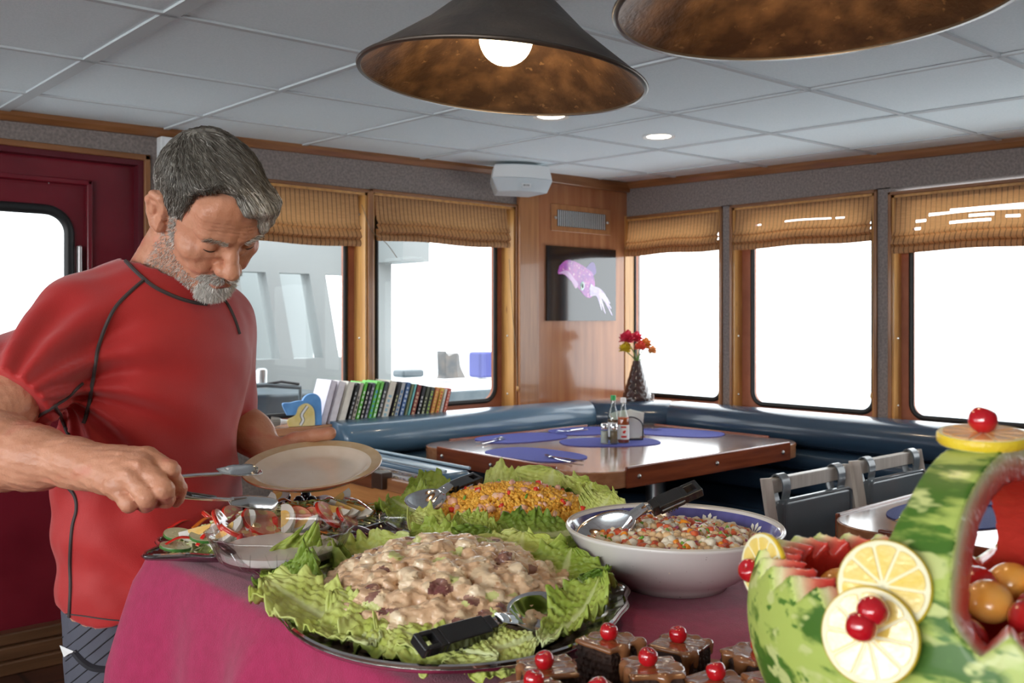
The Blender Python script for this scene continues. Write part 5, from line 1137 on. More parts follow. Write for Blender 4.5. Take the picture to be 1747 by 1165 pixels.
def egg(px, py, label, rz, tilt, s=1.15):
    p = surf(px, py, .010); t = thing('egg_wedge', label, 'boiled egg', p, group='boiled egg wedges on the composed salad'); N = 16
    nw = (W(rnd.uniform(-.35, .35), -.62, .75)).normalized(); xw = W(cos(rz), sin(rz) * .4, sin(rz) * .6); xw = (xw - nw * xw.dot(nw)).normalized(); nl = Vector((0, cos(R(58)), -sin(R(58)))); xl_ = Vector((1, 0, 0))
    t.rotation_euler = (Matrix((xw, nw, xw.cross(nw))).transposed() @ Matrix((xl_, nl, xl_.cross(nl)))).to_euler()
    a1 = R(58); L, r = .029 * s, .0205 * s
    def outer(u, v): th = pi * u; a = -a1 + 2 * a1 * v; return (-L * cos(th), r * sin(th) * sin(a), r * sin(th) * cos(a) - r * .25)
    m = MB(); m.grid(outer, N, 10)
    for a in (-a1, a1): m.grid(lambda u, v, a=a: (-L * cos(pi * u), r * sin(pi * u) * sin(a) * v, r * sin(pi * u) * cos(a) * v - r * .25), N, 4)
    m.build('egg_white', M_eggw, t, smooth=True, auto=40)
    m = MB()
    for a in (-a1, a1):
        sg = 1 if a > 0 else -1
        m.grid(lambda u, v, a=a, sg=sg: (-L * .55 * cos(pi * u), r * .68 * sin(pi * u) * sin(a) * v + sg * .0008 * cos(a), r * .68 * sin(pi * u) * cos(a) * v - r * .25 - .0008 * sin(abs(a)) * 1), N, 4)
    m.build('yolk', M_yolk, t, smooth=True, auto=40)
for px, py, l, rz, ti in ((362, 872, 'egg wedge on the back left of the salad, left of the shredded lettuce', 1.2, 2.2), (342, 905, 'large egg white wedge at the left end of the salad', .3, .7), (411, 897, 'egg wedge left of the largest tomato slice', 1.3, 2.0), (485, 888, 'egg wedge right of the vertical red pepper strip', 1.8, 2.3),
                          (540, 893, 'yellow-faced egg wedge in front, right of the small tomato slice', .4, 2.6), (467, 849, 'egg wedge at the very back left of the heap', .6, .4), (566, 868, 'egg wedge lying at the right of the olives', -.4, 2.5), (588, 866, 'egg wedge near the right end beside the long pepper strip', -.7, 2.2), (574, 853, 'egg wedge at the back right of the olives', 1.0, .3)): egg(px, py, l, rz, ti)
def tomato(px, py, label, rz, tx, ty, s=1.0):
    s *= 1.25
    p = surf(px, py, .009); t = thing('tomato_slice', label, 'tomato slice', p, rot=(tx, ty, rz), group='tomato slices on the composed salad'); r = .027 * s
    MB().lathe([(r * .9, -.0035), (r, -.001), (r, .001), (r * .9, .0035)], 32, sy=.82).build('skin', M_tskin, t, smooth=True)
    MB().lathe([(.0005, .0036), (r * .92, .0036), (r * .92, -.0036), (.0005, -.0036)], 32, sy=.82).build('flesh', M_tfl, t, smooth=True, auto=30)
    m = MB()
    for k in range(5):
        a = k * 1.257; m.sphere((r * .56 * cos(a), r * .46 * sin(a), .0034), (r * .26, r * .15, .0008), 10)
    m.build('seed_pocket', M_seed, t, smooth=True)
for px, py, l, rz, tx, ty, s_ in ((447, 890, 'largest tomato slice, in the middle front of the salad', .2, .75, .2, 1.15), (508, 884, 'small tomato slice standing between two egg wedges', -.5, 1.2, .3, .75), (562, 878, 'tomato slice under the right-hand olive', .2, .7, .5, 1.0), (380, 893, 'long tomato slice beside the big egg white on the left', .9, 1.0, .2, 1.0),
                                  (398, 905, 'tomato slice tip lying towards the dressing bowl on the left', 1.0, .5, .1, .85), (362, 885, 'tomato slice behind the big egg white on the left', .6, .5, .5, .8)): tomato(px, py, l, rz, tx, ty, s_)
def strip(a, b, label, m_=M_rp, w_=.0045, bend=.008, group='pepper strips on the composed salad'):
    p0, p1 = surf(*a, .008), surf(*b, .008); q = p1 - p0; mid = q * .5 + Vector((0, 0, bend)); t = thing('pepper_strip', label, 'pepper strip', p0, group=group)
    MB().tube(smooth_path([(0, 0, 0), mid, q], 8), w_, 8, flat=.35, up=(0, 0, 1)).build('skin', m_, t, smooth=True)
    MB().tube([p + Vector((0, 0, -.0014)) for p in map(Vector, smooth_path([(0, 0, 0), mid, q], 8))], w_ * .85, 8, flat=.3, up=(0, 0, 1)).build('inside', M_rpi, t, smooth=True)
for a, b, l, m_ in (((288, 901), (338, 889), 'red pepper strip at the upper left end of the platter', M_rp), ((275, 933), (336, 918), 'red pepper strip lowest at the left end of the platter', M_rp), ((424, 893), (447, 878), 'red pepper strip left of the largest tomato slice', M_rp), ((470, 904), (468, 882), 'narrow red pepper strip standing right of the largest tomato slice', M_rp),
                    ((516, 874), (545, 884), 'red pepper strip under the row of olives', M_rp), ((580, 848), (632, 871), 'long glossy red pepper strip curling at the right end', M_rp), ((336, 930), (362, 912), 'red pepper strip beside the left rim of the dressing bowl', M_rp), ((372, 873), (392, 869), 'small red pepper strip at the back left', M_rp),
                    ((408, 930), (412, 912), 'red pepper strip under the glass bowl rim', M_rp), ((586, 874), (606, 881), 'red pepper strip behind the smaller glass bowl', M_rp), ((466, 860), (498, 856), 'orange pepper strip at the back beside the olives', M_op), ((450, 876), (478, 864), 'orange pepper strip left of the first olive', M_op), ((330, 900), (372, 884), 'orange pepper strip across the left end', M_op)): strip(a, b, l, m_)
def cuke(px, py, label, rz, tx, s=1.0):
    p = surf(px, py, .006); t = thing('cucumber_slice', label, 'cucumber slice', p, rot=(tx, 0, rz), group='cucumber slices on the composed salad'); r = .024 * s
    MB().lathe([(r, -.0022), (r * 1.02, 0), (r, .0022)], 32).build('skin', M_cskin, t, smooth=True); MB().lathe([(.0005, .0023), (r * .99, .0023), (r * .99, -.0023), (.0005, -.0023)], 32).build('flesh', M_cfl, t, smooth=True, auto=30)
    m = MB()
    for k in range(9): a = k * .7; m.sphere((r * .42 * cos(a), r * .42 * sin(a), .0023), (.0028, .0013, .0006), 8)
    m.build('seeds', M_sh2, t, smooth=True)
for px, py, l, rz, tx in ((305, 912, 'cucumber slice at the left end between two pepper strips', .3, .25), (508, 903, 'cucumber slice lying in front of the egg wedges', .1, .15), (432, 922, 'cucumber slice seen through the dressing bowl rim, left', .2, .2), (492, 918, 'cucumber slice seen through the dressing bowl, right', .6, .2), (350, 915, 'cucumber slice under the big egg white on the left', .2, .2), (300, 932, 'cucumber slice lowest at the left end of the platter', .9, .15)): cuke(px, py, l, rz, tx)
for px, py, l, rz, tx, ty, s_ in ((398, 880, 'tomato piece at the back left, below the upper tong head', .4, .9, .2, .8), (530, 884, 'tomato piece in front of the olives, beside the yellow-faced egg', .1, 1.1, -.3, .7), (592, 882, 'tomato slice at the right, touching the smaller glass bowl', .5, .8, .3, .85), (425, 903, 'tomato slice edge just behind the dressing bowl rim', .2, .6, .1, .9)): tomato(px, py, l, rz, tx, ty, s_)
for px, py, l, rz, ti in ((385, 908, 'egg wedge just left of the dressing bowl rim', .9, .6), (452, 866, 'egg wedge behind the largest tomato slice', 1.4, 2.2), (512, 893, 'egg wedge in the middle front between tomato pieces', .2, 2.4), (608, 868, 'egg wedge furthest right under the curled pepper strip', -.5, .5)): egg(px, py, l, rz, ti)
for a, b, l, m_ in (((392, 890), (420, 880), 'red pepper strip crossing the back left tomato piece', M_rp), ((495, 895), (520, 900), 'red pepper strip in the middle front', M_rp), ((560, 893), (590, 886), 'orange pepper strip near the smaller glass bowl', M_op), ((352, 872), (378, 862), 'orange pepper strip furthest back on the left', M_op), ((548, 860), (572, 852), 'red pepper strip between the olives and the back egg', M_rp)): strip(a, b, l, m_)
def onion(px, py, label, rz):
    p = surf(px, py, .010); m = MB(); m.grid(lambda u, v: (.019 * (u - .5) * 2, .008 * sin(pi * u) * (v - .5) * 2, .006 * sin(pi * u) - .006 * (2 * v - 1) ** 2), 10, 6)
    tag(m.build('onion_piece', M_onw, None, smooth=True, thick=.0015, loc=p, rot=(.5, .2, rz), auto=100), label, 'onion', 'onion pieces on the composed salad')
onion(500, 864, 'white pointed onion petal right of the first olive', .9); onion(545, 857, 'pale purple onion piece at the back right of the olives', .2); onion(556, 850, 'pale purple onion piece furthest back near the plate', -.3); onion(566, 859, 'white onion piece right of the olives', .1)

# ---- caramel-topped brownies with cherries
M_cake = mat('chocolate_cake', (.022, .009, .006), .75, c2=(.05, .022, .014), scale=60, bump=1, bscale=120)
M_icing = mat('caramel_icing', (.22, .085, .032), .14, c2=(.30, .13, .055), scale=24, coat=.9, bump=.3, bscale=50)
M_cherry = mat('maraschino_cherry', (.38, .003, .008), .08, c2=(.50, .006, .014), scale=30, coat=1, sss=.15)
M_bplate = mat('terracotta_plate', (.42, .20, .15), .3, coat=.4)
bp = thing('brownie_plate', 'reddish plate under the caramel brownies at the bottom edge', 'plate', W(.14, .895, ZB + .001), -R(41.25))
MB().lathe([(.001, .003), (.75, .003), (.92, .010), (1, .015), (1.0, .012), (.9, .004), (.7, 0), (.001, 0)], 64, M=Matrix.Diagonal((.165, .125, 1, 1))).build('dish', M_bplate, bp, smooth=True)
def brownie(lat, d, rz, label, v, cherry_label, cx=0, cy=0, ch=True):
    p = W(lat, d, ZB + .0045); t = thing('brownie', label, 'brownie', p, rz, group='caramel brownies with cherries'); hx, hy, hz = .025, .024, .017 + .002 * (v % 3)
    def fb_(P):
        q = np.abs(P - np.array((0, 0, hz), np.float32)) - np.array((hx, hy, hz), np.float32) + .004; o = np.sqrt((np.maximum(q, 0) ** 2).sum(-1)) + np.minimum(q.max(-1), 0) - .004
        return o + .0011 * noise3(P, 420, v) + .0007 * noise3(P, 900, v + 50)
    soft('cake', fb_, (-.033, -.033, -.004), (.033, .033, .046), .0016, M_cake, t)
    def fi(P):
        q = np.abs(P - np.array((0, 0, hz * 2 + .001), np.float32)) - np.array((hx + .001, hy + .001, .0022), np.float32) + .0025; top = np.sqrt((np.maximum(q, 0) ** 2).sum(-1)) + np.minimum(q.max(-1), 0) - .003
        rr = random.Random(v * 7 + 1); 
        for k in range(7):
            a = rr.uniform(0, 6.28); ex, ey = cos(a), sin(a); kk = min(hx / max(abs(ex), 1e-3), hy / max(abs(ey), 1e-3)); L = rr.uniform(.006, .017)
            top = smin(top, s_cap(P, (ex * kk, ey * kk, hz * 2 - .001), (ex * (kk + .001), ey * (kk + .001), hz * 2 - L), .005, .0035), .005)
        return top + .0002 * noise3(P, 150, v + 9)
    soft('icing', fi, (-.034, -.034, .004), (.034, .034, .052), .0014, M_icing, t)
    if ch:
        q = Vector((cx * cos(rz) - cy * sin(rz), cx * sin(rz) + cy * cos(rz), 0)); c = thing('cherry', cherry_label, 'cherry', p + q + Vector((0, 0, hz * 2 + .0105)), group='cherries on the brownies')
        m = MB(); n = 24
        m.lathe([(.0005, .0062), (.0030, .0078), (.0065, .0078), (.0092, .0045), (.0100, 0), (.0088, -.005), (.0055, -.0083), (.0005, -.0095)], n, ripple=lambda a, q: .03 * cos(a - 1) * 1)
        m.build('fruit', M_cherry, c, smooth=True, rot=(rnd.uniform(-.5, .5), rnd.uniform(-.5, .5), 0), sub=1)
BR = [(.034, .905, .2, 'brownie with lightly scalloped caramel, nearest the big platter', 1, 'cherry on the brownie nearest the big silver platter'),
      (.100, .970, .75, 'brownie in the back row, left one of three', 2, 'cherry on the left brownie of the back row'),
      (.176, .982, .95, 'brownie in the middle of the back row with dark bare cake on its front', 3, 'cherry on the middle brownie of the back row'),
      (.245, .945, .55, 'brownie in the back row nearest the watermelon', 4, 'cherry on the back row brownie nearest the watermelon'),
      (.134, .895, .1, 'brownie in the middle of the front row', 5, 'cherry on the middle front brownie'),
      (.192, .880, .6, 'front row brownie second from the watermelon', 6, 'cherry on the front brownie second from the watermelon'),
      (.248, .872, .3, 'front row brownie beside the watermelon', 7, 'cherry on the front brownie beside the watermelon'),
      (.020, .838, .35, 'brownie cut off by the bottom edge, furthest left', 8, 'cherry just showing at the bottom edge, furthest left'),
      (.078, .850, .5, 'brownie cut off by the bottom edge, second from the left', 9, 'cherry barely showing at the bottom edge, second from the left')]
for b in BR: brownie(b[0], b[1], -R(41.25) + b[2], b[3], b[4], b[5], rnd.uniform(-.004, .004), rnd.uniform(-.004, .004))

# ---- watermelon basket
MC = W(.352, .672, ZB + .145); _l = W(.66, -.75); ang = math.atan2(_l.y, _l.x)
wm = thing('watermelon_basket', 'carved watermelon basket with zigzag rim and arched handle, full of melon balls', 'watermelon', MC, ang)
A_, B_, C_ = .196, .132, .145; RIM = .040
M_skin = mat('watermelon_skin', (.40, .50, .11), .5, c2=(.05, .14, .012), scale=15, thresh=(.47, .55), stretch=(.8, 2.4, 2.4), coat=.12, bump=.2, bscale=20, detail=9)
mixvor(M_skin, (.52, .58, .22), 30, .57, .06, (1, 2, 2)); mixvor(M_skin, (.07, .18, .02), 44, .60, .06, (1, 2, 2))
def flesh_mat():
    m = mat('watermelon_cut', (.7, .1, .05), .3, bump=.5, bscale=160, coat=.25); nt = m.node_tree; b = nt.nodes['Principled BSDF']
    tc = nt.nodes.new('ShaderNodeTexCoord'); v = nt.nodes.new('ShaderNodeVectorMath'); v.operation = 'MULTIPLY'; v.inputs[1].default_value = (1 / A_, 1 / B_, 1 / C_); ln = nt.nodes.new('ShaderNodeVectorMath'); ln.operation = 'LENGTH'
    r = nt.nodes.new('ShaderNodeValToRGB'); cr = r.color_ramp; cr.elements[0].position = .0; cr.elements[0].color = (.55, .03, .02, 1); cr.elements[1].position = 1; cr.elements[1].color = (.42, .55, .10, 1)
    for p, c in ((.84, (.60, .05, .035)), (.885, (.66, .14, .09)), (.93, (.74, .45, .28)), (.955, (.74, .70, .40)), (.985, (.62, .70, .26))): e = cr.elements.new(p); e.color = (*c, 1)
    nt.links.new(tc.outputs['Object'], v.inputs[0]); nt.links.new(v.outputs[0], ln.inputs[0]); nt.links.new(ln.outputs['Value'], r.inputs[0]); nt.links.new(r.outputs[0], b.inputs['Base Color']); return m
M_flesh = flesh_mat()
def f_melon(P):
    E = s_ell(P, (0, 0, 0), (A_, B_, C_)); I = s_ell(P, (0, 0, .0), (A_ - .034, B_ - .030, C_ - .026)); th = np.arctan2(P[..., 1] / B_, P[..., 0] / A_)
    r = np.sqrt((P[..., 0] / A_) ** 2 + (P[..., 1] / B_) ** 2)
    zz = np.abs(((th * 34 / (2 * np.pi)) % 1) - .5) * 2; rim = RIM + .016 * (zz - .55) ; cut = (P[..., 2] - rim) * .75
    hw = .019 + .010 * np.clip((.11 - P[..., 2]) / .07, 0, 1); hnd = np.abs(P[..., 0] + .012) - hw
    keep = smin(cut, hnd, .006); return np.maximum(np.maximum(E, -I), keep)
def fm(cen):
    lv = np.sqrt((cen[:, 0] / A_) ** 2 + (cen[:, 1] / B_) ** 2 + (cen[:, 2] / C_) ** 2); return (lv < .9925)
soft('rind', f_melon, (-.19, -.14, -.15), (.19, .14, .15), .0024, [M_skin, M_flesh], wm, faces_mat=fm)
# the fruit inside: single balls
M_wb = mat('watermelon_ball', (.50, .012, .015), .22, c2=(.62, .05, .04), scale=25, coat=.5, bump=.4, bscale=120); M_cb = mat('cantaloupe_ball', (.95, .42, .06), .25, c2=(.97, .52, .14), scale=25, coat=.5, bump=.3, bscale=120)
rr = random.Random(12); cells = []
tries = 0; target = []
while len(target) < 46 and tries < 20000:
    tries += 1; x, y = rr.uniform(-.135, .135), rr.uniform(-.09, .09)
    if (x / .135) ** 2 + (y / .088) ** 2 > 1: continue
    if all((x - a) ** 2 + (y - b) ** 2 > .0285 ** 2 for a, b in target): target.append((x, y))
def where(x, y):
    a = 'far end' if x < -.05 else ('near end' if x > .05 else 'middle'); return a
words = {}
for k, (x, y) in enumerate(target):
    z = .014 + .026 * (1 - (x / .14) ** 2 - (y / .09) ** 2) + rr.uniform(-.006, .008); kind = 'cantaloupe' if (k * 7) % 10 < 3 else 'watermelon'
    side = ('left' if x < -.038 else ('right' if x > .038 else 'under')); dep = 'back' if y > .03 else ('front' if y < -.03 else 'centre')
    key = (kind, side, dep); words[key] = words.get(key, 0) + 1
    hgt = ('', 'second ', 'third ', 'fourth ', 'fifth ', 'sixth ', 'seventh ')[min(6, words[key] - 1)]
    lab = '%s%s ball %s, %s' % (hgt, 'orange cantaloupe' if kind == 'cantaloupe' else 'red watermelon', {'left': 'left of the handle', 'right': 'right of the handle', 'under': 'under the handle'}[side], {'back': 'against the far jagged rim', 'front': 'against the near jagged rim', 'centre': 'in the middle of the basket'}[dep])
    p = wm.matrix_world if False else Matrix.Translation(MC) @ Matrix.Rotation(ang, 4, 'Z'); q = p @ Vector((x, y, z))
    r = .0165 + rr.uniform(-.001, .002); m = MB(); m.sphere((0, 0, 0), (r * 1.05, r, r * .86), 24)
    tag(m.build('melon_ball', M_cb if kind == 'cantaloupe' else M_wb, None, smooth=True, loc=q, rot=(rr.uniform(-.6, .6), rr.uniform(-.6, .6), rr.uniform(0, 3)), auto=180), lab, 'melon ball', 'melon balls in the watermelon basket')
# floor of the fruit so that no gap shows
# ---- lemon slices and cherries pinned on the melon
M_peel = mat('lemon_peel', (.74, .52, .02), .35, c2=(.78, .58, .05), scale=40, bump=.4, bscale=300); M_pith = mat('lemon_pith', (.80, .76, .52), .5); M_pulp = mat('lemon_pulp', (.80, .58, .10), .22, c2=(.85, .68, .26), scale=30, stretch=(1, 1, 1), coat=.6, bump=.5, bscale=140)
def slice_(p, nrm, r, label, thick=.0055, m_peel=None, pulp=None):
    t = thing('lemon_slice', label, 'lemon slice', p, group='lemon slices pinned to the watermelon'); t.rotation_euler = Vector(nrm).to_track_quat('Z', 'Y').to_euler(); h = thick / 2
    MB().lathe([(r * .965, -h), (r, -h * .6), (r * 1.005, 0), (r, h * .6), (r * .965, h)], 64).build('peel', m_peel or M_peel, t, smooth=True)
    MB().lathe([(.0005, h * .98), (r * .97, h * .98), (r * .97, -h * .98), (.0005, -h * .98)], 64).build('pith', M_pith, t, smooth=True, auto=30)
    for side in (1,):
        for k in range(10):
            a0 = 2 * pi * k / 10 + .035; a1 = 2 * pi * (k + 1) / 10 - .035; pts = []
            ri, ro = r * .10, r * .885
            pts.append((ri * cos((a0 + a1) / 2), ri * sin((a0 + a1) / 2)))
            for i in range(9): a = a0 + (a1 - a0) * i / 8; q = ro * (1 - .05 * abs(i / 4 - 1) ** 3); pts.append((q * cos(a), q * sin(a)))
            MB().prism(pts, -h - .0004, h + .0006).build('segment', pulp or M_pulp, t, bevel=.0005)
    return t
def cherry(p, label, r=1.0):
    c = thing('cherry', label, 'cherry', p, group='cherries pinned on the watermelon')
    MB().lathe([(.0005 * r, .0062 * r), (.0030 * r, .0080 * r), (.0065 * r, .0078 * r), (.0092 * r, .0045 * r), (.0100 * r, 0), (.0092 * r, -.005 * r), (.006 * r, -.0083 * r), (.0005, -.0095 * r)], 24).build('fruit', M_cherry, c, smooth=True, rot=(rnd.uniform(-.9, .9), rnd.uniform(-.9, .9), 0), sub=1); return c
def on_melon(px, py, off=.0):
    """first point of the camera ray on the melon's skin, and the skin's normal there"""
    o = Vector((0, 0, CAMZ)); d = (at_d(px, py, 1) - o).normalized(); Mi = Matrix.Rotation(-ang, 3, 'Z'); oo = Mi @ (o - MC); dd = Mi @ d
    s_ = Vector((1 / A_, 1 / B_, 1 / C_)); a = Vector([oo[i] * s_[i] for i in range(3)]); b = Vector([dd[i] * s_[i] for i in range(3)])
    B = a.dot(b); Cc = a.dot(a) - 1; Aa = b.dot(b); D = B * B - Aa * Cc; t = (-B - math.sqrt(max(0, D))) / Aa; q = oo + dd * t
    n = Vector([q[i] * s_[i] ** 2 for i in range(3)]).normalized(); Mf = Matrix.Rotation(ang, 3, 'Z'); n = Mf @ n; return MC + Mf @ q + n * off, n
view = lambda p: (Vector((0, 0, CAMZ)) - p).normalized()
pA, nA = on_melon(1508, 1085, .016); slice_(pA, (nA * .5 + view(pA) * .5), .0305, 'lower lemon slice pinned to the front of the watermelon, holding two cherries')
pB, nB = on_melon(1520, 1005, .0085); slice_(pB, (nB * .45 + view(pB) * .55), .0295, 'upper lemon slice behind the first on the front of the watermelon')
vA = view(pA)
cherry(at_d(1513, 1040, 0) if False else pA + (at_d(1513, 1038, 1) - at_d(1508, 1085, 1)) * .53 + vA * .0115, 'upper cherry of the pair on the lower lemon slice')
cherry(pA + (at_d(1492, 1067, 1) - at_d(1508, 1085, 1)) * .53 + vA * .0135, 'lower cherry of the pair on the lower lemon slice')
tp = Matrix.Translation(MC) @ Matrix.Rotation(ang, 4, 'Z') @ Vector((-.014, 0, C_ + .004)); slice_(tp, (W(-.05, -.10, 1.0)), .031, 'lemon slice lying flat on top of the melon handle', .008, pulp=mat('orange_pulp', (.78, .36, .08), .25, c2=(.84, .5, .2), scale=30, coat=.6))
cherry(tp + Vector((0, 0, .013)), 'single cherry on the topmost lemon slice of the handle', 1.05)
pT = at_d(1303, 968, .775); slice_(pT, W(-.93, -.36, .12), .028, 'lemon slice seen edge-on at the left tip of the watermelon'); cherry(pT + W(-.012, -.002, -.002), 'cherry at the left tip of the watermelon beside the bean bowl')
# ================================================================ THE MAN
CM = Matrix(((RX, FX, 0, 0), (RY, FY, 0, 0), (0, 0, 1, 0), (0, 0, 0, 1)))       # (right, forward, up) on the ground -> world
def K(px, py, d): return ((px - 873.5) / 1600 * d, d, CAMZ + (545 - py) / 1600 * d)
M_skin_h = mat('tanned_skin', (.50, .225, .135), .42, c2=(.58, .285, .18), scale=28, thresh=(.3, .7), bump=.35, bscale=260, sss=.08, sssc=(.012, .004, .002), spec=.4)
mixvor(M_skin_h, (.52, .17, .11), 14, .60, .12)
M_shirt = mat('red_jersey', (.40, .012, .012), .62, c2=(.44, .015, .014), scale=10, bump=.25, bscale=700, sheen=.3)
M_seam = mat('charcoal_seam_thread', (.055, .045, .045), .7)
M_short = mat('grey_board_shorts', (.05, .052, .07), .75, c2=(.085, .088, .115), scale=3)
man = thing('person', 'grey-haired bearded person in red T-shirt bending over the buffet with tongs and a plate', 'person', CM @ Vector((-.70, 1.72, 0)))
MI = man.location.copy()
fb_, lb_ = np.array((.87, -.49, 0), np.float32), np.array((.49, .87, 0), np.float32); BR_ = np.stack([fb_, lb_, np.array((0, 0, 1), np.float32)], 1)
# --- shirt: smooth union of trunk, shoulders and sleeves
SHO_R, SHO_L = K(128, 560, 1.575), K(372, 560, 1.83)
ELB_R = K(-75, 775, 1.36)
NK = K(280, 462, 1.69)
def folds(P, x, amp): return 0
def f_torso(P):
    b = s_ell(P, K(272, 610, 1.70), (.132, .185, .185), BR_)
    b = smin(b, s_ell(P, K(256, 840, 1.70), (.138, .172, .24), BR_), .06)
    b = smin(b, s_ell(P, K(268, 1040, 1.70), (.138, .172, .27), BR_), .06)
    b = smin(b, s_cap(P, K(282, 492, 1.69), K(150, 545, 1.59), .058, .066), .05)
    b = smin(b, s_cap(P, K(282, 492, 1.69), K(362, 540, 1.82), .056, .060), .05)
    return b
def ripples(P):
    """cloth creases pulled from the armpit and gathered at the waist"""
    a = np.array(K(135, 670, 1.60), np.float32); q = P - a; r = np.sqrt(q[..., 0] ** 2 + q[..., 2] ** 2) + 1e-4; th = np.arctan2(q[..., 2], q[..., 0])
    w1 = np.exp(-((r - .11) / .085) ** 2) * np.sin(th * 11 + r * 26 + 1.0) * .0085
    w2 = np.exp(-((P[..., 2] - .90) / .10) ** 2) * np.sin(P[..., 2] * 62 + P[..., 0] * 30 + 2 * np.sin(P[..., 0] * 21)) * .0042
    return w1 + w2 + .0018 * noise3(P, 26, 3) * .5
def f_sleeve_r(P): return s_cap(P, SHO_R, ELB_R, .076, .066)
def f_sleeve_l(P): return s_cap(P, SHO_L, K(385, 700, 1.88), .070, .060)
def f_shirt(P):
    b = f_torso(P); b = smin(b, f_sleeve_r(P), .035); b = smin(b, f_sleeve_l(P), .03); b = b + ripples(P)
    # neck opening
    ax = np.array(NECKN, np.float32); h = (P - np.array(NK, np.float32)) @ ax; rad = np.sqrt(((P - np.array(NK, np.float32)) ** 2).sum(-1) - h ** 2 + 1e-9)
    b = np.maximum(b, -np.maximum(rad - .078, -(h + .10)))
    b = np.maximum(b, np.minimum(h - .012, .5) if False else b)
    # hem, sleeve hems
    hem = (.814 + .012 * np.sin(P[..., 0] * 30)) - P[..., 2]; b = np.maximum(b, hem)
    e = np.array(ELB_R, np.float32) - np.array(SHO_R, np.float32); L = np.linalg.norm(e); e /= L; t = (P - np.array(SHO_R, np.float32)) @ e; far = s_cap(P, K(60, 640, 1.50), ELB_R, .12, .12)
    b = np.where((far < 0), np.maximum(b, t - L * .60), b)
    e2 = np.array(K(385, 700, 1.88), np.float32) - np.array(SHO_L, np.float32); L2 = np.linalg.norm(e2); e2 /= L2; t2 = (P - np.array(SHO_L, np.float32)) @ e2
    return b
NECKN = Vector((.40, -.24, .88)).normalized()[:]
LOC = lambda o: (setattr(o, 'parent', man), setattr(o, 'location', -MI))[0] or o
def softw(name, fn, lo, hi, h, m, **k): o = soft(name, fn, lo, hi, h, m, M=CM, **k); return o
lo, hi = (-1.06, 1.34, .73), (-.47, 1.99, 1.47)
shirt = softw('t_shirt', f_shirt, lo, hi, .0048, M_shirt); LOC(shirt)
md = shirt.modifiers.new('sm', 'SMOOTH'); md.factor = .5; md.iterations = 1

# helper: drop a pixel path onto a finished mesh
from mathutils.bvhtree import BVHTree
def bvh_of(objs):
    vs, fs = [], []
    for o in objs:
        n = len(vs); base = MI * 0
        vs += [v.co.copy() for v in o.data.vertices]; fs += [[i + n for i in p.vertices] for p in o.data.polygons]
    return BVHTree.FromPolygons(vs, fs)
def drape(bvh, path, off=.001):
    out = []; o = Vector((0, 0, CAMZ))
    for px, py in path:
        d = (at_d(px, py, 1) - o).normalized(); hit = bvh.ray_cast(o, d)
        if hit[0] is not None:
            n = hit[1] if hit[1].dot(d) < 0 else -hit[1]; out.append(hit[0] + n * off)
    return out
bs = bvh_of([shirt])
def seam(path, w_=.0032, n=10, name='seam', parent=shirt, bv=bs, m_=M_seam):
    pts = drape(bv, smooth_path(path, n))
    if len(pts) < 3: return None
    for _ in range(2): pts = [pts[0]] + [(pts[i - 1] + pts[i] * 2 + pts[i + 1]) / 4 for i in range(1, len(pts) - 1)] + [pts[-1]]
    return MB().tube(pts, w_, 6).build(name, m_, parent, smooth=True)
seam([(248, 476), (222, 498), (196, 525), (178, 560), (166, 600), (158, 650), (152, 690), (143, 722)])
seam([(112, 826), (128, 846), (131, 870), (124, 900), (120, 950), (121, 1000), (119, 1052)])
seam([(92, 692), (104, 712), (118, 742)]); seam([(140, 655), (112, 680), (82, 700), (44, 722)], .0026)
seam([(372, 500), (388, 520), (400, 545), (408, 570)]); seam([(88, 1044), (140, 1050), (200, 1058), (300, 1062)], .0012)
seam([(203, 433), (232, 464), (262, 489), (300, 507), (330, 516), (352, 519)], .0034, 10, 'collar_seam')
'''# collar band: a ring lying on the neck opening
e1 = Vector(fb_.tolist()); zz = Vector((0, 0, 1)); nn = Vector(NECKN); e1 = (e1 - nn * e1.dot(nn)).normalized(); e2 = nn.cross(e1)
ringp = []
for i in range(49):
    a = 2 * pi * i / 48; p = Vector(NK) + e1 * .085 * cos(a) + e2 * .082 * sin(a) - nn * (.014 + .012 * cos(2 * a)); ringp.append(CM @ p)
NW = CM.to_3x3() @ nn
m = MB(); N = len(ringp) - 1; vs = []; cw = CM @ Vector(NK)
for p in ringp[:-1]:
    out = (p - cw); out = (out - NW * out.dot(NW)).normalized()
    for (o_, h_) in ((.003, -.012), (.0055, 0), (.001, .012), (-.004, .014), (-.007, 0), (-.004, -.012)): vs.append(p + out * o_ + NW * h_)
m.add(vs, [(i * 6 + j, ((i + 1) % N) * 6 + j, ((i + 1) % N) * 6 + (j + 1) % 6, i * 6 + (j + 1) % 6) for i in range(N) for j in range(6)])
LOC(m.build('collar', M_shirt, man, smooth=True, sub=1))
MBt = MB().tube([p + (p - cw).normalized() * .006 - NW * .012 for p in ringp], .0026, 6, cap=False); '''

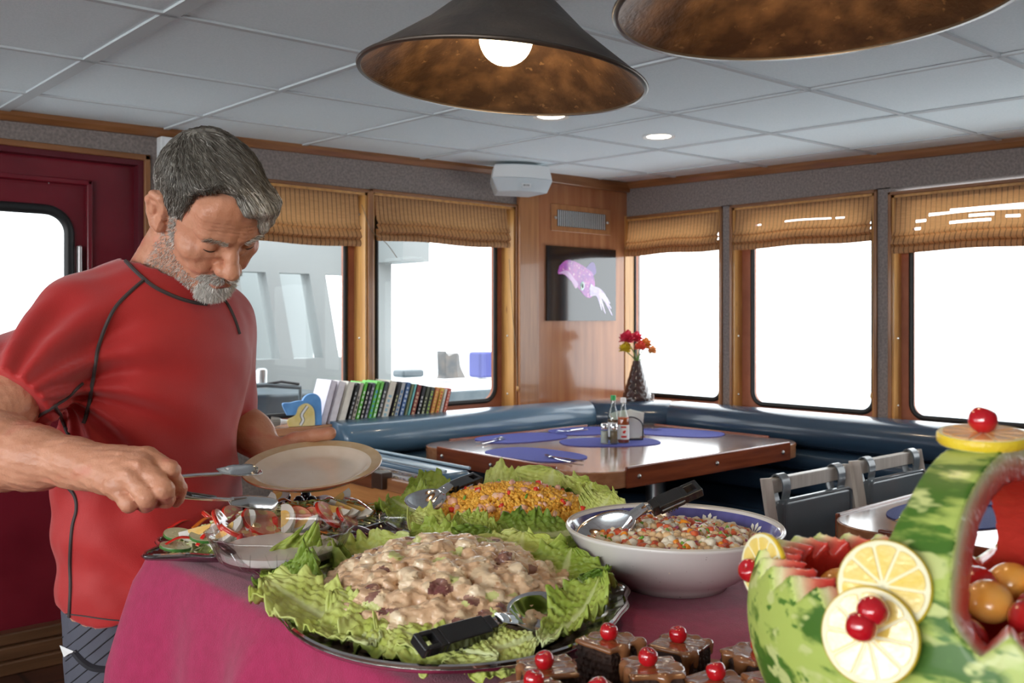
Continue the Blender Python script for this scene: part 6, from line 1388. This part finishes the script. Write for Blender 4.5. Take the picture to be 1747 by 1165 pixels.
# --- head
S = 1.05
HR = np.array([[.72708314, .67548003, .1227878], [.54167522, -.45451948, -.70710678], [.42182706, -.58063653, .69636424]], np.float32)   # rows: left, forward, up of the head
HC = np.array(K(355.6, 359.5, 1.62), np.float32)
HM = CM @ Matrix(((HR[0][0] * S, HR[1][0] * S, HR[2][0] * S, HC[0]), (HR[0][1] * S, HR[1][1] * S, HR[2][1] * S, HC[1]), (HR[0][2] * S, HR[1][2] * S, HR[2][2] * S, HC[2]), (0, 0, 0, 1)))
def to_head(p): return tuple(((np.array(p, np.float32) - HC) @ HR.T / S).tolist())
def caps(P, pts, r, k=None, base=None):
    d = base; rs = r if isinstance(r, (list, tuple)) else [r] * len(pts)
    for i in range(len(pts) - 1):
        c = s_cap(P, pts[i], pts[i + 1], rs[i], rs[i + 1]); d = c if d is None else smin(d, c, k or .004)
    return d
def f_head(P):
    X = np.abs(P[..., 0]); Q2 = P.copy(); Q2[..., 0] = X       # mirrored for paired features
    d = s_ell(P, (0, -.014, .034), (.0745, .097, .083))
    d = smin(d, s_ell(P, (0, .030, -.022), (.0605, .062, .080)), .03)
    d = smin(d, s_ell(P, (0, .046, -.078), (.041, .040, .036)), .025)
    d = smin(d, s_cap(Q2, (.052, .0, -.066), (.016, .072, -.100), .017, .014), .022)
    d = smin(d, s_ell(P, (0, .078, -.100), (.019, .016, .017)), .014)
    d = smin(d, s_ell(Q2, (.043, .060, -.024), (.022, .022, .016)), .016)      # cheekbones
    d = smin(d, s_ell(Q2, (.031, .074, -.046), (.015, .014, .015)), .012)      # smiling cheeks
    d = smin(d, s_cap(Q2, (.010, .0915, .020), (.043, .078, .022), .0085, .008), .012)  # brow
    d = smin(d, s_ell(P, (0, .070, .052), (.055, .026, .040)), .02)            # forehead
    d = smax(d, -s_ell(Q2, (.0315, .100, .0035), (.0175, .0135, .0105)), .009)   # sockets
    d = smin(d, s_ell(Q2, (.0315, .0755, .002), (.0150, .0148, .0125)), .003)    # lids
    lid = np.abs(P[..., 2] + .0035 + .10 * (X - .0315) ** 2 / .02) ; d = np.where((np.abs(X - .0315) < .013) & (P[..., 1] > .08), d + np.clip(.0011 - lid, 0, .0011), d)
    d = smin(d, s_cap(Q2, (.020, .088, -.013), (.042, .078, -.011), .0035, .003), .006)    # bags
    nb = caps(P, [(0, .0905, .012), (0, .1005, -.010), (0, .1145, -.033)], [.0068, .0075, .0108], .006); d = smin(d, nb, .009)
    d = smin(d, s_ell(Q2, (.0125, .1015, -.0365), (.0080, .0115, .0080)), .005)
    d = smax(d, -s_ell(Q2, (.0068, .106, -.0465), (.0032, .006, .0035)), .002)
    fold = caps(Q2, [(.018, .096, -.036), (.030, .083, -.054), (.033, .074, -.070)], .0022, .004); d = smax(d, -fold, .006)
    lip = caps(Q2, [(.0, .0985, -.0635), (.010, .0985, -.0620), (.024, .087, -.0600)], [.0050, .0052, .0028], .004); d = smin(d, lip, .004)
    lip = caps(Q2, [(.0, .0965, -.0745), (.010, .0955, -.0730), (.024, .086, -.0640)], [.0058, .0056, .0028], .004); d = smin(d, lip, .004)
    mouth = caps(Q2, [(.0, .106, -.0688), (.012, .1035, -.0675), (.027, .0905, -.0615)], .0020, .003); d = smax(d, -mouth, .0025)
    # ears
    e = [(.0745, .004, -.004), (.0785, .005, .013), (.085, -.004, .026), (.090, -.018, .024), (.090, -.025, .008), (.087, -.020, -.012), (.0805, -.008, -.028), (.0765, .001, -.030), (.075, .004, -.018)]
    er = caps(Q2, e, [.0038, .0038, .0042, .0045, .0044, .0042, .0062, .0055, .004], .003)
    er = smin(er, s_ell(Q2, (.0805, -.010, .0), (.0030, .0165, .028)), .004); er = smax(er, -s_ell(Q2, (.088, -.006, -.003), (.0085, .0085, .0115)), .003)
    er = smin(er, caps(Q2, [(.082, -.004, .016), (.0865, -.014, .010), (.085, -.013, -.006)], .0028, .003), .003)
    d = smin(d, er, .005)
    # neck
    nb_ = to_head(K(272, 500, 1.70)); d = smin(d, s_cap(P, (0, -.022, -.045), nb_, .058, .064), .022)
    d = smin(d, s_cap(Q2, (.060, -.010, -.045), (.022, nb_[1] + .055, nb_[2] + .02), .009, .008) if False else d, .01)
    d = d + .0006 * noise3(P, 160, 21) * .5 + .0005 * np.exp(-((P[..., 2] - .047) / .02) ** 2) * np.sin(P[..., 2] * 900 + 3 * np.sin(P[..., 0] * 60)) * (P[..., 1] > .06)
    return d
headV, headF = nets(f_head, (-.105, -.15, -.235), (.105, .14, .135), .0021)

# --- arms and hands (one field, world-ish right/forward/up space)
def chain(P, pts, rs, k): return caps(P, pts, rs, k)
WR = K(122, 788, 1.262)
def f_rarm(P):
    d = caps(P, [SHO_R, ELB_R], [.058, .050], .02)
    d = smin(d, caps(P, [ELB_R, K(-5, 768, 1.315), K(60, 780, 1.285), WR], [.047, .0505, .040, .0295], .02), .03)
    d = smin(d, s_cap(P, K(-5, 800, 1.31), K(75, 805, 1.28), .026, .018), .02)
    pal = s_cap(P, WR, K(190, 800, 1.240), .030, .024)
    for (a, r) in ((K(250, 781, 1.232), .0150), (K(243, 797, 1.208), .0150), (K(222, 815, 1.197), .0145), (K(196, 832, 1.200), .0135)):
        pal = smin(pal, s_cap(P, K(135, 793, 1.255), a, .023, r), .016)
    d = smin(d, pal, .016)
    F_ = [([K(250, 781, 1.232), K(289, 802, 1.214), K(305, 834, 1.228), K(301, 855, 1.240)], [.0138, .0118, .0100, .0088]),
          ([K(243, 797, 1.208), K(281, 836, 1.188), K(283, 852, 1.212), K(268, 856, 1.232)], [.0142, .0125, .0105, .0090]),
          ([K(222, 815, 1.197), K(251, 850, 1.180), K(250, 860, 1.205), K(238, 857, 1.226)], [.0138, .0120, .0102, .0088]),
          ([K(196, 832, 1.200), K(220, 858, 1.190), K(219, 863, 1.212), K(212, 857, 1.228)], [.0125, .0108, .0092, .0080])]
    fd = None
    for pts, rs in F_:
        c = caps(P, pts, rs, .003); c = smin(c, s_ell(P, pts[1], (rs[1] * 1.06,) * 3), .003); fd = c if fd is None else smin(fd, c, .0012)
    d = smin(d, fd, .006)
    th = caps(P, [K(150, 795, 1.272), K(205, 800, 1.285), K(255, 802, 1.275), K(297, 803, 1.262)], [.020, .0155, .0125, .0095], .006); d = smin(d, th, .008)
    for pts in ([K(145, 768, 1.235), K(190, 783, 1.212), K(236, 792, 1.190)], [K(150, 785, 1.228), K(190, 800, 1.205), K(216, 808, 1.180)], [K(165, 772, 1.226), K(205, 776, 1.215), K(240, 779, 1.212)]):
        d = smin(d, caps(P, pts, [.0016, .0022, .0016], .003), .006)      # veins and tendons
    return d + .0004 * noise3(P, 220, 5) + .0011 * noise3(P, 60, 8) * .5
a_, b_ = np.minimum(K(-130, 900, 1.40), K(330, 900, 1.12)), np.maximum(K(-130, 500, 1.50), K(330, 560, 1.66))
rV, rF = nets(f_rarm, (-.90, 1.13, .995), (-.415, 1.64, 1.37), .0028)
handlo = (-.605, 1.155, 1.04); 
LWR = K(462, 775, 1.845)
def f_larm(P):
    d = caps(P, [SHO_L, K(383, 705, 1.89), K(428, 738, 1.865), LWR], [.055, .046, .040, .030], .02)
    d = smin(d, s_cap(P, LWR, K(500, 806, 1.835), .027, .020), .02)
    th = caps(P, [K(470, 768, 1.845), K(503, 750, 1.835), K(535, 743, 1.822), K(562, 739, 1.812)], [.020, .0145, .0125, .0130], .008); d = smin(d, th, .010)
    for k, (a, b, c) in enumerate(((K(510, 806, 1.83), K(545, 812, 1.80), K(572, 818, 1.76)), (K(505, 812, 1.82), K(542, 820, 1.78), K(565, 826, 1.74)), (K(498, 818, 1.815), K(530, 826, 1.77), K(552, 832, 1.73)), (K(490, 820, 1.81), K(515, 830, 1.77), K(532, 834, 1.74)))):
        d = smin(d, caps(P, [a, b, c], [.0125, .0110, .0088], .004), .005)
    return d + .0004 * noise3(P, 220, 6)
lV, lF = nets(f_larm, (-.62, 1.66, 1.01), (-.27, 1.98, 1.36), .003)
def f_low(P):
    d = s_ell(P, K(262, 900, 1.70), (.10, .13, .35), BR_)
    for s_ in (-1, 1):
        hp = np.array((-.648, 1.70, 0)) + lb_ * .078 * s_; f = fb_ * .02
        d = smin(d, caps(P, [tuple(hp + (0, 0, .84)), tuple(hp + f + (0, 0, .48)), tuple(hp + (0, 0, .40)), tuple(hp - f + (0, 0, .11))], [.09, .055, .058, .036], .03), .02)
        d = smin(d, s_cap(P, tuple(hp - f + (0, 0, .06)), tuple(hp + fb_ * .13 + (0, 0, .035)), .034, .026), .02)
    return d
bV, bF = nets(f_low, (-.98, 1.40, -.01), (-.40, 2.02, 1.30), .012)
parts = [(headV @ (np.array(HM.to_3x3()).T) + np.array(HM.translation), headF)]
C3 = np.array(CM.to_3x3()).T
for V_, F_ in ((rV, rF), (lV, lF), (bV, bF)): parts.append((V_ @ C3, F_))
vs, fs, n = [], [], 0
for V_, F_ in parts: vs += V_.tolist(); fs += (F_ + n).tolist(); n += len(V_)
me = bpy.data.meshes.new('body'); me.from_pydata(vs, [], fs); me.update(); me.materials.append(M_skin_h); me.polygons.foreach_set('use_smooth', [True] * len(me.polygons))
body = bpy.data.objects.new('body', me); col.objects.link(body); LOC(body)

# lips, brows, eyes
hx = lambda p: HM @ Vector(p)
M_lip = mat('lips', (.42, .13, .10), .4, bump=.2, bscale=200)
m = MB(); m.tube([hx((x, .1035 - .42 * x * x * 26 * .6 - .0012, -.0745 + .010 * (abs(x) / .024) ** 1.6 * .9)) for x in np.linspace(-.020, .020, 13)], [.0012 + .0030 * (1 - (abs(i - 6) / 6) ** 2) for i in range(13)], 8, flat=.8)
LOC(m.build('lower_lip', M_lip, man, smooth=True))
for s_ in (-1, 1):
    m = MB(); m.tube([hx((s_ * (.0315 + t * .0125), .0903 - 2.3 * (t * .0125) ** 2 * 12, -.0030 - .0022 * (1 - t * t))) for t in np.linspace(-1, 1, 9)], [.0005 + .0014 * (1 - (abs(i - 4) / 4) ** 2) for i in range(9)], 6)
    LOC(m.build('lashes', mat('eyelash_dark', (.05, .03, .02), .6), man, smooth=True))
# eyes under the lids: a slit of eyeball
M_eye = mat('eyeball', (.60, .55, .52), .15, coat=.6); M_iris = mat('iris', (.07, .08, .08), .15)
for s_ in (-1, 1):
    m = MB(); m.sphere((s_ * .0315, .0757, -.0005), .0143, 20, M=HM); LOC(m.build('eye', M_eye, man, smooth=True))
# --- hair and beard: base volumes plus many strands
M_h1 = mat('hair_dark_grey', (.075, .065, .052), .45, spec=.6); M_h2 = mat('hair_grey', (.21, .195, .165), .45, spec=.6); M_h3 = mat('hair_silver', (.50, .49, .45), .42, spec=.6); M_h4 = mat('hair_white', (.80, .78, .73), .42, spec=.6)
def hair_region(p):
    x, y, z = p[..., 0], p[..., 1], p[..., 2]
    line = np.where(y > .02, .034 + (y - .02) * (.95 + .5 * np.clip(-x / .04, -.6, 1)), np.where(y > -.012, -.020 + (y + .012) * 1.5, -.052 - (y + .012) * .2))
    side = np.where((y > .0) & (y < .045) & (np.abs(x) > .05), -.034 + (y) * .6, line)
    return z - np.minimum(line, side)
def f_hair(P):
    b = s_ell(P, (0, -.012, .041), (.082, .103, .088))
    b = smin(b, s_ell(P, (-.012, .050, .094), (.056, .050, .024)), .03)
    b = smin(b, s_ell(P, (0, -.080, .012), (.060, .032, .055)), .02)
    reg = -hair_region(P); ear = s_ell(np.stack([np.abs(P[..., 0]), P[..., 1], P[..., 2]], -1), (.088, -.012, -.004), (.022, .018, .032))
    b = smax(b, reg, .010); b = smax(b, -ear, .008)
    b = smax(b, -(P[..., 2] + .056), .01)
    fr = s_ell(P, (.028, .072, .084), (.040, .036, .024)); fr = smin(fr, s_ell(P, (.044, .080, .056), (.021, .020, .034)), .014); fr = smin(fr, s_ell(P, (.060, .054, .046), (.016, .026, .032)), .014); b = smin(b, fr, .012)
    return b + .0012 * np.sin(P[..., 0] * 260 + 3 * np.sin(P[..., 1] * 40)) * .6 + .0010 * noise3(P, 120, 31)
hairV, hairF = nets(f_hair, (-.11, -.15, -.08), (.11, .13, .15), .0026)
HL = np.array(HM.to_3x3()).T; HT = np.array(HM.translation)
rg = np.random.RandomState(3)
sv, sf, sm = (hairV @ HL + HT).tolist(), hairF.tolist(), [1] * len(hairF)
def grad(fn, p, e=.0012):
    q = np.array([p + np.eye(3)[i] * e * s_ for i in range(3) for s_ in (1, -1)], np.float32); v = fn(q); g = np.stack([v[0::2] - v[1::2]]).reshape(3, -1)
    return g
def field_grad(fn, P, e=.0012):
    g = np.stack([fn(P + np.eye(3, dtype=np.float32)[i] * e) - fn(P - np.eye(3, dtype=np.float32)[i] * e) for i in range(3)], -1); return g / (np.linalg.norm(g, axis=-1, keepdims=True) + 1e-9)
def add_strands(roots, fn, flow, length, seg, r0, sv, sf, sm, matpick, lift=.0006, noise=.25, cling=1.0):
    P = roots.astype(np.float32).copy(); n = len(P); path = [P.copy()]; L = length(P); jit = rg.normal(size=P.shape) * noise; u0 = None
    N0 = field_grad(fn, P)
    for s_ in range(seg):
        N_ = field_grad(fn, P) if cling else N0; D = flow(P, N_) + jit; D = D - cling * (D * N_).sum(-1, keepdims=True) * N_ ; D /= np.linalg.norm(D, axis=-1, keepdims=True) + 1e-9
        P = P + D * (L / seg)[:, None]
        if cling: v = fn(P)[:, None]; P = P - N_ * (v - lift - .0016 * rg.rand(n, 1) * (s_ / seg)) * .8
        path.append(P.copy().astype(np.float32))
    path = np.stack(path, 1); mp = matpick(roots)
    Nn = field_grad(fn, path[:, 0]); T0 = path[:, 1] - path[:, 0]; side = np.cross(T0, Nn); side /= np.linalg.norm(side, axis=-1, keepdims=True) + 1e-9
    rr_ = r0 * np.array([1 - .85 * (i / seg) ** 1.5 for i in range(seg + 1)])
    for i in range(n):
        b = len(sv)
        for k in range(seg + 1):
            c = path[i, k]; r = rr_[k]; a, nn_ = side[i] * r, Nn[i] * r
            for q in (c + a - nn_ * .5, c - a - nn_ * .5, c + nn_ * .7): sv.append((q @ HL + HT).tolist())
        for k in range(seg):
            o = b + k * 3
            for j in range(3): sf.append([o + j, o + (j + 1) % 3, o + 3 + (j + 1) % 3, o + 3 + j]); sm.append(int(mp[i]))
def flow_hair(P, N_):
    x, y, z = P[..., 0], P[..., 1], P[..., 2]; D = np.zeros_like(P)
    part = np.array((-.018, -.055, .12), np.float32); r = P - part      # whorl at the crown
    D += r / (np.linalg.norm(r, axis=-1, keepdims=True) + 1e-6) * .8
    top = np.clip((z - .05) / .05, 0, 1)[:, None]; D += top * np.array((.55, .75, -.25), np.float32)
    D += (1 - top) * np.array((0, -.45, -1.0), np.float32) * .9; fr = (np.clip((y - .06) / .03, 0, 1) * np.clip((z - .02) / .03, 0, 1))[:, None]; D += fr * np.array((.7, -.1, -1.3), np.float32); return D
def pick_hair(P):
    x, y, z = P[..., 0], P[..., 1], P[..., 2]; t = rg.rand(len(P)); light = np.clip((y - .055) / .04, 0, 1) * .75 + np.clip((.065 - z) / .08, 0, 1) * .78 + .12
    v = light - .04 + (t - .5) * .85; return np.where(v < .26, 0, np.where(v < .50, 1, np.where(v < .84, 2, 3)))
idx = rg.choice(len(hairV), 9000); hr = hairV[idx] + rg.normal(size=(9000, 3)) * .001; hr = hr[f_head(hr.astype(np.float32)) > .002]
add_strands(hr, f_hair, flow_hair, lambda P: .022 + .030 * np.clip((P[..., 2] - .02) / .08, 0, 1) + .008 * rg.rand(len(P)), 5, .00062, sv, sf, sm, pick_hair)
me = bpy.data.meshes.new('hair'); me.from_pydata(sv, [], sf); me.update()
for k in (M_h1, M_h2, M_h3, M_h4): me.materials.append(k)
me.polygons.foreach_set('material_index', sm); me.polygons.foreach_set('use_smooth', [True] * len(me.polygons)); o = bpy.data.objects.new('hair', me); col.objects.link(o); LOC(o)
# beard, moustache, sideburns and brows
def f_face(P): return f_head(P)
hv = headV; X = np.abs(hv[:, 0])
lip_d = np.sqrt((hv[:, 0] / .021) ** 2 + ((hv[:, 2] + .0700) / .0075) ** 2)
chinr = np.sqrt((hv[:, 0] / .034) ** 2 + ((hv[:, 2] + .092) / .030) ** 2 + ((hv[:, 1] - .080) / .045) ** 2)
goat = (chinr < 1.0) & (lip_d > 1.15) & (hv[:, 1] > .045)
must = (X < .034) & (hv[:, 2] < -.0500 - .18 * X) & (hv[:, 2] > -.0660 - .25 * X) & (hv[:, 1] > .070) & (lip_d > 1.0)
jaw = (hv[:, 2] < -.040 - (hv[:, 1] - .01) * .55) & (hv[:, 2] > -.125) & (hv[:, 1] > .002) & (X > .022) & (hv[:, 1] < .08) & (hv[:, 2] > -.104 + .0 * X)
sideb = (X > .052) & (hv[:, 1] > .016) & (hv[:, 1] < .034) & (hv[:, 2] > -.05) & (hv[:, 2] < .03)
def pickv(n, w_): return rg.choice(4, n, p=w_)
bvv, bff, bmm = [], [], []
def bunch(mask, n, L, w_, flow, r0=.00034, noise=.35, cl=.35):
    ii = np.where(mask)[0]
    if len(ii) == 0: return
    ii = rg.choice(ii, n); P = hv[ii] + rg.normal(size=(n, 3)) * .0009
    add_strands(P, f_head, flow, lambda P: L * (.7 + .6 * rg.rand(len(P))), 3, r0, bvv, bff, bmm, lambda r: pickv(len(r), w_), noise=noise, cling=0)
dn = lambda a, b: (lambda P, N_: N_ * a + np.array(b, np.float32))
bunch(goat, 3600, .0085, (.0, .06, .34, .60), dn(.7, (0, .15, -.8)), .0004)
bunch(must, 1300, .0078, (.03, .15, .40, .42), lambda P, N_: N_ * .6 + np.stack([np.sign(P[:, 0]) * .9, P[:, 0] * 0, P[:, 0] * 0 - .55], -1), .0004)
bunch(jaw, 3000, .0042, (.08, .24, .38, .30), dn(.8, (0, .1, -.8)), .00032)
bunch(sideb, 1300, .0055, (.12, .30, .35, .23), dn(.5, (0, -.2, -.9)), .00034)
me = bpy.data.meshes.new('beard'); me.from_pydata(bvv, [], bff); me.update()
for k in (M_h1, M_h2, M_h3, M_h4): me.materials.append(k)
me.polygons.foreach_set('material_index', bmm); o = bpy.data.objects.new('beard', me); col.objects.link(o); LOC(o)
bvv, bff, bmm = [], [], []
brow = (X > .012) & (X < .047) & (hv[:, 1] > .06) & (np.abs(hv[:, 2] - .0215 + .14 * np.abs(X - .034)) < .0042)
bunch(brow, 420, .0080, (.15, .30, .35, .20), lambda P, N_: N_ * .35 + np.stack([np.sign(P[:, 0]) * 1.0, P[:, 0] * 0, P[:, 0] * 0 + .15], -1), .00034, .2)
me = bpy.data.meshes.new('eyebrows'); me.from_pydata(bvv, [], bff); me.update()
for k in (M_h1, M_h2, M_h3, M_h4): me.materials.append(k)
me.polygons.foreach_set('material_index', bmm); o = bpy.data.objects.new('eyebrows', me); col.objects.link(o); LOC(o)
# arm hair is left to the skin's own grain

# --- shorts and shoes
def f_shorts(P):
    d = s_ell(P, (-.648, 1.70, .80), (.122, .158, .26), BR_)
    for s_ in (-1, 1):
        hp = np.array((-.648, 1.70, 0)) + lb_ * .075 * s_; d = smin(d, s_cap(P, tuple(hp + (0, 0, .80)), tuple(hp + fb_ * .02 + (0, 0, .45)), .088, .085), .02)
    d = np.maximum(d, P[..., 2] - .88); d = np.maximum(d, .47 - P[..., 2]); return d + .0015 * noise3(P, 30, 12)
sh = softw('shorts', f_shorts, (-.95, 1.42, .45), (-.38, 1.98, .90), .009, M_short); LOC(sh)
md = sh.modifiers.new('sm', 'SMOOTH'); md.factor = .5; md.iterations = 2
bsh = bvh_of([sh]); M_sline = mat('short_line', (.015, .015, .02), .7)
for k in range(7): seam([(88, 1100 + k * 22), (120, 1078 + k * 22), (160, 1045 + k * 22), (200, 1012 + k * 22)], .0011, 5, 'printed_line', sh, bsh, M_sline)
seam([(128, 1112), (142, 1128), (162, 1140), (200, 1142)], .006, 6, 'pocket_welt', sh, bsh, M_sline)
pk = drape(bsh, [(107, 1100), (132, 1110), (122, 1114), (114, 1120)], .004)
if len(pk) == 4: MB().add(pk, [(0, 1, 2, 3)]).build('white_pocket_tab', M_capw, sh, thick=.002)
for s_ in (-1, 1):
    hp = Vector((-.648, 1.70, 0)) + Vector((lb_ * .078 * s_).tolist()); f = Vector(fb_.tolist())
    def f_shoe(P, hp=hp, f=f): return np.maximum(smin(s_cap(P, tuple(hp - f * .04 + Vector((0, 0, .05))), tuple(hp + f * .15 + Vector((0, 0, .038))), .048, .042), s_cap(P, tuple(hp - f * .02 + Vector((0, 0, .05))), tuple(hp - f * .02 + Vector((0, 0, .10))), .045, .045), .02), .002 - P[..., 2])
    LOC(softw('shoe', f_shoe, tuple(hp + Vector((-.26, -.26, -.01))), tuple(hp + Vector((.26, .26, .16))), .008, mat('dark_shoe', (.04, .04, .045), .6)))

# --- what he holds
tg = thing('serving_tongs', 'steel scalloped serving tongs with black grips held in the person\'s right hand', 'tongs', CM @ Vector(K(235, 832, 1.235))); T0 = tg.location.copy()
def kw(*a): return CM @ Vector(K(*a)) - T0
def tong_arm(p, q, r, side):
    """p: pivot in the palm, q: where the head begins, r: head tip"""
    mid = (p + q) / 2 + Vector((0, 0, .004 * side)); MB().tube(smooth_path([p, mid, q], 8), [.0085] * 17, 8, flat=.38, up=(0, 0, 1)).build('arm', M_steel, tg, smooth=True)
    ax = (r - q).normalized(); up = W(-.12, -.80, .55) * side; up = (up - ax * up.dot(ax)).normalized(); sd = ax.cross(up); L = (r - q).length
    def fn(u, v):
        w_ = (.0075 + (.0148 - .0075) * min(1, u * 2.2)) * (1 if u < .82 else math.sqrt(max(.0, 1 - ((u - .82) / .18) ** 2)) * .8 + .2); s_ = (v - .5) * 2; e = 1 + (.07 * abs(sin(u * 22)) if u > .3 else 0) * (abs(s_) > .9)
        return q + ax * (L * u) + sd * (w_ * s_ * e) + up * (-.008 * (1 - s_ * s_) * min(1, u * 3) + .004)
    MB().grid(fn, 36, 14).build('scalloped_head', M_steel, tg, smooth=True, thick=.0014, auto=170)
tong_arm(kw(228, 828, 1.245), kw(372, 808, 1.42), kw(441, 803, 1.50), 1)
tong_arm(kw(228, 832, 1.245), kw(392, 852, 1.44), kw(472, 857, 1.52), -1)
a, b = kw(318, 843.5, 1.35), kw(362, 849.5, 1.405); MB().tube([a, b], .0098, 8, flat=.5, up=(0, 0, 1)).build('grip', M_bk, tg, smooth=True)
MB().sphere((0, 0, 0), .010, 12).build('pivot', M_steel, tg, smooth=True)

pl = thing('dinner_plate', 'cream stoneware dinner plate with tan rim held over the salad', 'plate', CM @ Vector(K(533, 797, 1.70)))
nrm = CM.to_3x3() @ Vector((-.02, -.205, .978)); pl.rotation_euler = nrm.to_track_quat('Z', 'Y').to_euler(); r = .1245
M_cream_g = mat('cream_glaze', (.80, .70, .56), .14, c2=(.84, .75, .62), scale=30, coat=.6); M_tan_g = mat('tan_rim_glaze', (.58, .42, .22), .2, c2=(.64, .48, .28), scale=40, coat=.5); M_brn = mat('brown_underside', (.26, .08, .035), .25, coat=.5)
MB().lathe([(.0005, -.010), (.062 * 1.2, -.010), (.088, -.008), (.098, .000), (.106, .0035)], 96).build('well', M_cream_g, pl, smooth=True, auto=80)
MB().lathe([(.106, .0035), (.116, .0058), (r, .0078)], 96).build('rim', M_tan_g, pl, smooth=True)
MB().lathe([(r, .0078), (r + .0012, .0062), (r, .004), (.110, -.002), (.096, -.010), (.070, -.0145), (.066, -.018), (.058, -.018), (.055, -.014), (.0005, -.014)], 96).build('underside', M_brn, pl, smooth=True, auto=80)
